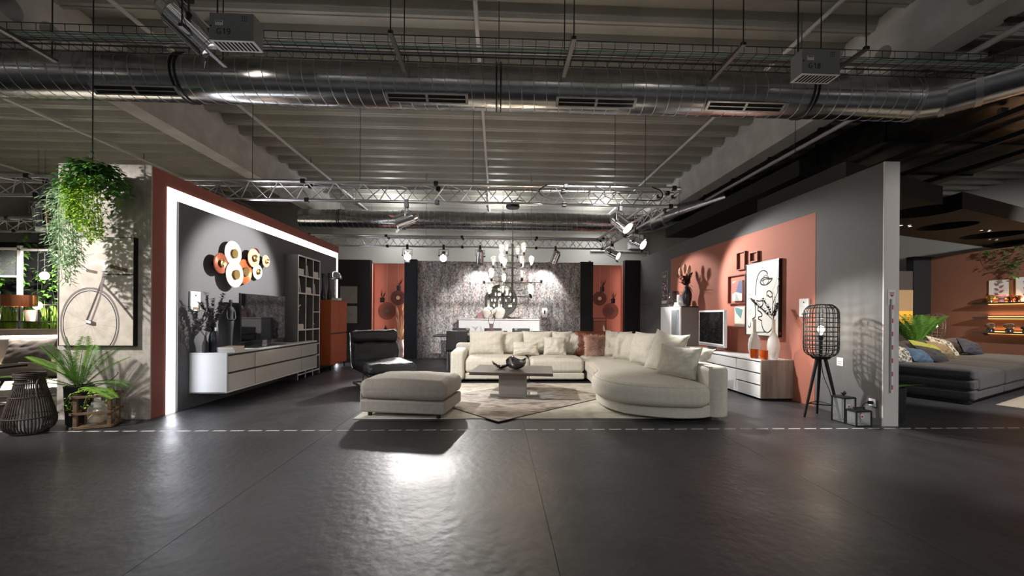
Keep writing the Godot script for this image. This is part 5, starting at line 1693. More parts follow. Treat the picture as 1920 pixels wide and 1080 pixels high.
func build_sofa() -> void:
	var o := thing("corner_sofa", "large cream corner sofa with a rounded chaise end", "sofa")
	var F: Material = M.sofa_fabric
	# main run
	obj("arm", G.new().rbox(V(-0.705, 0.30, -7.69), V(0.25, 0.52, 1.12), 0.06, 4, 4, 0.01), F, o)
	obj("base", sp(V(-0.585, 0.045, -8.0), V(0.598, 0.165, -7.20), 0.02), F, o)
	obj("base", sp(V(0.602, 0.045, -8.0), V(1.60, 0.165, -7.20), 0.02), F, o)
	obj("seat_cushion", G.new().rbox(V(0.008, 0.298, -7.60), V(1.175, 0.265, 0.84), 0.075, 5, 8, 0.03, 0.008, 4), F, o)
	obj("seat_cushion", G.new().rbox(V(1.10, 0.298, -7.60), V(0.99, 0.265, 0.84), 0.075, 5, 8, 0.03, 0.008, 6), F, o)
	obj("back_frame", G.new().rbox(V(0.93, 0.345, -8.12), V(3.50, 0.60, 0.26), 0.06, 4, 6), F, o)
	# corner and chaise in one piece
	var base := curve2([Vector2(1.66, -7.10), Vector2(1.56, -6.3), Vector2(1.46, -5.75), Vector2(1.37, -5.45), Vector2(1.37, -5.08), Vector2(1.45, -4.82), Vector2(1.60, -4.62), Vector2(1.93, -4.46), Vector2(2.22, -4.43), Vector2(2.46, -4.50), Vector2(2.60, -4.70), Vector2(2.62, -5.6), Vector2(2.62, -7.0), Vector2(2.60, -7.95), Vector2(2.0, -8.0), Vector2(1.66, -7.95)], 5)
	obj("chaise_base", G.new().pad(base, Vector2(2.05, -5.7), 0.045, 0.185, 0.02, 0.0), F, o)
	var seat := curve2([Vector2(1.61, -7.20), Vector2(1.54, -6.4), Vector2(1.45, -5.78), Vector2(1.33, -5.50), Vector2(1.27, -5.22), Vector2(1.30, -4.92), Vector2(1.43, -4.64), Vector2(1.68, -4.46), Vector2(1.98, -4.37), Vector2(2.25, -4.35), Vector2(2.40, -4.42), Vector2(2.44, -4.6), Vector2(2.44, -5.6), Vector2(2.44, -7.0), Vector2(2.42, -7.92), Vector2(2.0, -7.97), Vector2(1.64, -7.93)], 6)
	obj("chaise_seat", G.new().pad(seat, Vector2(2.0, -5.7), 0.17, 0.435, 0.10, 0.035, 0.09), F, o)
	# piping seam round the chaise
	var seam: Array = []
	for p in seat:
		seam.append(V(p.x + (2.0 - p.x) * 0.035, 0.405, p.y + (-5.7 - p.y) * 0.02))
	obj("piping", G.new().tube(seam, 0.005, 5, true), F, o)
	# backrest of the chaise side, rounded at its end
	var back := curve2([Vector2(2.44, -4.62), Vector2(2.46, -4.50), Vector2(2.56, -4.46), Vector2(2.66, -4.52), Vector2(2.70, -4.66), Vector2(2.70, -5.6), Vector2(2.70, -7.0), Vector2(2.69, -8.15), Vector2(2.65, -8.22), Vector2(2.48, -8.22), Vector2(2.44, -8.1), Vector2(2.44, -7.0), Vector2(2.44, -5.6)], 5)
	obj("chaise_back", G.new().pad(back, Vector2(2.57, -6.2), 0.045, 0.625, 0.055, 0.01, 0.02), F, o)
	for p in [V(-0.70, 0, -7.25), V(-0.70, 0, -8.15), V(0.6, 0, -7.32), V(0.6, 0, -8.1), V(1.72, 0, -7.2), V(1.55, 0, -5.0), V(2.1, 0, -4.62), V(2.55, 0, -4.75), V(2.6, 0, -8.1)]:
		obj("foot", tb([p, p + V(0, 0.05, 0)], 0.025, 12), M.black_plastic, o)

	var sy := 0.45
	cushion("big square cream cushion with flanged edge beside the sofa arm", V(-0.20, sy, -7.62), 0.66, 0.47, 0.17, 0.05, 0.22, 3)
	cushion("cream back cushion between the flanged cushion and the lumbar roll", V(0.26, sy - 0.01, -7.86), 0.56, 0.45, 0.26, 0.0, 0.12, 4)
	cushion("wide cream back cushion behind the small lumbar cushion", V(0.80, sy - 0.01, -7.84), 0.60, 0.46, 0.26, -0.03, 0.12, 5)
	cushion("small rectangular cream lumbar cushion at the front of the seat", V(0.55, sy + 0.01, -7.52), 0.49, 0.25, 0.13, 0.02, 0.2, 6)
	cushion("square cream cushion leaning beside the lumbar cushion", V(1.11, sy + 0.01, -7.58), 0.43, 0.35, 0.14, -0.10, 0.3, 7)
	cushion("cream back cushion behind the leaning square one", V(1.28, sy - 0.01, -7.86), 0.42, 0.46, 0.24, -0.05, 0.1, 8)
	cushion("narrow cream back cushion beside the rust cushion", V(1.54, sy - 0.01, -7.86), 0.34, 0.44, 0.2, -0.12, 0.1, 9)
	cushion("dark rust cushion with flanged edge behind the fur cushion", V(1.86, sy - 0.01, -7.74), 0.66, 0.48, 0.13, -0.12, 0.2, 10, M.rust_leather)
	cushion("cream cushion in the corner beside the rust cushion", V(2.22, sy, -7.30), 0.52, 0.48, 0.26, -0.70, 0.16, 11)
	cushion("cream back cushion next to the corner on the chaise side", V(2.18, sy - 0.005, -6.70), 0.60, 0.50, 0.28, -1.05, 0.3, 12)
	cushion("middle cream back cushion on the chaise side", V(2.22, sy, -6.08), 0.60, 0.52, 0.27, -1.30, 0.24, 13)
	cushion("cream back cushion with a flopped top corner above the chaise", V(2.24, sy, -5.42), 0.60, 0.58, 0.20, -1.18, 0.34, 14, null, -0.10, 0.10)
	cushion("slouching cream cushion over the chaise backrest", V(2.50, 0.56, -5.20), 0.50, 0.34, 0.2, -1.45, 0.9, 15, null, 0.1, 0.1)
	cushion("large cream cushion at the open end of the chaise", V(2.23, sy, -4.92), 0.52, 0.42, 0.21, -0.82, 0.42, 16, null, -0.05, 0.08)
	# fur cushion
	var fc := cushion("fluffy blush fur cushion in front of the rust cushion", V(1.92, sy + 0.01, -7.50), 0.46, 0.37, 0.16, -0.08, 0.28, 17, M.fur)
	var blade := G.new()
	blade.tri(V(-0.003, 0, 0), V(0.003, 0, 0), V(0.001, 0.05, 0.006), V(0, 0.3, 1), V(0, 0.3, 1), V(0, 0.3, 1))
	blade.tri(V(0, 0, -0.003), V(0, 0, 0.003), V(0.002, 0.05, 0), V(1, 0.3, 0), V(1, 0.3, 0), V(1, 0.3, 0))
	var mm := MultiMesh.new()
	mm.transform_format = MultiMesh.TRANSFORM_3D
	mm.mesh = blade.mesh()
	mm.instance_count = 5200
	rng.seed = 99
	var fb := Basis(Vector3.RIGHT, -0.28)
	for i in 5200:
		var u := rng.randf_range(-1, 1)
		var q := rng.randf_range(-1, 1)
		var side := 1.0 if rng.randf() < 0.75 else -1.0
		var e := (1.0 - pow(absf(u), 2.6)) * (1.0 - pow(absf(q), 2.6))
		var p := V(u * (1.0 - 0.07 * (1.0 - q * q)) * 0.235, q * (1.0 - 0.07 * (1.0 - u * u)) * 0.185, side * 0.08 * pow(maxf(e, 0.0), 0.55))
		var nn := V(u * absf(u) * 0.8, q * absf(q) * 0.8 - 0.35, side * (0.35 + e)).normalized()
		nn = (nn + V(rng.randf_range(-1, 1), rng.randf_range(-1, 1), rng.randf_range(-1, 1)) * 0.45).normalized()
		var x := nn.cross(V(0.3, 0.2, 0.9)).normalized()
		var sc := rng.randf_range(0.8, 1.5)
		mm.set_instance_transform(i, Transform3D(fb * Basis(x * sc, nn * sc, x.cross(nn) * sc), fb * (p + V(0, 0.185, 0))))
	var fm := MultiMeshInstance3D.new()
	fm.name = "fur"
	fm.multimesh = mm
	fm.material_override = M.fur
	fc.add_child(fm)
	fm.set_meta("kind", "stuff")

# ---------------------------------------------------------------- ottoman, lounge chair, coffee table, rugs
func build_centre() -> void:
	var cr := thing("cream_rug", "large pale cream rug under the sofa group", "rug")
	obj("pile", sp(V(-1.64, 0.0, -7.02), V(2.34, 0.011, -4.63), 0.004), M.cream_rug, cr)
	var vr := thing("vintage_rug", "faded grey-brown vintage rug laid diagonally on the cream rug", "rug", V(0.02, 0.0112, -4.443), deg_to_rad(40.6))
	obj("pile", sp(V(0.0, 0.0, -1.58), V(2.17, 0.008, 0.0), 0.003), M.vintage_rug, vr)
	for q in [[V(-0.004, 0, -1.584), V(2.174, 0.009, -1.576)], [V(-0.004, 0, -0.004), V(2.174, 0.009, 0.004)], [V(-0.004, 0, -1.576), V(0.004, 0.009, -0.004)], [V(2.166, 0, -1.576), V(2.174, 0.009, -0.004)]]:
		obj("binding", sp(q[0], q[1], 0.002), M.rug_edge, vr)
	# ottoman
	var ot := thing("ottoman", "broad beige upholstered ottoman at the edge of the rug", "ottoman", V(-1.031, 0.012, -4.99), deg_to_rad(-9.8))
	obj("base", G.new().rbox(V(0, 0.125, 0), V(1.02, 0.145, 0.75), 0.025, 3, 3), M.ottoman_fabric, ot)
	obj("cushion", G.new().rbox(V(0, 0.315, 0), V(1.06, 0.235, 0.79), 0.10, 6, 8, 0.035, 0.010, 3), M.ottoman_fabric, ot)
	for x in [-0.42, 0.42]:
		for z in [-0.29, 0.29]:
			obj("foot", tb([V(x, 0, z), V(x, 0.056, z)], 0.025, 12), M.black_plastic, ot)
	var tg := obj("hang_tag", bx(V(-0.535, 0.20, 0.27), V(0.004, 0.16, 0.075)), M.paper, ot)
	obj("tag_print", bx(V(-0.5375, 0.255, 0.27), V(0.001, 0.04, 0.07)), M.red_print, tg)
	# coffee table
	var ct := thing("coffee_table", "coffee table with dark top on a grey block pedestal", "coffee table", V(0.245, 0.02, -5.91), deg_to_rad(-6.9))
	obj("top", sp(V(-0.58, 0.365, -0.43), V(0.58, 0.393, 0.43), 0.003), M.table_top, ct)
	obj("top_edge", sp(V(-0.582, 0.353, -0.432), V(0.582, 0.365, 0.432), 0.002), M.dark_wood, ct)
	obj("pedestal", sp(V(-0.20, 0.03, -0.13), V(0.20, 0.353, 0.13), 0.003), M.table_grey, ct)
	obj("base_plate", sp(V(-0.202, 0.0, -0.16), V(0.202, 0.03, 0.132), 0.002), M.table_grey, ct)
	obj("chrome_foot", sp(V(-0.33, 0.0, -0.12), V(-0.203, 0.035, 0.10), 0.002), M.chrome, ct)
	obj("chrome_foot", sp(V(0.203, 0.0, -0.12), V(0.36, 0.035, 0.10), 0.002), M.chrome, ct)
	obj("latch", bx(V(0.06, 0.343, 0.14), V(0.07, 0.012, 0.02), 0.003), M.ink, ct)
	# two bowls of dark polished metal
	var ty := 0.413
	var horn := thing("horn_bowl", "crescent-shaped dark polished bowl with a curled tip", "bowl", V(0.065, ty, -5.93), -0.1)
	var g := G.new()
	var vv := PackedVector3Array()
	var idx := PackedInt32Array()
	for side in 2:
		var o0 := vv.size()
		for i in 21:
			for j in 13:
				var a := lerpf(-1.25, 1.25, i / 20.0)
				var wdt := 0.085 * cos(a * 0.95) + 0.012
				var b := lerpf(-1.0, 1.0, j / 12.0)
				var rr := 0.148 - (0.0 if side == 0 else 0.006)
				var tip := maxf(a - 0.7, 0.0)
				vv.append(V(sin(a) * rr + tip * 0.07, rr - cos(a) * rr * (1.0 - 0.0 * b * b) + b * b * 0.035 * cos(a) + 0.001 + (0.0 if side == 0 else 0.006) + tip * tip * 0.05, b * wdt))
		for i in 20:
			for j in 12:
				var p := o0 + i * 13 + j
				if side == 0:
					idx.append_array([p, p + 13, p + 14, p, p + 14, p + 1])
				else:
					idx.append_array([p, p + 14, p + 13, p, p + 1, p + 14])
	g.smooth(vv, idx)
	obj("shell", g, M.dark_silver, horn)
	obj("curl", tb(curve([V(0.165, 0.115, 0), V(0.185, 0.145, 0), V(0.19, 0.175, 0), V(0.178, 0.19, 0), V(0.168, 0.178, 0)], 4), 0.009, 8), M.dark_silver, horn)
	var bw := thing("bowl", "round dark polished bowl with an uneven rim", "bowl", V(0.285, ty, -5.88), 0.3)
	vv = PackedVector3Array()
	idx = PackedInt32Array()
	for side in 2:
		var o0 := vv.size()
		for i in 11:
			for j in 33:
				var q := i / 10.0
				var a := TAU * j / 32.0
				var k := 1.0 if side == 0 else 0.95
				var rr := 0.155 * sin(q * PI * 0.5) * k
				var hh := 0.145 * pow(q, 2.2) * (1.0 + 0.16 * sin(a * 3.0 + 0.6) * q) + (0.001 if side == 0 else 0.008)
				vv.append(V(cos(a) * rr, hh, sin(a) * rr))
		for i in 10:
			for j in 32:
				var p := o0 + i * 33 + j
				if side == 0:
					idx.append_array([p, p + 33, p + 34, p, p + 34, p + 1])
				else:
					idx.append_array([p, p + 34, p + 33, p, p + 1, p + 34])
	obj("shell", G.new().smooth(vv, idx), M.dark_silver, bw)
	# lounge chair
	var ch := thing("lounge_chair", "black leather lounge chair on a chrome cantilever frame", "armchair", V(-2.03, 0, -7.02), deg_to_rad(33))
	var bb := Basis(Vector3.RIGHT, -0.20)
	obj("seat_cushion", G.new().rbox(V(0.0, 0, 0), V(0.80, 0.16, 0.84), 0.075, 5, 10, 0.02, 0.026, 21), M.black_leather, ch, V(0, 0.345, 0.28), Basis(Vector3.RIGHT, 0.02))
	obj("seat_shell", G.new().rbox(V(0, 0, 0), V(0.76, 0.05, 0.84), 0.02, 2, 2), M.black_plastic, ch, V(0, 0.252, 0.26), Basis(Vector3.RIGHT, 0.02))
	obj("back_cushion", G.new().rbox(V(0, 0.17, 0), V(0.80, 0.44, 0.14), 0.06, 5, 9, 0.0, 0.03, 25), M.black_leather, ch, V(0, 0.33, -0.20), bb)
	obj("head_cushion", G.new().rbox(V(0, 0.50, 0), V(0.80, 0.215, 0.145), 0.07, 5, 8, 0.0, 0.02, 29), M.black_leather, ch, V(0, 0.33, -0.20), bb)
	obj("back_shell", G.new().rbox(V(0, 0.27, -0.085), V(0.78, 0.68, 0.03), 0.014, 2, 2), M.black_plastic, ch, V(0, 0.33, -0.20), bb)
	for s in [-1.0, 1.0]:
		obj("side_rail", tb(curve([V(s * 0.41, 0.26, 0.50), V(s * 0.41, 0.26, 0.0), V(s * 0.41, 0.27, -0.18), V(s * 0.415, 0.42, -0.28), V(s * 0.415, 0.88, -0.375)], 4), 0.011, 8), M.chrome, ch)
		obj("strap", bx(V(s * 0.418, 0.78, -0.33), V(0.006, 0.13, 0.035), 0.002), M.pale_ceramic, ch)
		obj("leg", tb(curve([V(s * 0.37, 0.24, 0.35), V(s * 0.37, 0.13, 0.31), V(s * 0.36, 0.02, 0.33), V(s * 0.36, 0.012, 0.20), V(s * 0.36, 0.012, -0.34)], 5), 0.012, 8), M.chrome, ch)
	obj("cross_bar", tb([V(-0.36, 0.012, -0.34), V(0.36, 0.012, -0.34)], 0.012, 8), M.chrome, ch)
	obj("cross_bar", tb([V(-0.37, 0.13, 0.31), V(0.37, 0.13, 0.31)], 0.010, 8), M.chrome, ch)

# ---------------------------------------------------------------- dining group by the patterned wall
func dining_chair(label: String, at: Vector3, turn: float) -> void:
	var o := thing("dining_chair", label, "chair", at, turn, "dark leather dining chairs")
	obj("seat", G.new().rbox(V(0, 0.455, 0), V(0.46, 0.07, 0.46), 0.03, 3, 3, 0.01), M.chair_leather, o)
	obj("backrest", G.new().rbox(V(0, 0.665, -0.235), V(0.45, 0.42, 0.045), 0.02, 3, 3), M.chair_leather, o)
	obj("stitching", bx(V(0, 0.665, -0.2585), V(0.004, 0.41, 0.002)), M.stitch, o)
	for s in [-1.0, 1.0]:
		obj("leg", tb([V(s * 0.20, 0.43, 0.19), V(s * 0.20, 0, 0.20)], 0.011, 8), M.chrome, o)
		obj("leg", tb([V(s * 0.20, 0.43, -0.2), V(s * 0.20, 0, -0.22)], 0.011, 8), M.chrome, o)

func build_dining() -> void:
	var t := thing("dining_table", "long dark wooden dining table behind the sofa", "table", V(0.02, 0, -9.42))
	obj("top", sp(V(-1.45, 0.715, -0.45), V(1.45, 0.745, 0.45), 0.003), M.dark_wood, t)
	for s in [-1.0, 1.0]:
		obj("leg", sp(V(s * 1.0 - 0.03, 0.0, -0.30), V(s * 1.0 + 0.03, 0.715, -0.22)).span(V(s * 1.0 - 0.03, 0, 0.22), V(s * 1.0 + 0.03, 0.715, 0.30)).span(V(s * 1.0 - 0.03, 0, -0.3), V(s * 1.0 + 0.03, 0.03, 0.3)), M.black_metal, t)
	dining_chair("dark leather dining chair at the sofa-arm end of the table", V(-0.85, 0, -8.72), PI + 0.0)
	dining_chair("dark leather dining chair in the middle of the sofa side", V(0.0, 0, -8.76), PI)
	dining_chair("dark leather dining chair behind the lumbar cushion", V(0.88, 0, -8.76), PI)
	for q in [[-0.92, "facing the sofa arm"], [-0.1, "in front of the sideboard's middle"], [0.62, "in front of the sideboard's far end"]]:
		dining_chair("dark leather dining chair on the sideboard side, " + String(q[1]), V(q[0], 0, -10.06), 0.0)
	# table setting
	var y := 0.745
	for q in [[-0.68, -9.25, "nearest the sofa arm"], [-0.34, -9.5, "beside the ribbed vase"], [0.45, -9.3, "beside the stacked plates"], [0.80, -9.3, "at the far end of the setting"]]:
		var o := thing("wine_glass", "clear stemmed wine glass " + String(q[2]), "glass", V(q[0], y, q[1]), 0.0, "stemmed glasses on the dining table")
		obj("foot", lt([Vector2(0, 0), Vector2(0.036, 0.0), Vector2(0.034, 0.004), Vector2(0.006, 0.008)], 20), M.clear_glass, o)
		obj("stem", tb([V(0, 0.006, 0), V(0, 0.10, 0)], 0.004, 8), M.clear_glass, o)
		obj("bowl", lt([Vector2(0.003, 0.10), Vector2(0.034, 0.125), Vector2(0.043, 0.16), Vector2(0.036, 0.215), Vector2(0.035, 0.215), Vector2(0.041, 0.16), Vector2(0.032, 0.127)], 24), M.clear_glass, o)
	for q in [[-0.42, -9.2, "beside the sofa-arm glasses"], [-0.2, -9.35, "below the ribbed vase"]]:
		var o := thing("tea_glass", "short clear tumbler " + String(q[2]), "glass", V(q[0], y, q[1]), 0.0, "tumblers on the dining table")
		obj("glass", lt([Vector2(0, 0.006), Vector2(0.034, 0.008), Vector2(0.040, 0.10), Vector2(0.042, 0.10), Vector2(0.037, 0), Vector2(0, 0)], 20), M.clear_glass, o)
	for q in [[0.32, 0.0, 0.135], [0.32, 0.012, 0.115], [0.32, 0.024, 0.09]]:
		var o := thing("plate", "white plate in the stack on the dining table, %s" % ("lowest" if q[1] == 0.0 else "middle" if q[1] < 0.02 else "top"), "plate", V(q[0], y + q[1], -9.22), 0.0, "stacked white plates")
		obj("dish", lt([Vector2(0, 0), Vector2(q[2] * 0.6, 0), Vector2(q[2], 0.014), Vector2(q[2], 0.017), Vector2(q[2] * 0.6, 0.005), Vector2(0, 0.005)], 28), M.white_lacquer, o)
	for q in [[-0.66, "at the sofa-arm end"], [0.62, "at the far end"]]:
		var o := thing("bowl", "small white bowl on the dining table " + String(q[1]), "bowl", V(q[0], y, -9.12))
		obj("dish", lt([Vector2(0, 0), Vector2(0.04, 0), Vector2(0.075, 0.05), Vector2(0.072, 0.05), Vector2(0.038, 0.006), Vector2(0, 0.006)], 24), M.white_lacquer, o)
	# ribbed glass vase with bare twigs
	var v := thing("vase", "ribbed mauve glass vase with bare twigs on the dining table", "vase", V(-0.135, y, -9.52))
	obj("belly", lt([Vector2(0, 0), Vector2(0.07, 0), Vector2(0.105, 0.03), Vector2(0.11, 0.06), Vector2(0.09, 0.10), Vector2(0.05, 0.115)], 28), M.mauve_glass, v)
	for i in 16:
		var a := TAU * i / 16
		var c := V(cos(a), 0, sin(a))
		obj("rib", tb([c * 0.075 + V(0, 0.005, 0), c * 0.108 + V(0, 0.035, 0), c * 0.111 + V(0, 0.06, 0), c * 0.09 + V(0, 0.1, 0)], 0.004, 5), M.mauve_ceramic, v)
	obj("neck", lt([Vector2(0.05, 0.115), Vector2(0.046, 0.18), Vector2(0.056, 0.26), Vector2(0.05, 0.26), Vector2(0.042, 0.18)], 24), M.mauve_glass, v)
	for q in [[V(0, 0.1, 0), V(-0.06, 0.3, 0), V(-0.06, 0.42, 0.02), V(0.0, 0.5, 0), V(-0.02, 0.58, 0), V(-0.09, 0.63, 0)], [V(0.0, 0.1, 0), V(0.05, 0.28, 0), V(0.08, 0.36, 0), V(0.09, 0.5, 0), V(0.12, 0.56, 0), V(0.10, 0.62, 0.0)], [V(-0.03, 0.42, 0), V(0.03, 0.48, 0), V(0.08, 0.50, 0), V(0.12, 0.56, 0)], [V(-0.03, 0.55, 0), V(0.02, 0.6, 0), V(0.04, 0.63, 0)]]:
		obj("twig", tb(curve(q, 4), 0.006, 6), M.dry_stem, v)
	# white sideboard on the wall
	var sb := thing("sideboard", "white wall sideboard below the round mirror", "sideboard", V(-1.03, 0.14, -11.19))
	obj("carcass", sp(V(0.0, 0.0, 0.0), V(2.18, 0.93, 0.43), 0.002), M.white_lacquer, sb)
	obj("top_panel", sp(V(-0.01, 0.945, 0.0), V(2.19, 0.97, 0.46), 0.002), M.white_lacquer, sb)
	obj("shadow_gap", sp(V(0.01, 0.93, 0.0), V(2.17, 0.945, 0.43)), M.stone_grey, sb)
	for i in 2:
		obj("door", sp(V(0.004 + 1.09 * i, 0.004, 0.431), V(1.086 + 1.09 * i, 0.925, 0.45), 0.002), M.white_lacquer, sb)
	var sy := 1.11
	var mi := thing("round_mirror", "round wall mirror above the white sideboard", "mirror", V(0.11, 1.62, -11.2))
	var f := Transform3D(Basis(Vector3.RIGHT, PI / 2), Vector3.ZERO)
	obj("glass", G.new().lathe([Vector2(0, 0.012), Vector2(0.445, 0.012)], 64, f), M.mirror, mi)
	obj("rim", G.new().lathe([Vector2(0.445, 0.0), Vector2(0.445, 0.016), Vector2(0.455, 0.018), Vector2(0.46, 0.01), Vector2(0.46, 0.0)], 64, f), M.black_metal, mi)
	for q in [[-0.24, "plump beige vase with slim neck on the sideboard, next to the mauve arch"], [0.055, "plump beige vase with slim neck on the sideboard, next to the driftwood"]]:
		var o := thing("vase", q[1], "vase", V(q[0], sy, -10.98))
		obj("body", lt([Vector2(0, 0), Vector2(0.07, 0), Vector2(0.12, 0.05), Vector2(0.165, 0.19), Vector2(0.16, 0.25), Vector2(0.10, 0.31), Vector2(0.035, 0.33), Vector2(0.030, 0.36), Vector2(0.028, 0.50), Vector2(0.033, 0.52), Vector2(0.024, 0.52)], 32), M.pale_ceramic, o)
	var ar := thing("arch_ornament", "small mauve arch-shaped ornament on the sideboard", "ornament", V(-0.47, sy, -10.95))
	var pg := PackedVector2Array([Vector2(-0.065, 0), Vector2(0.065, 0)])
	for i in 13:
		pg.append(Vector2(0.065 * cos(PI * i / 12.0), 0.11 + 0.065 * sin(PI * i / 12.0)))
	var g := G.new()
	g.prism(pg, -0.03, 0.03)
	obj("body", g, M.mauve_ceramic, ar)
	obj("handle", tb(curve([V(0.06, 0.1, 0), V(0.11, 0.08, 0), V(0.10, 0.0, 0)], 4), 0.008, 6), M.mauve_ceramic, ar)
	rng.seed = 41
	var dw := thing("driftwood", "knotted brown driftwood piece under the mirror", "ornament", V(0.34, sy, -10.98))
	for i in 7:
		var x := rng.randf_range(-0.2, 0.2)
		obj("root", tb(curve([V(x - 0.12, 0.012, rng.randf_range(-0.05, 0.05)), V(x, rng.randf_range(0.02, 0.07), 0), V(x + 0.1, 0.03, rng.randf_range(-0.05, 0.05)), V(x + 0.16, 0.013, 0)], 4), [0.008, 0.011, 0.013, 0.014, 0.014, 0.014, 0.013, 0.012, 0.011, 0.010, 0.009, 0.008, 0.006], 6), M.dark_wood, dw)
	var tg := thing("price_plaque", "white plaque with a dark slot on the patterned wall", "sign", V(1.34, 1.285, -11.2))
	obj("plate", sp(V(-0.075, -0.125, 0), V(0.075, 0.125, 0.02), 0.003), M.white_plastic, tg)
	obj("slot", sp(V(-0.02, -0.03, 0.02), V(0.02, 0.07, 0.022)), M.ink, tg)
	var so := thing("wall_socket", "white socket low on the patterned wall beside the dining chair", "socket", V(-1.42, 0.24, -11.2))
	obj("plate", sp(V(-0.042, -0.042, 0), V(0.042, 0.042, 0.012), 0.003), M.white_plastic, so)
	obj("insert", G.new().lathe([Vector2(0, 0.013), Vector2(0.022, 0.013)], 16, f), M.paper_grey, so)
	# framed drawings on the black wall
	for q in [[1.75, "upper framed line drawing on the black rear wall"], [1.20, "lower framed line drawing on the black rear wall"]]:
		var o := thing("framed_drawing", q[1], "picture", V(-4.11, q[0], -11.2))
		obj("sheet", sp(V(-0.235, -0.235, 0), V(0.235, 0.235, 0.015)), M.paper_grey, o)
		for k in 4:
			obj("drawn_line", tb(curve([V(-0.1 + 0.03 * k, -0.1, 0.0155), V(-0.05 + 0.05 * k, 0.02, 0.0155), V(0.02, 0.08 - 0.04 * k, 0.0155), V(0.1, -0.05 + 0.03 * k, 0.0155)], 4), 0.0015, 4), M.stone_grey, o)

func build_niches() -> void:
	# woven discs hung with small planters
	for q in [[-3.13, 1.31, -11.45, 0.24, 1, "large woven disc with a planter hanging low in the lit niche by the lounge chair"], [-2.83, 1.69, -11.5, 0.205, 0, "woven disc hanging high in the lit niche by the lounge chair"], [3.10, 1.74, -11.95, 0.205, 0, "woven disc hanging high in the niche behind the fur cushion"], [3.42, 1.36, -11.9, 0.235, 1, "large woven disc with a planter hanging low in the niche behind the fur cushion"]]:
		rng.seed = int(absf(q[0]) * 100)
		var o := thing("hanging_disc", q[5], "wall ornament", V(q[0], q[1], q[2]))
		var r: float = q[3]
		for k in 9:
			var ring: Array = []
			var rr := r * (0.28 + 0.09 * k)
			for i in 40:
				ring.append(V(cos(TAU * i / 40) * rr, sin(TAU * i / 40) * rr, 0))
			obj("ring", G.new().tube(ring, 0.006, 5, true), M.black_metal, o)
		for k in 20:
			var a := TAU * k / 20
			rod("spoke", V(cos(a), sin(a), 0) * r * 0.25, V(cos(a), sin(a), 0) * r, 0.004, M.black_metal, o)
		obj("hub", G.new().lathe([Vector2(0, -0.004), Vector2(r * 0.3, -0.004), Vector2(r * 0.3, 0.004), Vector2(0, 0.008)], 28, Transform3D(Basis(Vector3.RIGHT, PI / 2), Vector3.ZERO)), M.dry_gold if q[4] == 0 else M.taupe_fabric, o)
		rod("cord", V(0, r, 0), V(0, 2.69 - q[1], 0), 0.002, M.pale_ceramic, o)
		var px := -0.12 if q[0] < 0 and q[4] == 1 else 0.03 if q[0] < 0 else 0.06
		obj("planter", G.new().lathe([Vector2(0, 0), Vector2(0.06, 0), Vector2(0.065, 0.14), Vector2(0.058, 0.14), Vector2(0.055, 0.1)], 20), M.planter_black, o, V(px, r + 0.0, 0.04))
		var lf := G.new()
		for k in 16:
			var a := rng.randf() * TAU
			lf.leaf(V(0, 0.12, 0), V(cos(a) * 0.7 + 0.2, 0.9, sin(a) * 0.5), V(cos(a), 0.2, sin(a)), rng.randf_range(0.14, 0.28), 0.014, 0.35, 4)
		obj("grass", lf, M.dry_red, o, V(px, r + 0.0, 0.04))
	rng.seed = 8
	var pm := thing("pampas_stand", "tall floor vase of dried pampas in the lit niche by the lounge chair", "plant", V(-2.72, 0, -11.42))
	obj("vase", lt([Vector2(0, 0), Vector2(0.09, 0), Vector2(0.12, 0.2), Vector2(0.07, 0.45), Vector2(0.08, 0.5), Vector2(0.065, 0.5)], 24), M.pale_ceramic, pm)
	for k in 9:
		var a := rng.randf() * TAU
		var tp := V(cos(a) * 0.12, rng.randf_range(1.0, 1.42), sin(a) * 0.06)
		obj("stem", tb([V(0, 0.45, 0), tp * V(0.4, 0.7, 0.4), tp], 0.004, 5), M.dry_gold, pm)
		obj("plume", G.new().lathe([Vector2(0.003, -0.12), Vector2(0.024, -0.02), Vector2(0.02, 0.06), Vector2(0, 0.13)], 8, Transform3D(Basis(V(0, 0, 1), -cos(a) * 0.35), tp)), M.dry_gold, pm)
	for k in 4:
		obj("husk_leaf", G.new().leaf(V(0, 0.5, 0), V(-0.3 + 0.16 * k, 0.6, 0.1), V(0, 0.3, 1), 0.45, 0.07, 0.3, 4), M.dry_gold, pm)
	var st := thing("niche_console", "low dark console in the lit niche by the lounge chair", "console", V(-3.1, 0, -11.42))
	obj("top", sp(V(-0.3, 0.70, -0.15), V(0.25, 0.73, 0.12)), M.dark_wood, st)
	for s in [-0.28, 0.23]:
		obj("leg", sp(V(s - 0.015, 0, -0.13), V(s + 0.015, 0.70, -0.10)).span(V(s - 0.015, 0, 0.07), V(s + 0.015, 0.70, 0.10)), M.black_metal, st)
	var bt := thing("bottle", "dark bottle on the niche console", "bottle", V(-3.16, 0.73, -11.42))
	obj("body", lt([Vector2(0, 0), Vector2(0.04, 0), Vector2(0.042, 0.09), Vector2(0.015, 0.13), Vector2(0.015, 0.17), Vector2(0, 0.17)], 16), M.dark_ceramic, bt)
	var wb := thing("storage_box", "small white box on the niche console", "box", V(-2.97, 0.73, -11.42))
	obj("body", bx(V(0, 0.03, 0), V(0.14, 0.06, 0.12), 0.004), M.white_lacquer, wb)
	obj("lid", bx(V(0, 0.065, 0), V(0.15, 0.012, 0.13), 0.003), M.white_lacquer, wb)
	# rack and pale seat in the other niche
	var rk := thing("metal_rack", "dark slatted metal rack in the niche behind the fur cushion", "rack", V(3.14, 0, -12.1))
	for s in [-1.0, 1.0]:
		obj("post", tb([V(s * 0.20, 0, 0), V(s * 0.20, 1.15, 0)], 0.012, 6), M.dark_wood, rk)
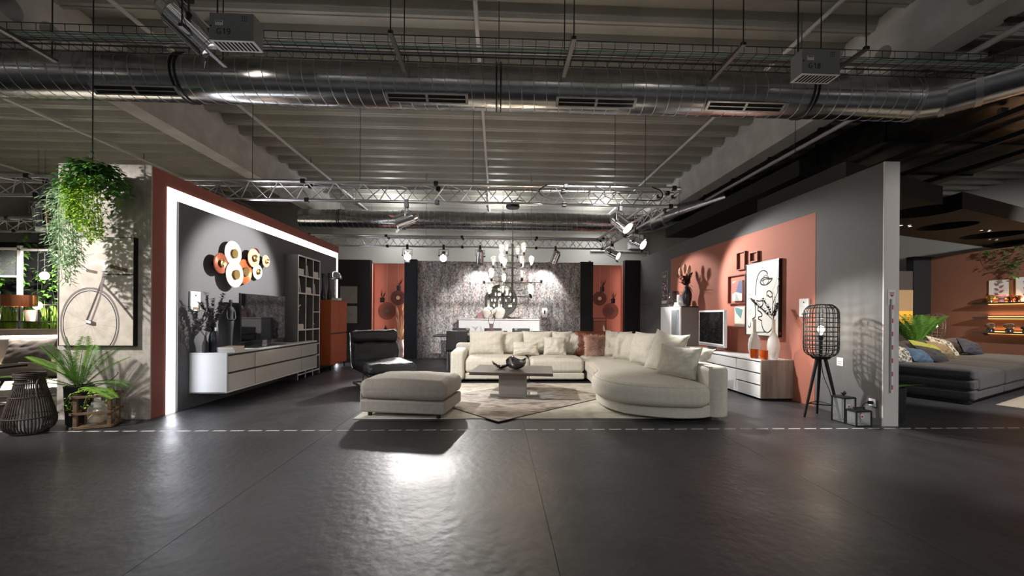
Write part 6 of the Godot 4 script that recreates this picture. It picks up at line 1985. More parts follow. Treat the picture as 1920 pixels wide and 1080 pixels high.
	for y in [1.15, 1.05, 0.72, 0.4]:
		obj("rail", tb([V(-0.2, y, 0), V(0.2, y, 0)], 0.010, 6), M.dark_wood, rk)
	for k in 9:
		rod("bar", V(-0.16 + 0.04 * k, 0.4, 0), V(-0.16 + 0.04 * k, 1.05, 0), 0.006, M.dark_wood, rk)
	var sh := thing("shell_stool", "white tilted shell-shaped seat in the niche behind the fur cushion", "stool", V(3.36, 0.0, -11.95))
	obj("shell", G.new().lathe([Vector2(0.04, 0.45), Vector2(0.09, 0.50), Vector2(0.11, 0.66), Vector2(0.115, 0.78), Vector2(0.105, 0.78), Vector2(0.08, 0.52), Vector2(0, 0.47)], 24), M.white_plastic, sh)
	obj("back_rim", G.new().leaf(V(-0.08, 0.70, 0), V(-0.25, 1.0, 0), V(-1, 0, 0.2), 0.26, 0.14, 0.05, 5), M.white_plastic, sh)
	obj("leg", tb([V(0, 0, 0), V(0, 0.47, 0)], 0.02, 10), M.chrome, sh)
	obj("base", lt([Vector2(0, 0), Vector2(0.14, 0), Vector2(0.14, 0.01), Vector2(0.02, 0.02)], 24), M.chrome, sh)

func build_chandelier() -> void:
	var o := thing("chandelier", "black tiered chandelier of clear filament bulbs above the coffee table", "chandelier", V(0.235, 0, -6.275))
	obj("canopy", lt([Vector2(0, 2.895), Vector2(0.10, 2.895), Vector2(0.105, 2.905), Vector2(0.105, 2.935), Vector2(0.0, 2.94)], 32), M.black_metal, o)
	obj("cable", tb([V(0, 2.90, 0), V(0, 2.33, 0)], 0.004, 6), M.black_plastic, o)
	obj("feed_cable", tb(curve([V(0, 2.93, 0), V(-0.02, 2.99, 0), V(0.05, 3.02, 0.02), V(0.16, 3.0, 0.02)], 4), 0.008, 6), M.black_plastic, o)
	obj("column", tb([V(0, 1.42, 0), V(0, 2.33, 0)], 0.019, 14), M.black_metal, o)
	var bulb := lt([Vector2(0.013, 0.035), Vector2(0.016, 0.05), Vector2(0.030, 0.085), Vector2(0.043, 0.13), Vector2(0.044, 0.155), Vector2(0.034, 0.18), Vector2(0.012, 0.192), Vector2(0, 0.194)], 18).mesh()
	var sock := lt([Vector2(0, -0.012), Vector2(0.017, -0.012), Vector2(0.019, 0.0), Vector2(0.019, 0.036), Vector2(0, 0.037)], 14).mesh()
	var fg := G.new()
	for i in 5:
		var a := TAU * i / 5
		fg.tube([V(cos(a) * 0.006, 0.055, sin(a) * 0.006), V(cos(a) * 0.014, 0.14, sin(a) * 0.014)], 0.0022, 4)
	var fil := fg.mesh()
	var tiers := [[2.15, 0.195, 4, 0.5], [1.955, 0.30, 6, 0.1], [1.72, 0.46, 6, 0.25], [1.50, 0.36, 5, 0.75]]
	for t in tiers:
		for k in t[2]:
			var a: float = TAU * k / t[2] + t[3]
			var d := V(cos(a), 0, sin(a))
			var e: Vector3 = d * t[1] + V(0, t[0], 0)
			obj("arm", tb([V(0, t[0], 0), e], 0.0045, 6), M.black_metal, o)
			obj("brace", tb(curve([V(0, t[0] - 0.13, 0), d * t[1] * 0.6 + V(0, t[0] - 0.10, 0), e + V(0, -0.012, 0)], 6), 0.003, 5), M.black_metal, o)
			put("socket", sock, M.black_plastic, o, e)
			var b := put("bulb", bulb, M.clear_glass, o, e)
			put("filament", fil, M.bulb_glow, b)
			if k % 2 == 0:
				light_omni(V(0.235, 0, -6.275) + e + V(0, 0.10, 0), 0.10, Color(1, 0.9, 0.76), 0.02)

# ---------------------------------------------------------------- plants and things before the woven end panel
func bicycle_image() -> Image:
	var w := 400
	var h := 600
	var im := Image.create(w, h, false, Image.FORMAT_RGB8)
	var f := FastNoiseLite.new()
	f.seed = 4
	f.frequency = 0.012
	f.fractal_octaves = 4
	for y in h:
		for x in w:
			var k := 0.5 + 0.5 * f.get_noise_2d(x, y)
			im.set_pixel(x, y, c8(186, 172, 158).lerp(c8(222, 212, 200), k))
	var dark := c8(74, 62, 58)
	var mid := c8(122, 112, 106)
	var pale := c8(238, 236, 232)
	var c := Vector2(167, 480)
	for i in 22:
		var a := TAU * i / 22 + 0.1
		stroke(im, [[int(c.x), int(c.y)], [int(c.x + cos(a) * 138), int(c.y + sin(a) * 178)]], 2, pale if i % 2 else mid)
	for q in [[1.0, 11, mid], [0.955, 5, c8(206, 202, 196)], [0.93, 5, dark]]:
		var pts: Array = []
		for i in 41:
			var a := TAU * i / 40
			pts.append([int(c.x + cos(a) * 155 * q[0]), int(c.y + sin(a) * 197 * q[0])])
		stroke(im, pts, q[1], q[2])
	stroke(im, [[150, 462], [200, 330], [232, 240]], 10, dark)
	stroke(im, [[172, 474], [218, 340], [240, 240]], 10, mid)
	stroke(im, [[228, 275], [244, 190]], 16, mid)
	stroke(im, [[246, 204], [400, 204]], 10, dark)
	stroke(im, [[246, 198], [400, 198]], 3, c8(200, 192, 186))
	stroke(im, [[238, 262], [310, 340], [400, 450]], 11, dark)
	stroke(im, [[222, 135], [262, 150]], 22, pale)
	stroke(im, [[245, 150], [240, 185]], 15, pale)
	stroke(im, [[225, 134], [185, 140], [145, 160], [132, 178], [150, 190]], 9, c8(226, 222, 216))
	stroke(im, [[150, 184], [198, 194]], 14, c8(104, 78, 62))
	stroke(im, [[268, 156], [360, 180]], 17, c8(112, 86, 68))
	stroke(im, [[155, 470], [190, 482]], 20, dark)
	stroke(im, [[150, 466], [165, 472]], 12, pale)
	return im

func frond(at: Vector3, dir: Vector3, l: float, w: float, droop: float, n: int) -> Array:
	var st := G.new()
	var lf := G.new()
	var pts: Array = []
	var p := at
	var d := dir.normalized()
	for i in 13:
		pts.append(p)
		d = (d + V(0, -droop / 12.0, 0)).normalized()
		p += d * l / 12.0
	st.tube(pts, [0.004, 0.004, 0.004, 0.0037, 0.0035, 0.0033, 0.003, 0.0027, 0.0024, 0.002, 0.0017, 0.0014, 0.001], 5)
	for i in n:
		var q := 0.12 + 0.88 * i / n
		var k := q * 12.0
		var j := mini(int(k), 11)
		var b: Vector3 = pts[j].lerp(pts[j + 1], k - j)
		var t: Vector3 = (pts[j + 1] - pts[j]).normalized()
		var s := t.cross(Vector3.UP).normalized()
		if s.length() < 0.5:
			s = Vector3.RIGHT
		var u := s.cross(t)
		var ll := w * sin(PI * pow(1.0 - q * 0.93, 0.8)) + 0.012
		for sg in [-1.0, 1.0]:
			lf.leaf(b, s * sg + t * 0.35, u, ll, l / n * 0.72, 0.12, 2)
	return [st, lf]

func vine(g: G, st: G, pts: Array, n: int, lw: float, spread: float, aspect: float) -> void:
	var c := curve(pts, 6)
	st.tube(c, 0.0025, 4)
	for i in n:
		var b: Vector3 = c[rng.randi() % c.size()]
		var a := rng.randf() * TAU
		var o := V(cos(a), rng.randf_range(-0.5, 0.5), sin(a))
		b += o * rng.randf() * spread
		g.leaf(b, o + V(0, -0.3, 0.2), V(o.x * 0.3, 1, o.z * 0.3 + 0.4), lw * rng.randf_range(0.7, 1.25), lw * aspect, 0.2, 3)

func build_left_front() -> void:
	# picture of a bicycle
	var pc := thing("bicycle_picture", "large framed bicycle picture on the woven end panel", "picture", V(-4.458, 1.437, -4.655))
	obj("canvas", sp(V(-0.402, -0.605, 0), V(0.402, 0.605, 0.05)), M.black_plastic, pc)
	obj("print", G.new().face(V(-0.397, -0.6, 0.0506), V(0.397, -0.6, 0.0506), V(0.397, 0.6, 0.0506), V(-0.397, 0.6, 0.0506)), printed("bicycle_print", bicycle_image()), pc)
	obj("frame", sp(V(-0.404, -0.607, 0), V(0.404, -0.601, 0.054)).span(V(-0.404, 0.601, 0), V(0.404, 0.607, 0.054)).span(V(-0.404, -0.601, 0), V(-0.398, 0.601, 0.054)).span(V(0.398, -0.601, 0), V(0.404, 0.601, 0.054)), M.black_metal, pc)
	# rattan lantern
	var rl := thing("rattan_lantern", "big dark pear-shaped rattan lantern on the floor", "lantern", V(-4.66, 0, -4.16))
	var pr := [[0.115, 0.012], [0.165, 0.05], [0.182, 0.11], [0.176, 0.17], [0.15, 0.29], [0.118, 0.42], [0.095, 0.53], [0.092, 0.575]]
	for k in 48:
		var a := TAU * k / 48
		var pts: Array = []
		for p in pr:
			pts.append(V(cos(a) * p[0], p[1], sin(a) * p[0]))
		obj("cane", tb(curve(pts, 2), 0.0055, 6), M.rattan, rl)
	for q in [[0.118, 0.01, 0.009], [0.178, 0.165, 0.007], [0.131, 0.365, 0.006], [0.102, 0.50, 0.006], [0.100, 0.545, 0.008], [0.101, 0.561, 0.008], [0.102, 0.577, 0.008], [0.101, 0.593, 0.008]]:
		var ring: Array = []
		for i in 36:
			ring.append(V(cos(TAU * i / 36) * (q[0] + 0.006), q[1], sin(TAU * i / 36) * (q[0] + 0.006)))
		obj("hoop", G.new().tube(ring, q[2], 6, true), M.rattan, rl)
	obj("base", lt([Vector2(0, 0.002), Vector2(0.112, 0.002), Vector2(0.112, 0.014), Vector2(0, 0.014)], 28), M.rattan, rl)
	obj("glass_cylinder", lt([Vector2(0.085, 0.015), Vector2(0.085, 0.28), Vector2(0.082, 0.28), Vector2(0.082, 0.015)], 28), M.clear_glass, rl)
	obj("handle", tb(curve([V(0.10, 0.58, 0), V(0.13, 0.50, 0.06), V(0.16, 0.42, 0.09), V(0.19, 0.35, 0.10)], 4), 0.007, 6), M.rattan, rl)
	# slatted crate with a jar
	var cr := thing("crate_lantern", "weathered wooden crate lantern holding a glass jar", "crate", V(-4.22, 0, -4.38), 0.42)
	var cw := 0.13
	var cd := 0.10
	for sx in [-1, 1]:
		for sz in [-1, 1]:
			obj("post", bx(V(sx * cw, 0.17, sz * cd), V(0.032, 0.34, 0.032), 0.003), M.crate_wood, cr)
	for y in [0.02, 0.165, 0.335]:
		for sg in [-1, 1]:
			obj("slat", bx(V(0, y, sg * (cd + 0.022)), V(0.34, 0.026, 0.012), 0.002), M.crate_wood, cr)
			obj("slat", bx(V(sg * (cw + 0.022), y, 0), V(0.012, 0.026, 0.27), 0.002), M.crate_wood, cr)
	obj("floor_board", bx(V(0, 0.018, 0), V(0.25, 0.012, 0.2)), M.crate_wood, cr)
	obj("jar", lt([Vector2(0, 0.026), Vector2(0.07, 0.026), Vector2(0.078, 0.05), Vector2(0.076, 0.2), Vector2(0.05, 0.24), Vector2(0.05, 0.26), Vector2(0.047, 0.26), Vector2(0.047, 0.24), Vector2(0.073, 0.2), Vector2(0.075, 0.05)], 28), M.clear_glass, cr)
	obj("burlap", G.new().rbox(V(0, 0.085, 0), V(0.12, 0.11, 0.12), 0.05, 3, 4, 0.0, 0.03, 3), M.burlap, cr)
	# trailing plant on the crate
	rng.seed = 19
	var tp := thing("trailing_plant", "small lime trailing plant lying over the crate", "plant", V(-4.22, 0.35, -4.38), 0.42)
	for k in 9:
		var g := G.new()
		var st := G.new()
		var a := rng.randf_range(0, TAU)
		var e := V(cos(a) * 0.16, 0, sin(a) * 0.12 + 0.02)
		vine(g, st, [V(-0.02, 0.02, 0), e * 0.6 + V(0, 0.045, 0), e + V(-0.05, 0.0, 0.04), e * 1.2 + V(-0.07, -0.10 - 0.06 * rng.randf(), 0.05)], 46, 0.017, 0.025, 0.8)
		var v := obj("strand", st, M.leaf_mid, tp)
		obj("leaf_cluster", g, M.leaf_lime, v)
	# fern in a dark pot
	rng.seed = 27
	var fn := thing("potted_fern", "bright green fern in a tall dark pot beside the crate", "plant", V(-4.47, 0, -4.44))
	obj("pot", lt([Vector2(0, 0), Vector2(0.085, 0), Vector2(0.10, 0.02), Vector2(0.115, 0.40), Vector2(0.12, 0.42), Vector2(0.105, 0.42), Vector2(0.10, 0.36), Vector2(0, 0.36)], 28), M.planter_black, fn)
	obj("soil", lt([Vector2(0, 0.37), Vector2(0.1, 0.365)], 20), M.soil, fn)
	var fd := [[-1.0, 0.62, 0.35, 0.62], [-0.75, 0.95, 0.1, 0.5], [-0.45, 1.3, 0.15, 0.46], [-0.1, 1.5, 0.1, 0.46], [0.3, 1.35, 0.25, 0.50], [0.62, 0.95, 0.18, 0.56], [0.95, 0.5, 0.3, 0.55], [1.0, 0.30, 0.5, 0.52], [0.45, 0.75, 0.6, 0.42], [-0.35, 0.8, 0.6, 0.40], [-0.7, 0.45, 0.6, 0.46], [0.15, 1.0, 0.5, 0.42], [0.0, 1.2, -0.35, 0.4], [0.6, 0.9, -0.3, 0.42], [0.8, 0.35, 0.1, 0.5], [-0.15, 1.05, 0.5, 0.45]]
	for k in fd.size():
		var q: Array = fd[k]
		var fr := frond(V(rng.randf_range(-0.04, 0.04), 0.39, rng.randf_range(-0.03, 0.03)), V(q[0], q[1], q[2] * 0.7), q[3] * 1.22, 0.075, 0.7, 34)
		var s := obj("stalk", fr[0], M.dry_red if k % 3 == 0 else M.fern_green, fn)
		obj("frond", fr[1], M.fern_light if k % 3 == 1 else M.fern_green, s)
	obj("stalk", tb(curve([V(0.1, 0.40, 0.05), V(0.25, 0.43, 0.06), V(0.36, 0.47, 0.06), V(0.43, 0.53, 0.06), V(0.455, 0.56, 0.06), V(0.45, 0.575, 0.06)], 4), 0.004, 5), M.dry_stem, fn)

	# hanging plants on a cord
	rng.seed = 35
	var hp := thing("hanging_plant", "lush hanging plant of mixed green foliage before the woven panel", "plant", V(-4.27, 2.05, -4.36))
	obj("cord", tb([V(0, 0.62, 0), V(0, 2.92, 0)], 0.006, 6), M.dark_steel, hp)
	obj("basket", G.new().ball(V(0, 0.55, 0), V(0.13, 0.12, 0.11), 14), M.soil, hp)
	for k in 30:
		var g := G.new()
		var st := G.new()
		var a := TAU * k / 30.0
		var e := V(cos(a) * 0.20 + 0.02, 0, sin(a) * 0.13 + 0.03)
		vine(g, st, [V(0, 0.62, 0), e * 0.6 + V(0, 0.70, 0), e + V(0, 0.58, 0), e * 1.25 + V(0.02, 0.38 + 0.12 * rng.randf(), 0)], 34, 0.07, 0.09, 0.68)
		var v := obj("strand", st, M.leaf_mid, hp)
		obj("leaf_cluster", g, M.leaf_dark if k % 3 else M.leaf_mid, v)
	for k in 20:
		var g := G.new()
		var st := G.new()
		var x := -0.14 + 0.30 * k / 20.0
		var l := 0.30 + 0.20 * rng.randf() + (0.14 if x > 0.0 else 0.0)
		var z := rng.randf_range(0.05, 0.15)
		vine(g, st, [V(x * 0.6, 0.55, 0.02), V(x, 0.52, z), V(x * 1.1 + 0.01, 0.52 - l * 0.5, z + 0.02), V(x * 1.05 + 0.02, 0.52 - l, z)], 150, 0.032, 0.045, 0.75)
		var v := obj("strand", st, M.leaf_mid, hp)
		obj("leaf_cluster", g, M.leaf_lime, v)
	for k in 18:
		var g := G.new()
		var st := G.new()
		var x := -0.30 + 0.26 * k / 18.0
		var l := 0.38 + 0.22 * rng.randf() + (0.28 if k in [9, 10, 11, 12] else 0.0)
		var z := rng.randf_range(-0.02, 0.14)
		vine(g, st, [V(-0.05, 0.52, 0), V(x, 0.40, z), V(x * 1.02, 0.30 - l * 0.5, z + 0.02), V(x * 0.75 - 0.03, 0.22 - l, z)], 120, 0.062, 0.05, 0.24)
		var v := obj("strand", st, M.leaf_pale, hp)
		obj("leaf_cluster", g, M.leaf_pale, v)
	for q in [[0.25, 0.42, 0.0], [0.24, 0.2, 0.03], [0.22, 0.05, 0.03], [-0.24, 0.46, 0.0], [-0.02, 0.78, 0.0]]:
		var g := G.new()
		var st := G.new()
		var e := V(q[0], q[1], q[2])
		vine(g, st, [V(0, 0.6, 0), e * 0.6 + V(0, 0.25, 0), e + V(0, 0.05, 0), e * 1.1], 14, 0.055, 0.03, 0.55)
		var v := obj("strand", st, M.leaf_mid, hp)
		obj("leaf_cluster", g, M.leaf_dark, v)

# ---------------------------------------------------------------- neighbouring stand beyond the end panel
func build_left_booth() -> void:
	var ac := thing("lounge_armchair", "beige upholstered lounge seat beyond the woven end panel", "armchair", V(-6.75, 0, -6.15), 0.5)
	obj("seat", G.new().rbox(V(0, 0.36, 0), V(1.1, 0.16, 0.8), 0.06, 4, 4, 0.02), M.beige_fabric, ac)
	obj("backrest", G.new().rbox(V(0, 0.60, -0.36), V(1.15, 0.5, 0.16), 0.06, 4, 4), M.beige_fabric, ac)
	obj("arm", G.new().rbox(V(-0.56, 0.5, -0.02), V(0.12, 0.28, 0.8), 0.05, 4, 3), M.taupe_fabric, ac)
	obj("arm", G.new().rbox(V(0.56, 0.5, -0.02), V(0.12, 0.28, 0.8), 0.05, 4, 3), M.beige_fabric, ac)
	obj("frame", bx(V(0, 0.27, 0), V(1.1, 0.04, 0.76), 0.01), M.dark_wood, ac)
	for s in [-1.0, 1.0]:
		for z in [-0.34, 0.34]:
			obj("leg", tb([V(s * 0.46, 0.26, z), V(s * 0.58, 0, z * 1.15)], [0.024, 0.014], 8), M.dark_wood, ac)
	var cu := thing("cushion", "taupe cushion on the beige lounge seat", "cushion", V(-6.95, 0.45, -6.2), 0.5)
	obj("cover", G.new().pillow(0.5, 0.4, 0.14, 5), M.taupe_fabric, cu, V(0, 0.18, 0), Basis(Vector3.RIGHT, -0.5))
	var bs := thing("sofa", "long beige sofa back in front of the plant display", "sofa", V(-9.3, 0, -8.5), 0.25)
	obj("seat", G.new().rbox(V(0, 0.3, 0), V(3.2, 0.4, 0.95), 0.08, 4, 4, 0.02), M.beige_fabric, bs)
	obj("backrest", G.new().rbox(V(0, 0.55, -0.42), V(3.2, 0.6, 0.2), 0.08, 4, 4), M.beige_fabric, bs)
	for x in [-1.45, 1.45]:
		for z in [-0.38, 0.38]:
			obj("foot", tb([V(x, 0, z), V(x, 0.11, z)], 0.025, 10), M.black_plastic, bs)
	var ct := thing("side_table", "white tray table with a red-printed card beyond the end panel", "table", V(-6.35, 0, -5.35))
	obj("top", bx(V(-0.1, 0.50, 0), V(0.46, 0.025, 0.36), 0.004), M.dark_wood, ct)
	obj("column", tb([V(-0.1, 0.02, 0), V(-0.1, 0.49, 0)], 0.02, 10), M.chrome, ct)
	obj("base", lt([Vector2(0, 0), Vector2(0.16, 0), Vector2(0.16, 0.015), Vector2(0.02, 0.02)], 24), M.chrome, ct)
	ct.get_node("base").position.x = -0.1
	var cd := thing("price_card", "white price card with a red band on the dark tray table", "sign", V(-6.42, 0.5125, -5.3), 0.3)
	obj("card", bx(V(0, 0.075, 0), V(0.15, 0.15, 0.01)), M.paper, cd)
	obj("red_band", bx(V(0, 0.125, 0.0055), V(0.15, 0.025, 0.001)), M.red_print, cd)
	var rg := thing("shag_rug", "pale shag rug beyond the woven end panel", "rug", V(-8.2, 0, -6.9), 0.25)
	obj("pile", sp(V(-1.6, 0, -1.6), V(1.6, 0.02, 1.3), 0.006), M.cream_rug, rg)
	# plant wall with window frames
	struct("wall_garden", sp(V(-13.9, 0, -10.9), V(-7.5, 3.0, -10.7)), M.black_board)
	var wf := struct("window_1", bx(V(-11.45, 1.5, -10.0), V(0.09, 2.6, 0.06), 0.004), M.white_lacquer)
	for q in [[V(-12.3, 2.72, -10.0), V(1.7, 0.06, 0.06)], [V(-10.6, 2.70, -10.0), V(1.7, 0.05, 0.06)], [V(-12.3, 2.06, -10.0), V(1.7, 0.05, 0.05)], [V(-9.8, 1.5, -10.0), V(0.07, 2.6, 0.06)]]:
		obj("window_frame", bx(q[0], q[1], 0.004), M.white_lacquer, wf)
	obj("window_pane", bx(V(-12.3, 2.38, -10.0), V(1.6, 0.6, 0.006)), M.clear_glass, wf)
	var sf := thing("plant_shelf", "thin black metal shelf rack in front of the foliage", "shelf", V(-11.0, 0, -9.8))
	for y in [0.98, 1.38]:
		obj("shelf", bx(V(0, y, 0), V(3.4, 0.025, 0.3)), M.black_metal, sf)
	for x in [-1.68, 0.35, 1.68]:
		obj("post", bx(V(x, 0.75, 0.13), V(0.025, 1.5, 0.025)), M.black_metal, sf)
	rng.seed = 51
	# climbing leaves, each clump a plant of its own
	for k in 12:
		var pl := thing("climbing_plant", "leafy green climber on the dark plant wall", "plant", V(-12.7 + 0.43 * k, 1.15 + 0.55 * (k % 3), -10.42), 0.0, "climbers on the plant wall")
		var g := G.new()
		var st := G.new()
		vine(g, st, [V(0, 1.1, 0), V(0.1, 0.6, 0.1), V(-0.05, 0.2, 0.12), V(0.08, -0.3, 0.15)], 80, 0.13, 0.15, 0.6)
		obj("stem", st, M.leaf_dark, pl)
		obj("leaf_cluster", g, M.leaf_mid if k % 2 else M.fern_green, pl)
	for k in 9:
		var pl := thing("tall_grass", "upright bright green grass in a planter at the plant wall", "plant", V(-12.2 + 0.30 * k, 0.0, -10.28), 0.0, "grasses at the plant wall")
		obj("planter", bx(V(0, 0.3, 0), V(0.26, 0.6, 0.24), 0.01), M.planter_black, pl)
		var g := G.new()
		for j in 34:
			var a := rng.randf() * TAU
			g.leaf(V(cos(a) * 0.08, 0.58, sin(a) * 0.08), V(cos(a) * 0.25, 1, sin(a) * 0.25), V(cos(a), 0.3, sin(a)), rng.randf_range(0.5, 0.95), 0.03, 0.12, 3)
		obj("blades", g, M.leaf_lime if k % 2 else M.fern_light, pl)
	for q in [[-11.75, 0.993, "on the upper plant shelf's open end"], [-10.9, 0.993, "in the middle of the plant shelf"], [-9.95, 0.993, "beside the rack's end post"]]:
		var o := thing("planter", "white conical planter " + String(q[2]), "planter", V(q[0], q[1], -9.75))
		obj("pot", lt([Vector2(0, 0), Vector2(0.09, 0), Vector2(0.13, 0.26), Vector2(0.115, 0.26), Vector2(0.08, 0.02)], 20), M.planter_white, o)
		var g := G.new()
		for j in 18:
			var a := rng.randf() * TAU
			g.leaf(V(0, 0.22, 0), V(cos(a) * 0.7, 1, sin(a) * 0.7), Vector3.UP, rng.randf_range(0.15, 0.3), 0.04, 0.4, 3)
		obj("foliage", g, M.leaf_dark, o)
	for q in [[-11.6, 1.3925, 0.0], [-11.55, 1.49, 0.02]]:
		var o := thing("wooden_box", "pale wooden box on the plant shelf, %s" % ("lower" if q[1] < 1.4 else "upper of the two"), "box", V(q[0], q[1], -9.8))
		obj("body", bx(V(0, 0.045, 0), V(0.46, 0.09, 0.22), 0.004), M.beige_fabric, o)
		obj("lid", bx(V(0, 0.093, 0), V(0.47, 0.008, 0.23), 0.002), M.white_lacquer, o)
	var dl := thing("drum_lamp", "floor lamp with copper drum shade in front of the foliage", "lamp", V(-10.6, 0, -9.25))
	obj("shade", lt([Vector2(0.27, 1.33), Vector2(0.27, 1.58), Vector2(0.265, 1.58), Vector2(0.265, 1.33)], 36), M.copper, dl)
	obj("stem", tb([V(0, 0.02, 0), V(0, 1.4, 0)], 0.014, 8), M.black_metal, dl)
	obj("base", lt([Vector2(0, 0), Vector2(0.16, 0), Vector2(0.16, 0.02), Vector2(0, 0.03)], 24), M.black_metal, dl)
	obj("bulb", G.new().ball(V(0, 1.45, 0), Vector3.ONE * 0.05, 12), M.bulb_glow, dl)
	light_omni(V(-10.6, 1.45, -9.25), 0.4)
	for q in [[-10.45, 2.05, "higher"], [-10.6, 1.36, "lower"]]:
		var o := thing("pendant_bulb", "clear glass pendant bulb before the foliage, %s one" % q[2], "pendant lamp", V(q[0], q[1], -9.6))
		obj("glass", G.new().ball(V(0, 0, 0), V(0.085, 0.10, 0.085), 18), M.clear_glass, o)
		obj("filament", G.new().ball(V(0, 0, 0), V(0.03, 0.04, 0.03), 10), M.bulb_glow, o)
		obj("cap", tb([V(0, 0.09, 0), V(0, 0.16, 0)], 0.03, 10), M.chrome, o)
		obj("cord", tb([V(0, 0.16, 0), V(0, 4.96 - q[1], 0)], 0.003, 5), M.black_plastic, o)
		light_omni(V(q[0], q[1], -9.6), 0.25)
	lantern(V(-6.9, 2.93, -6.3), V(-7.6, 0.5, -7.2), 40.0, 36.0, "polished lantern above the beige lounge seat", true)
	lantern(V(-9.3, 2.86, -8.8), V(-11.0, 1.2, -10.6), 30.0, 40.0, "polished lantern aimed at the plant wall", true)

# ---------------------------------------------------------------- neighbouring stand beyond the dark grey wall
func build_right_booth() -> void:
	# canopy with round openings and downlights
	var cn := CSGPolygon3D.new()
	cn.name = numbered("perforated_canopy")
	cn.polygon = PackedVector2Array([Vector2(4.6, 5.1), Vector2(13.6, 8.5), Vector2(13.6, 10.0), Vector2(4.6, 6.9)])
	cn.depth = 0.28
	cn.rotation.x = -PI / 2
	cn.position = V(0, 3.28, 0)
	cn.material = M.brown_board
	for q in [[7.15, -6.45, 0.48], [8.72, -7.42, 0.42], [10.6, -8.15, 0.48], [12.1, -8.8, 0.4]]:
		var hl := CSGCylinder3D.new()
		hl.name = "opening"
		hl.operation = CSGShape3D.OPERATION_SUBTRACTION
		hl.radius = q[2]
		hl.height = 0.5
		hl.sides = 48
		hl.position = V(q[0], -q[1], -0.14)
		hl.rotation.x = PI / 2
		hl.material = M.black_board
		cn.add_child(hl)
	add_child(cn)
	tag(cn, "dark canopy with large round openings above the charcoal sofa", "canopy")
	for q in [[7.9, -7.43, "beside the white wall end"], [9.89, -7.72, "above the charcoal sofa"], [11.2, -8.6, "in front of the lit shelves"]]:
		var o := thing("downlight", "cluster of small recessed downlights in the dark canopy " + String(q[2]), "light", V(q[0], 3.0, q[1]), 0.3)
		for k in 3:
			obj("ring", lt([Vector2(0.045, -0.002), Vector2(0.045, -0.012), Vector2(0.036, -0.012), Vector2(0.034, -0.001)], 20), M.chrome, o, V(0.14 * (k - 1), 0, 0.06 * (k % 2)))
			obj("lens", lt([Vector2(0, -0.004), Vector2(0.034, -0.004)], 18), M.lens_glow, o, V(0.14 * (k - 1), 0, 0.06 * (k % 2)))
		light_spot(V(q[0], 2.97, q[1]), V(q[0] - 0.2, 0, q[1] + 0.2), 5.0, 40.0, Color(1, 0.86, 0.7), 0.6)
	# walls
	struct("wall_shop_black", sp(V(11.40, 0, -10.7), V(12.6, 2.9, -10.5)), M.black_paint)
	struct("wall_shop_beige", sp(V(9.6, 0, -10.72), V(11.40, 2.5, -10.52)), M.brown_grey_wall)
	struct("wall_shop_brown", sp(V(11.9, 0, -10.5), V(12.1, 2.88, -5.5)), M.brown_wall)
	var ln := thing("lit_alcove", "yellow lit display alcove in the beige wall", "alcove", V(11.1, 0.98, -10.52))
	obj("box", sp(V(-0.3, 0, 0), V(0.29, 1.0, 0.02)), M.dry_gold, ln)
	obj("glow_panel", sp(V(-0.27, 0.05, 0.02), V(0.27, 0.42, 0.03)), glow("yellow_glow", Color(1.0, 0.72, 0.25), 0.35), ln)
	# lit shelves
	for i in 3:
		var o := thing("lit_shelf", "dark wall shelf with warm light strips, %s" % ["lowest", "middle", "top"][i], "shelf", V(11.9, [0.86, 1.215, 1.56][i], -7.6))
		obj("board", sp(V(-0.25, 0, -1.75), V(0, 0.035, 1.75), 0.002), M.dark_steel, o)
		obj("light_strip", sp(V(-0.03, 0.035, -1.6), V(-0.005, 0.05, 1.6)), M.warm_led, o)
		obj("light_strip", sp(V(-0.03, -0.012, -1.6), V(-0.005, 0.0, 1.6)), M.warm_led, o)
		light_area(V(11.86, [0.86, 1.215, 1.56][i] + 0.08, -7.6), V(0, 1, 0), 3.2, 0.03, 0.5, Color(1, 0.76, 0.5))
	# things on the shelves
	for q in [[1.595, -9.05, 0.075, M.gold, "small gold vase on the top lit shelf"], [1.595, -8.85, 0.075, M.mauve_ceramic, "round brown vase on the top lit shelf"], [1.595, -8.68, 0.06, M.copper, "copper cup on the top lit shelf, next to the round vase"], [1.595, -8.55, 0.06, M.copper, "copper cup on the top lit shelf, next to the larger print"], [0.895, -9.05, 0.09, M.smoked_glass, "smoked glass lamp on the lowest lit shelf's far end"], [0.895, -8.7, 0.09, M.smoked_glass, "smoked glass lamp in the middle of the lowest lit shelf"], [0.895, -8.42, 0.07, M.dark_ceramic, "small dark bowl on the lowest lit shelf"]]:
		var o := thing("ornament", q[4], "ornament", V(11.74, q[0], q[1]))
		var r: float = q[2]
		obj("foot", lt([Vector2(0, 0), Vector2(r * 0.7, 0), Vector2(r * 0.7, r * 0.8), Vector2(r * 0.5, r)], 20), M.dark_ceramic if q[3] == M.smoked_glass else q[3], o)
		obj("body", lt([Vector2(r * 0.5, r), Vector2(r, r * 1.3), Vector2(r * 1.1, r * 1.9), Vector2(r * 0.7, r * 2.3), Vector2(r * 0.4, r * 2.4)], 20), q[3], o)
	for q in [[2.0, -9.0, 0.19, "small framed leaf print above the lit shelves"], [1.97, -8.45, 0.24, "larger framed leaf print above the lit shelves"]]:
		var o := thing("framed_print", q[3], "picture", V(11.9, q[0] - 0.1, q[1]))
		var s: float = q[2]
		obj("sheet", sp(V(-0.02, -s * 1.2, -s), V(0, s * 1.2, s)), M.paper, o)
		for k in 5:
			obj("leaf_print", G.new().leaf(V(-0.021, -s * 0.7 + s * 0.3 * k, 0), V(0, 0.5, 0.8 if k % 2 else -0.8), V(-1, 0, 0), s * 0.6, s * 0.3, 0.0, 3), M.mauve_ceramic, o)
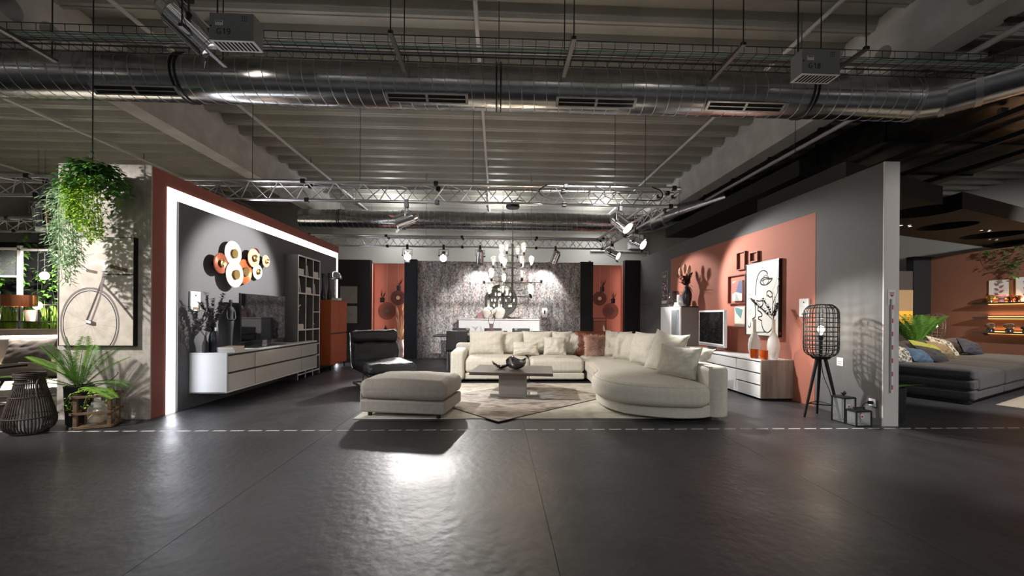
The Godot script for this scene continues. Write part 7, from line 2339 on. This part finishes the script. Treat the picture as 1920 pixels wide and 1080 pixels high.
		obj("frame", sp(V(-0.026, -s * 1.22, -s - 0.01), V(0, -s * 1.2, s + 0.01)).span(V(-0.026, s * 1.2, -s - 0.01), V(0, s * 1.22, s + 0.01)).span(V(-0.026, -s * 1.2, -s - 0.01), V(0, s * 1.2, -s)).span(V(-0.026, -s * 1.2, s), V(0, s * 1.2, s + 0.01)), M.gold, o)
	rng.seed = 71
	var iv := thing("ivy_garland", "dark ivy garland trailing down the brown wall", "plant", V(11.8, 2.4, -8.7))
	for k in 4:
		var g := G.new()
		var st := G.new()
		vine(g, st, [V(0, 0.45, -0.5 + 0.3 * k), V(-0.05, 0.35, -0.35 + 0.3 * k), V(-0.05, 0.1, -0.25 + 0.15 * k), V(-0.04, -0.25 + 0.1 * k, 0.1)], 60, 0.06, 0.06, 0.8)
		var v := obj("strand", st, M.dry_stem, iv)
		obj("leaf_cluster", g, M.leaf_dark, v)
	# charcoal sofa with its cushions
	var a := deg_to_rad(26)
	var sf := thing("sofa", "large charcoal sofa with channelled side beyond the dark grey wall", "sofa", V(6.58, 0, -5.25), a)
	for i in 3:
		obj("channel", G.new().rbox(V(0.11, 0.13 + 0.145 * i, -0.82), V(0.24, 0.155, 1.64), 0.045, 4, 4), M.charcoal_fabric, sf)
	obj("plinth", sp(V(0.04, 0, -1.6), V(5.4, 0.06, -0.1)), M.ink, sf)
	for i in 6:
		obj("back_roll", G.new().rbox(V(0.68 + 0.88 * i, 0.52, -1.42), V(0.86, 0.40, 0.44), 0.16, 5, 4, 0.04), M.charcoal_fabric, sf)
	for i in 4:
		obj("seat_cushion", G.new().rbox(V(0.88 + 1.26 * i, 0.29, -0.66), V(1.24, 0.28, 1.3), 0.09, 5, 5, 0.04, 0.01, 3), M.charcoal_fabric, sf)
		obj("front_panel", G.new().rbox(V(0.88 + 1.26 * i, 0.11, -0.3), V(1.22, 0.11, 0.56), 0.03, 3, 3), M.charcoal_fabric, sf)
	var R := Transform3D(Basis(Vector3.UP, a), V(6.58, 0, -5.25))
	for q in [[0.80, -0.98, 0.46, 0.34, 0.5, M.pattern_fabric, "black and white patterned cushion at the channelled side of the charcoal sofa"], [1.16, -0.82, 0.44, 0.30, 0.7, M.blue_fabric, "steel blue cushion on the charcoal sofa"], [1.62, -0.78, 0.62, 0.32, 0.7, M.charcoal_fabric, "charcoal cushion between the blue and lime ones"], [2.15, -0.95, 0.68, 0.40, 0.7, M.lime_fabric, "lime green cushion on the charcoal sofa"], [2.72, -0.95, 0.56, 0.36, 0.65, M.taupe_velvet, "olive brown cushion beside the lime one"], [3.35, -1.08, 0.66, 0.44, 0.6, M.pattern_fabric, "black and white patterned cushion beside the olive one"], [4.3, -0.95, 0.66, 0.36, 0.5, M.navy_fabric, "dark navy cushion at the end of the charcoal sofa"]]:
		var o := thing("cushion", q[6], "cushion", R * V(q[0], 0.44, q[1]), a - 0.15)
		var bt := Basis(Vector3.RIGHT, -float(q[4])) * Basis(V(0, 0, 1), -0.25)
		obj("cover", G.new().pillow(q[2], q[3], 0.16, int(q[0] * 100)), q[5], o, bt * V(0, float(q[3]) * 0.5, 0), bt)
	var rg := thing("sand_rug", "sand-coloured rug in front of the charcoal sofa", "rug", V(7.55, 0, -5.2), a)
	obj("pile", sp(V(-0.5, 0, -0.35), V(4, 0.012, 1.4), 0.004), M.sand_rug, rg)
	# palm and cage lamp behind the sofa
	rng.seed = 81
	var pm := thing("potted_palm", "green potted palm between the black wall and the charcoal sofa", "plant", V(10.2, 0, -9.35))
	obj("pot", lt([Vector2(0, 0), Vector2(0.18, 0), Vector2(0.23, 0.4), Vector2(0.21, 0.4), Vector2(0.2, 0.36), Vector2(0, 0.36)], 24), M.planter_black, pm)
	for k in 16:
		var t := TAU * k / 16.0
		var fr := frond(V(0, 0.4, 0), V(cos(t) * 0.5, 1.25, sin(t) * 0.35), 0.95 + 0.15 * rng.randf(), 0.17, 0.9, 22)
		var s := obj("stalk", fr[0], M.fern_green, pm)
		obj("frond", fr[1], M.fern_green if k % 2 else M.leaf_mid, s)
	for q in [[-0.5, 0.75], [-0.35, 0.5]]:
		obj("broad_leaf", G.new().leaf(V(0, 0.4, 0.1), V(q[0], q[1] * 0.6, 0.3), V(0, 1, 0.6), 0.45, 0.18, 0.3, 5), M.fern_light, pm)
	var cl := thing("cage_lamp", "small dark cage lamp with a lit bulb behind the charcoal sofa", "lamp", V(10.95, 0.0, -9.55))
	for k in 12:
		var t := TAU * k / 12
		var c := V(cos(t), 0, sin(t))
		obj("cage_bar", tb(curve([c * 0.1 + V(0, 1.33, 0), c * 0.17 + V(0, 1.26, 0), c * 0.18 + V(0, 1.0, 0), c * 0.16 + V(0, 0.78, 0), c * 0.1 + V(0, 0.72, 0)], 3), 0.006, 5), M.rattan, cl)
	for y in [1.33, 1.26, 1.18, 1.1, 1.02, 0.94, 0.86, 0.78, 0.72]:
		var ring: Array = []
		var rr := 0.1 if y in [1.33, 0.72] else 0.175
		for i in 24:
			ring.append(V(cos(TAU * i / 24) * rr, y, sin(TAU * i / 24) * rr))
		obj("cage_ring", G.new().tube(ring, 0.006, 5, true), M.rattan, cl)
	for k in 3:
		var t := TAU * k / 3
		obj("leg", tb([V(cos(t) * 0.05, 0.72, sin(t) * 0.05), V(cos(t) * 0.2, 0, sin(t) * 0.2)], 0.014, 6), M.dark_wood, cl)
	obj("bulb", G.new().ball(V(0, 1.02, 0), Vector3.ONE * 0.045, 12), M.bulb_glow, cl)
	light_omni(V(10.95, 1.02, -9.55), 0.25)
	# planter hidden half behind the white wall end
	var pt := thing("potted_plant", "black speckled planter with a green leaf behind the white wall end", "plant", V(4.64, 0, -4.52))
	obj("pot", lt([Vector2(0, 0), Vector2(0.10, 0), Vector2(0.12, 0.05), Vector2(0.135, 0.40), Vector2(0.12, 0.40), Vector2(0.11, 0.34), Vector2(0, 0.34)], 24), M.planter_black, pt)
	obj("soil", lt([Vector2(0, 0.35), Vector2(0.115, 0.35)], 16), M.soil, pt)
	for k in 6:
		var t := TAU * k / 6.0
		obj("leaf", G.new().leaf(V(0, 0.35, 0), V(absf(cos(t)) * 0.9 + 0.1, 0.55, sin(t) * 0.6), Vector3.UP, 0.30, 0.06, 0.3, 4), M.fern_light, pt)
	# out-of-view lantern added to brighten the charcoal sofa group
	lantern(V(7.2, 3.3, -3.6), V(7.6, 0.3, -6.0), 14.0, 34.0, "added fill lantern before the charcoal sofa", true)
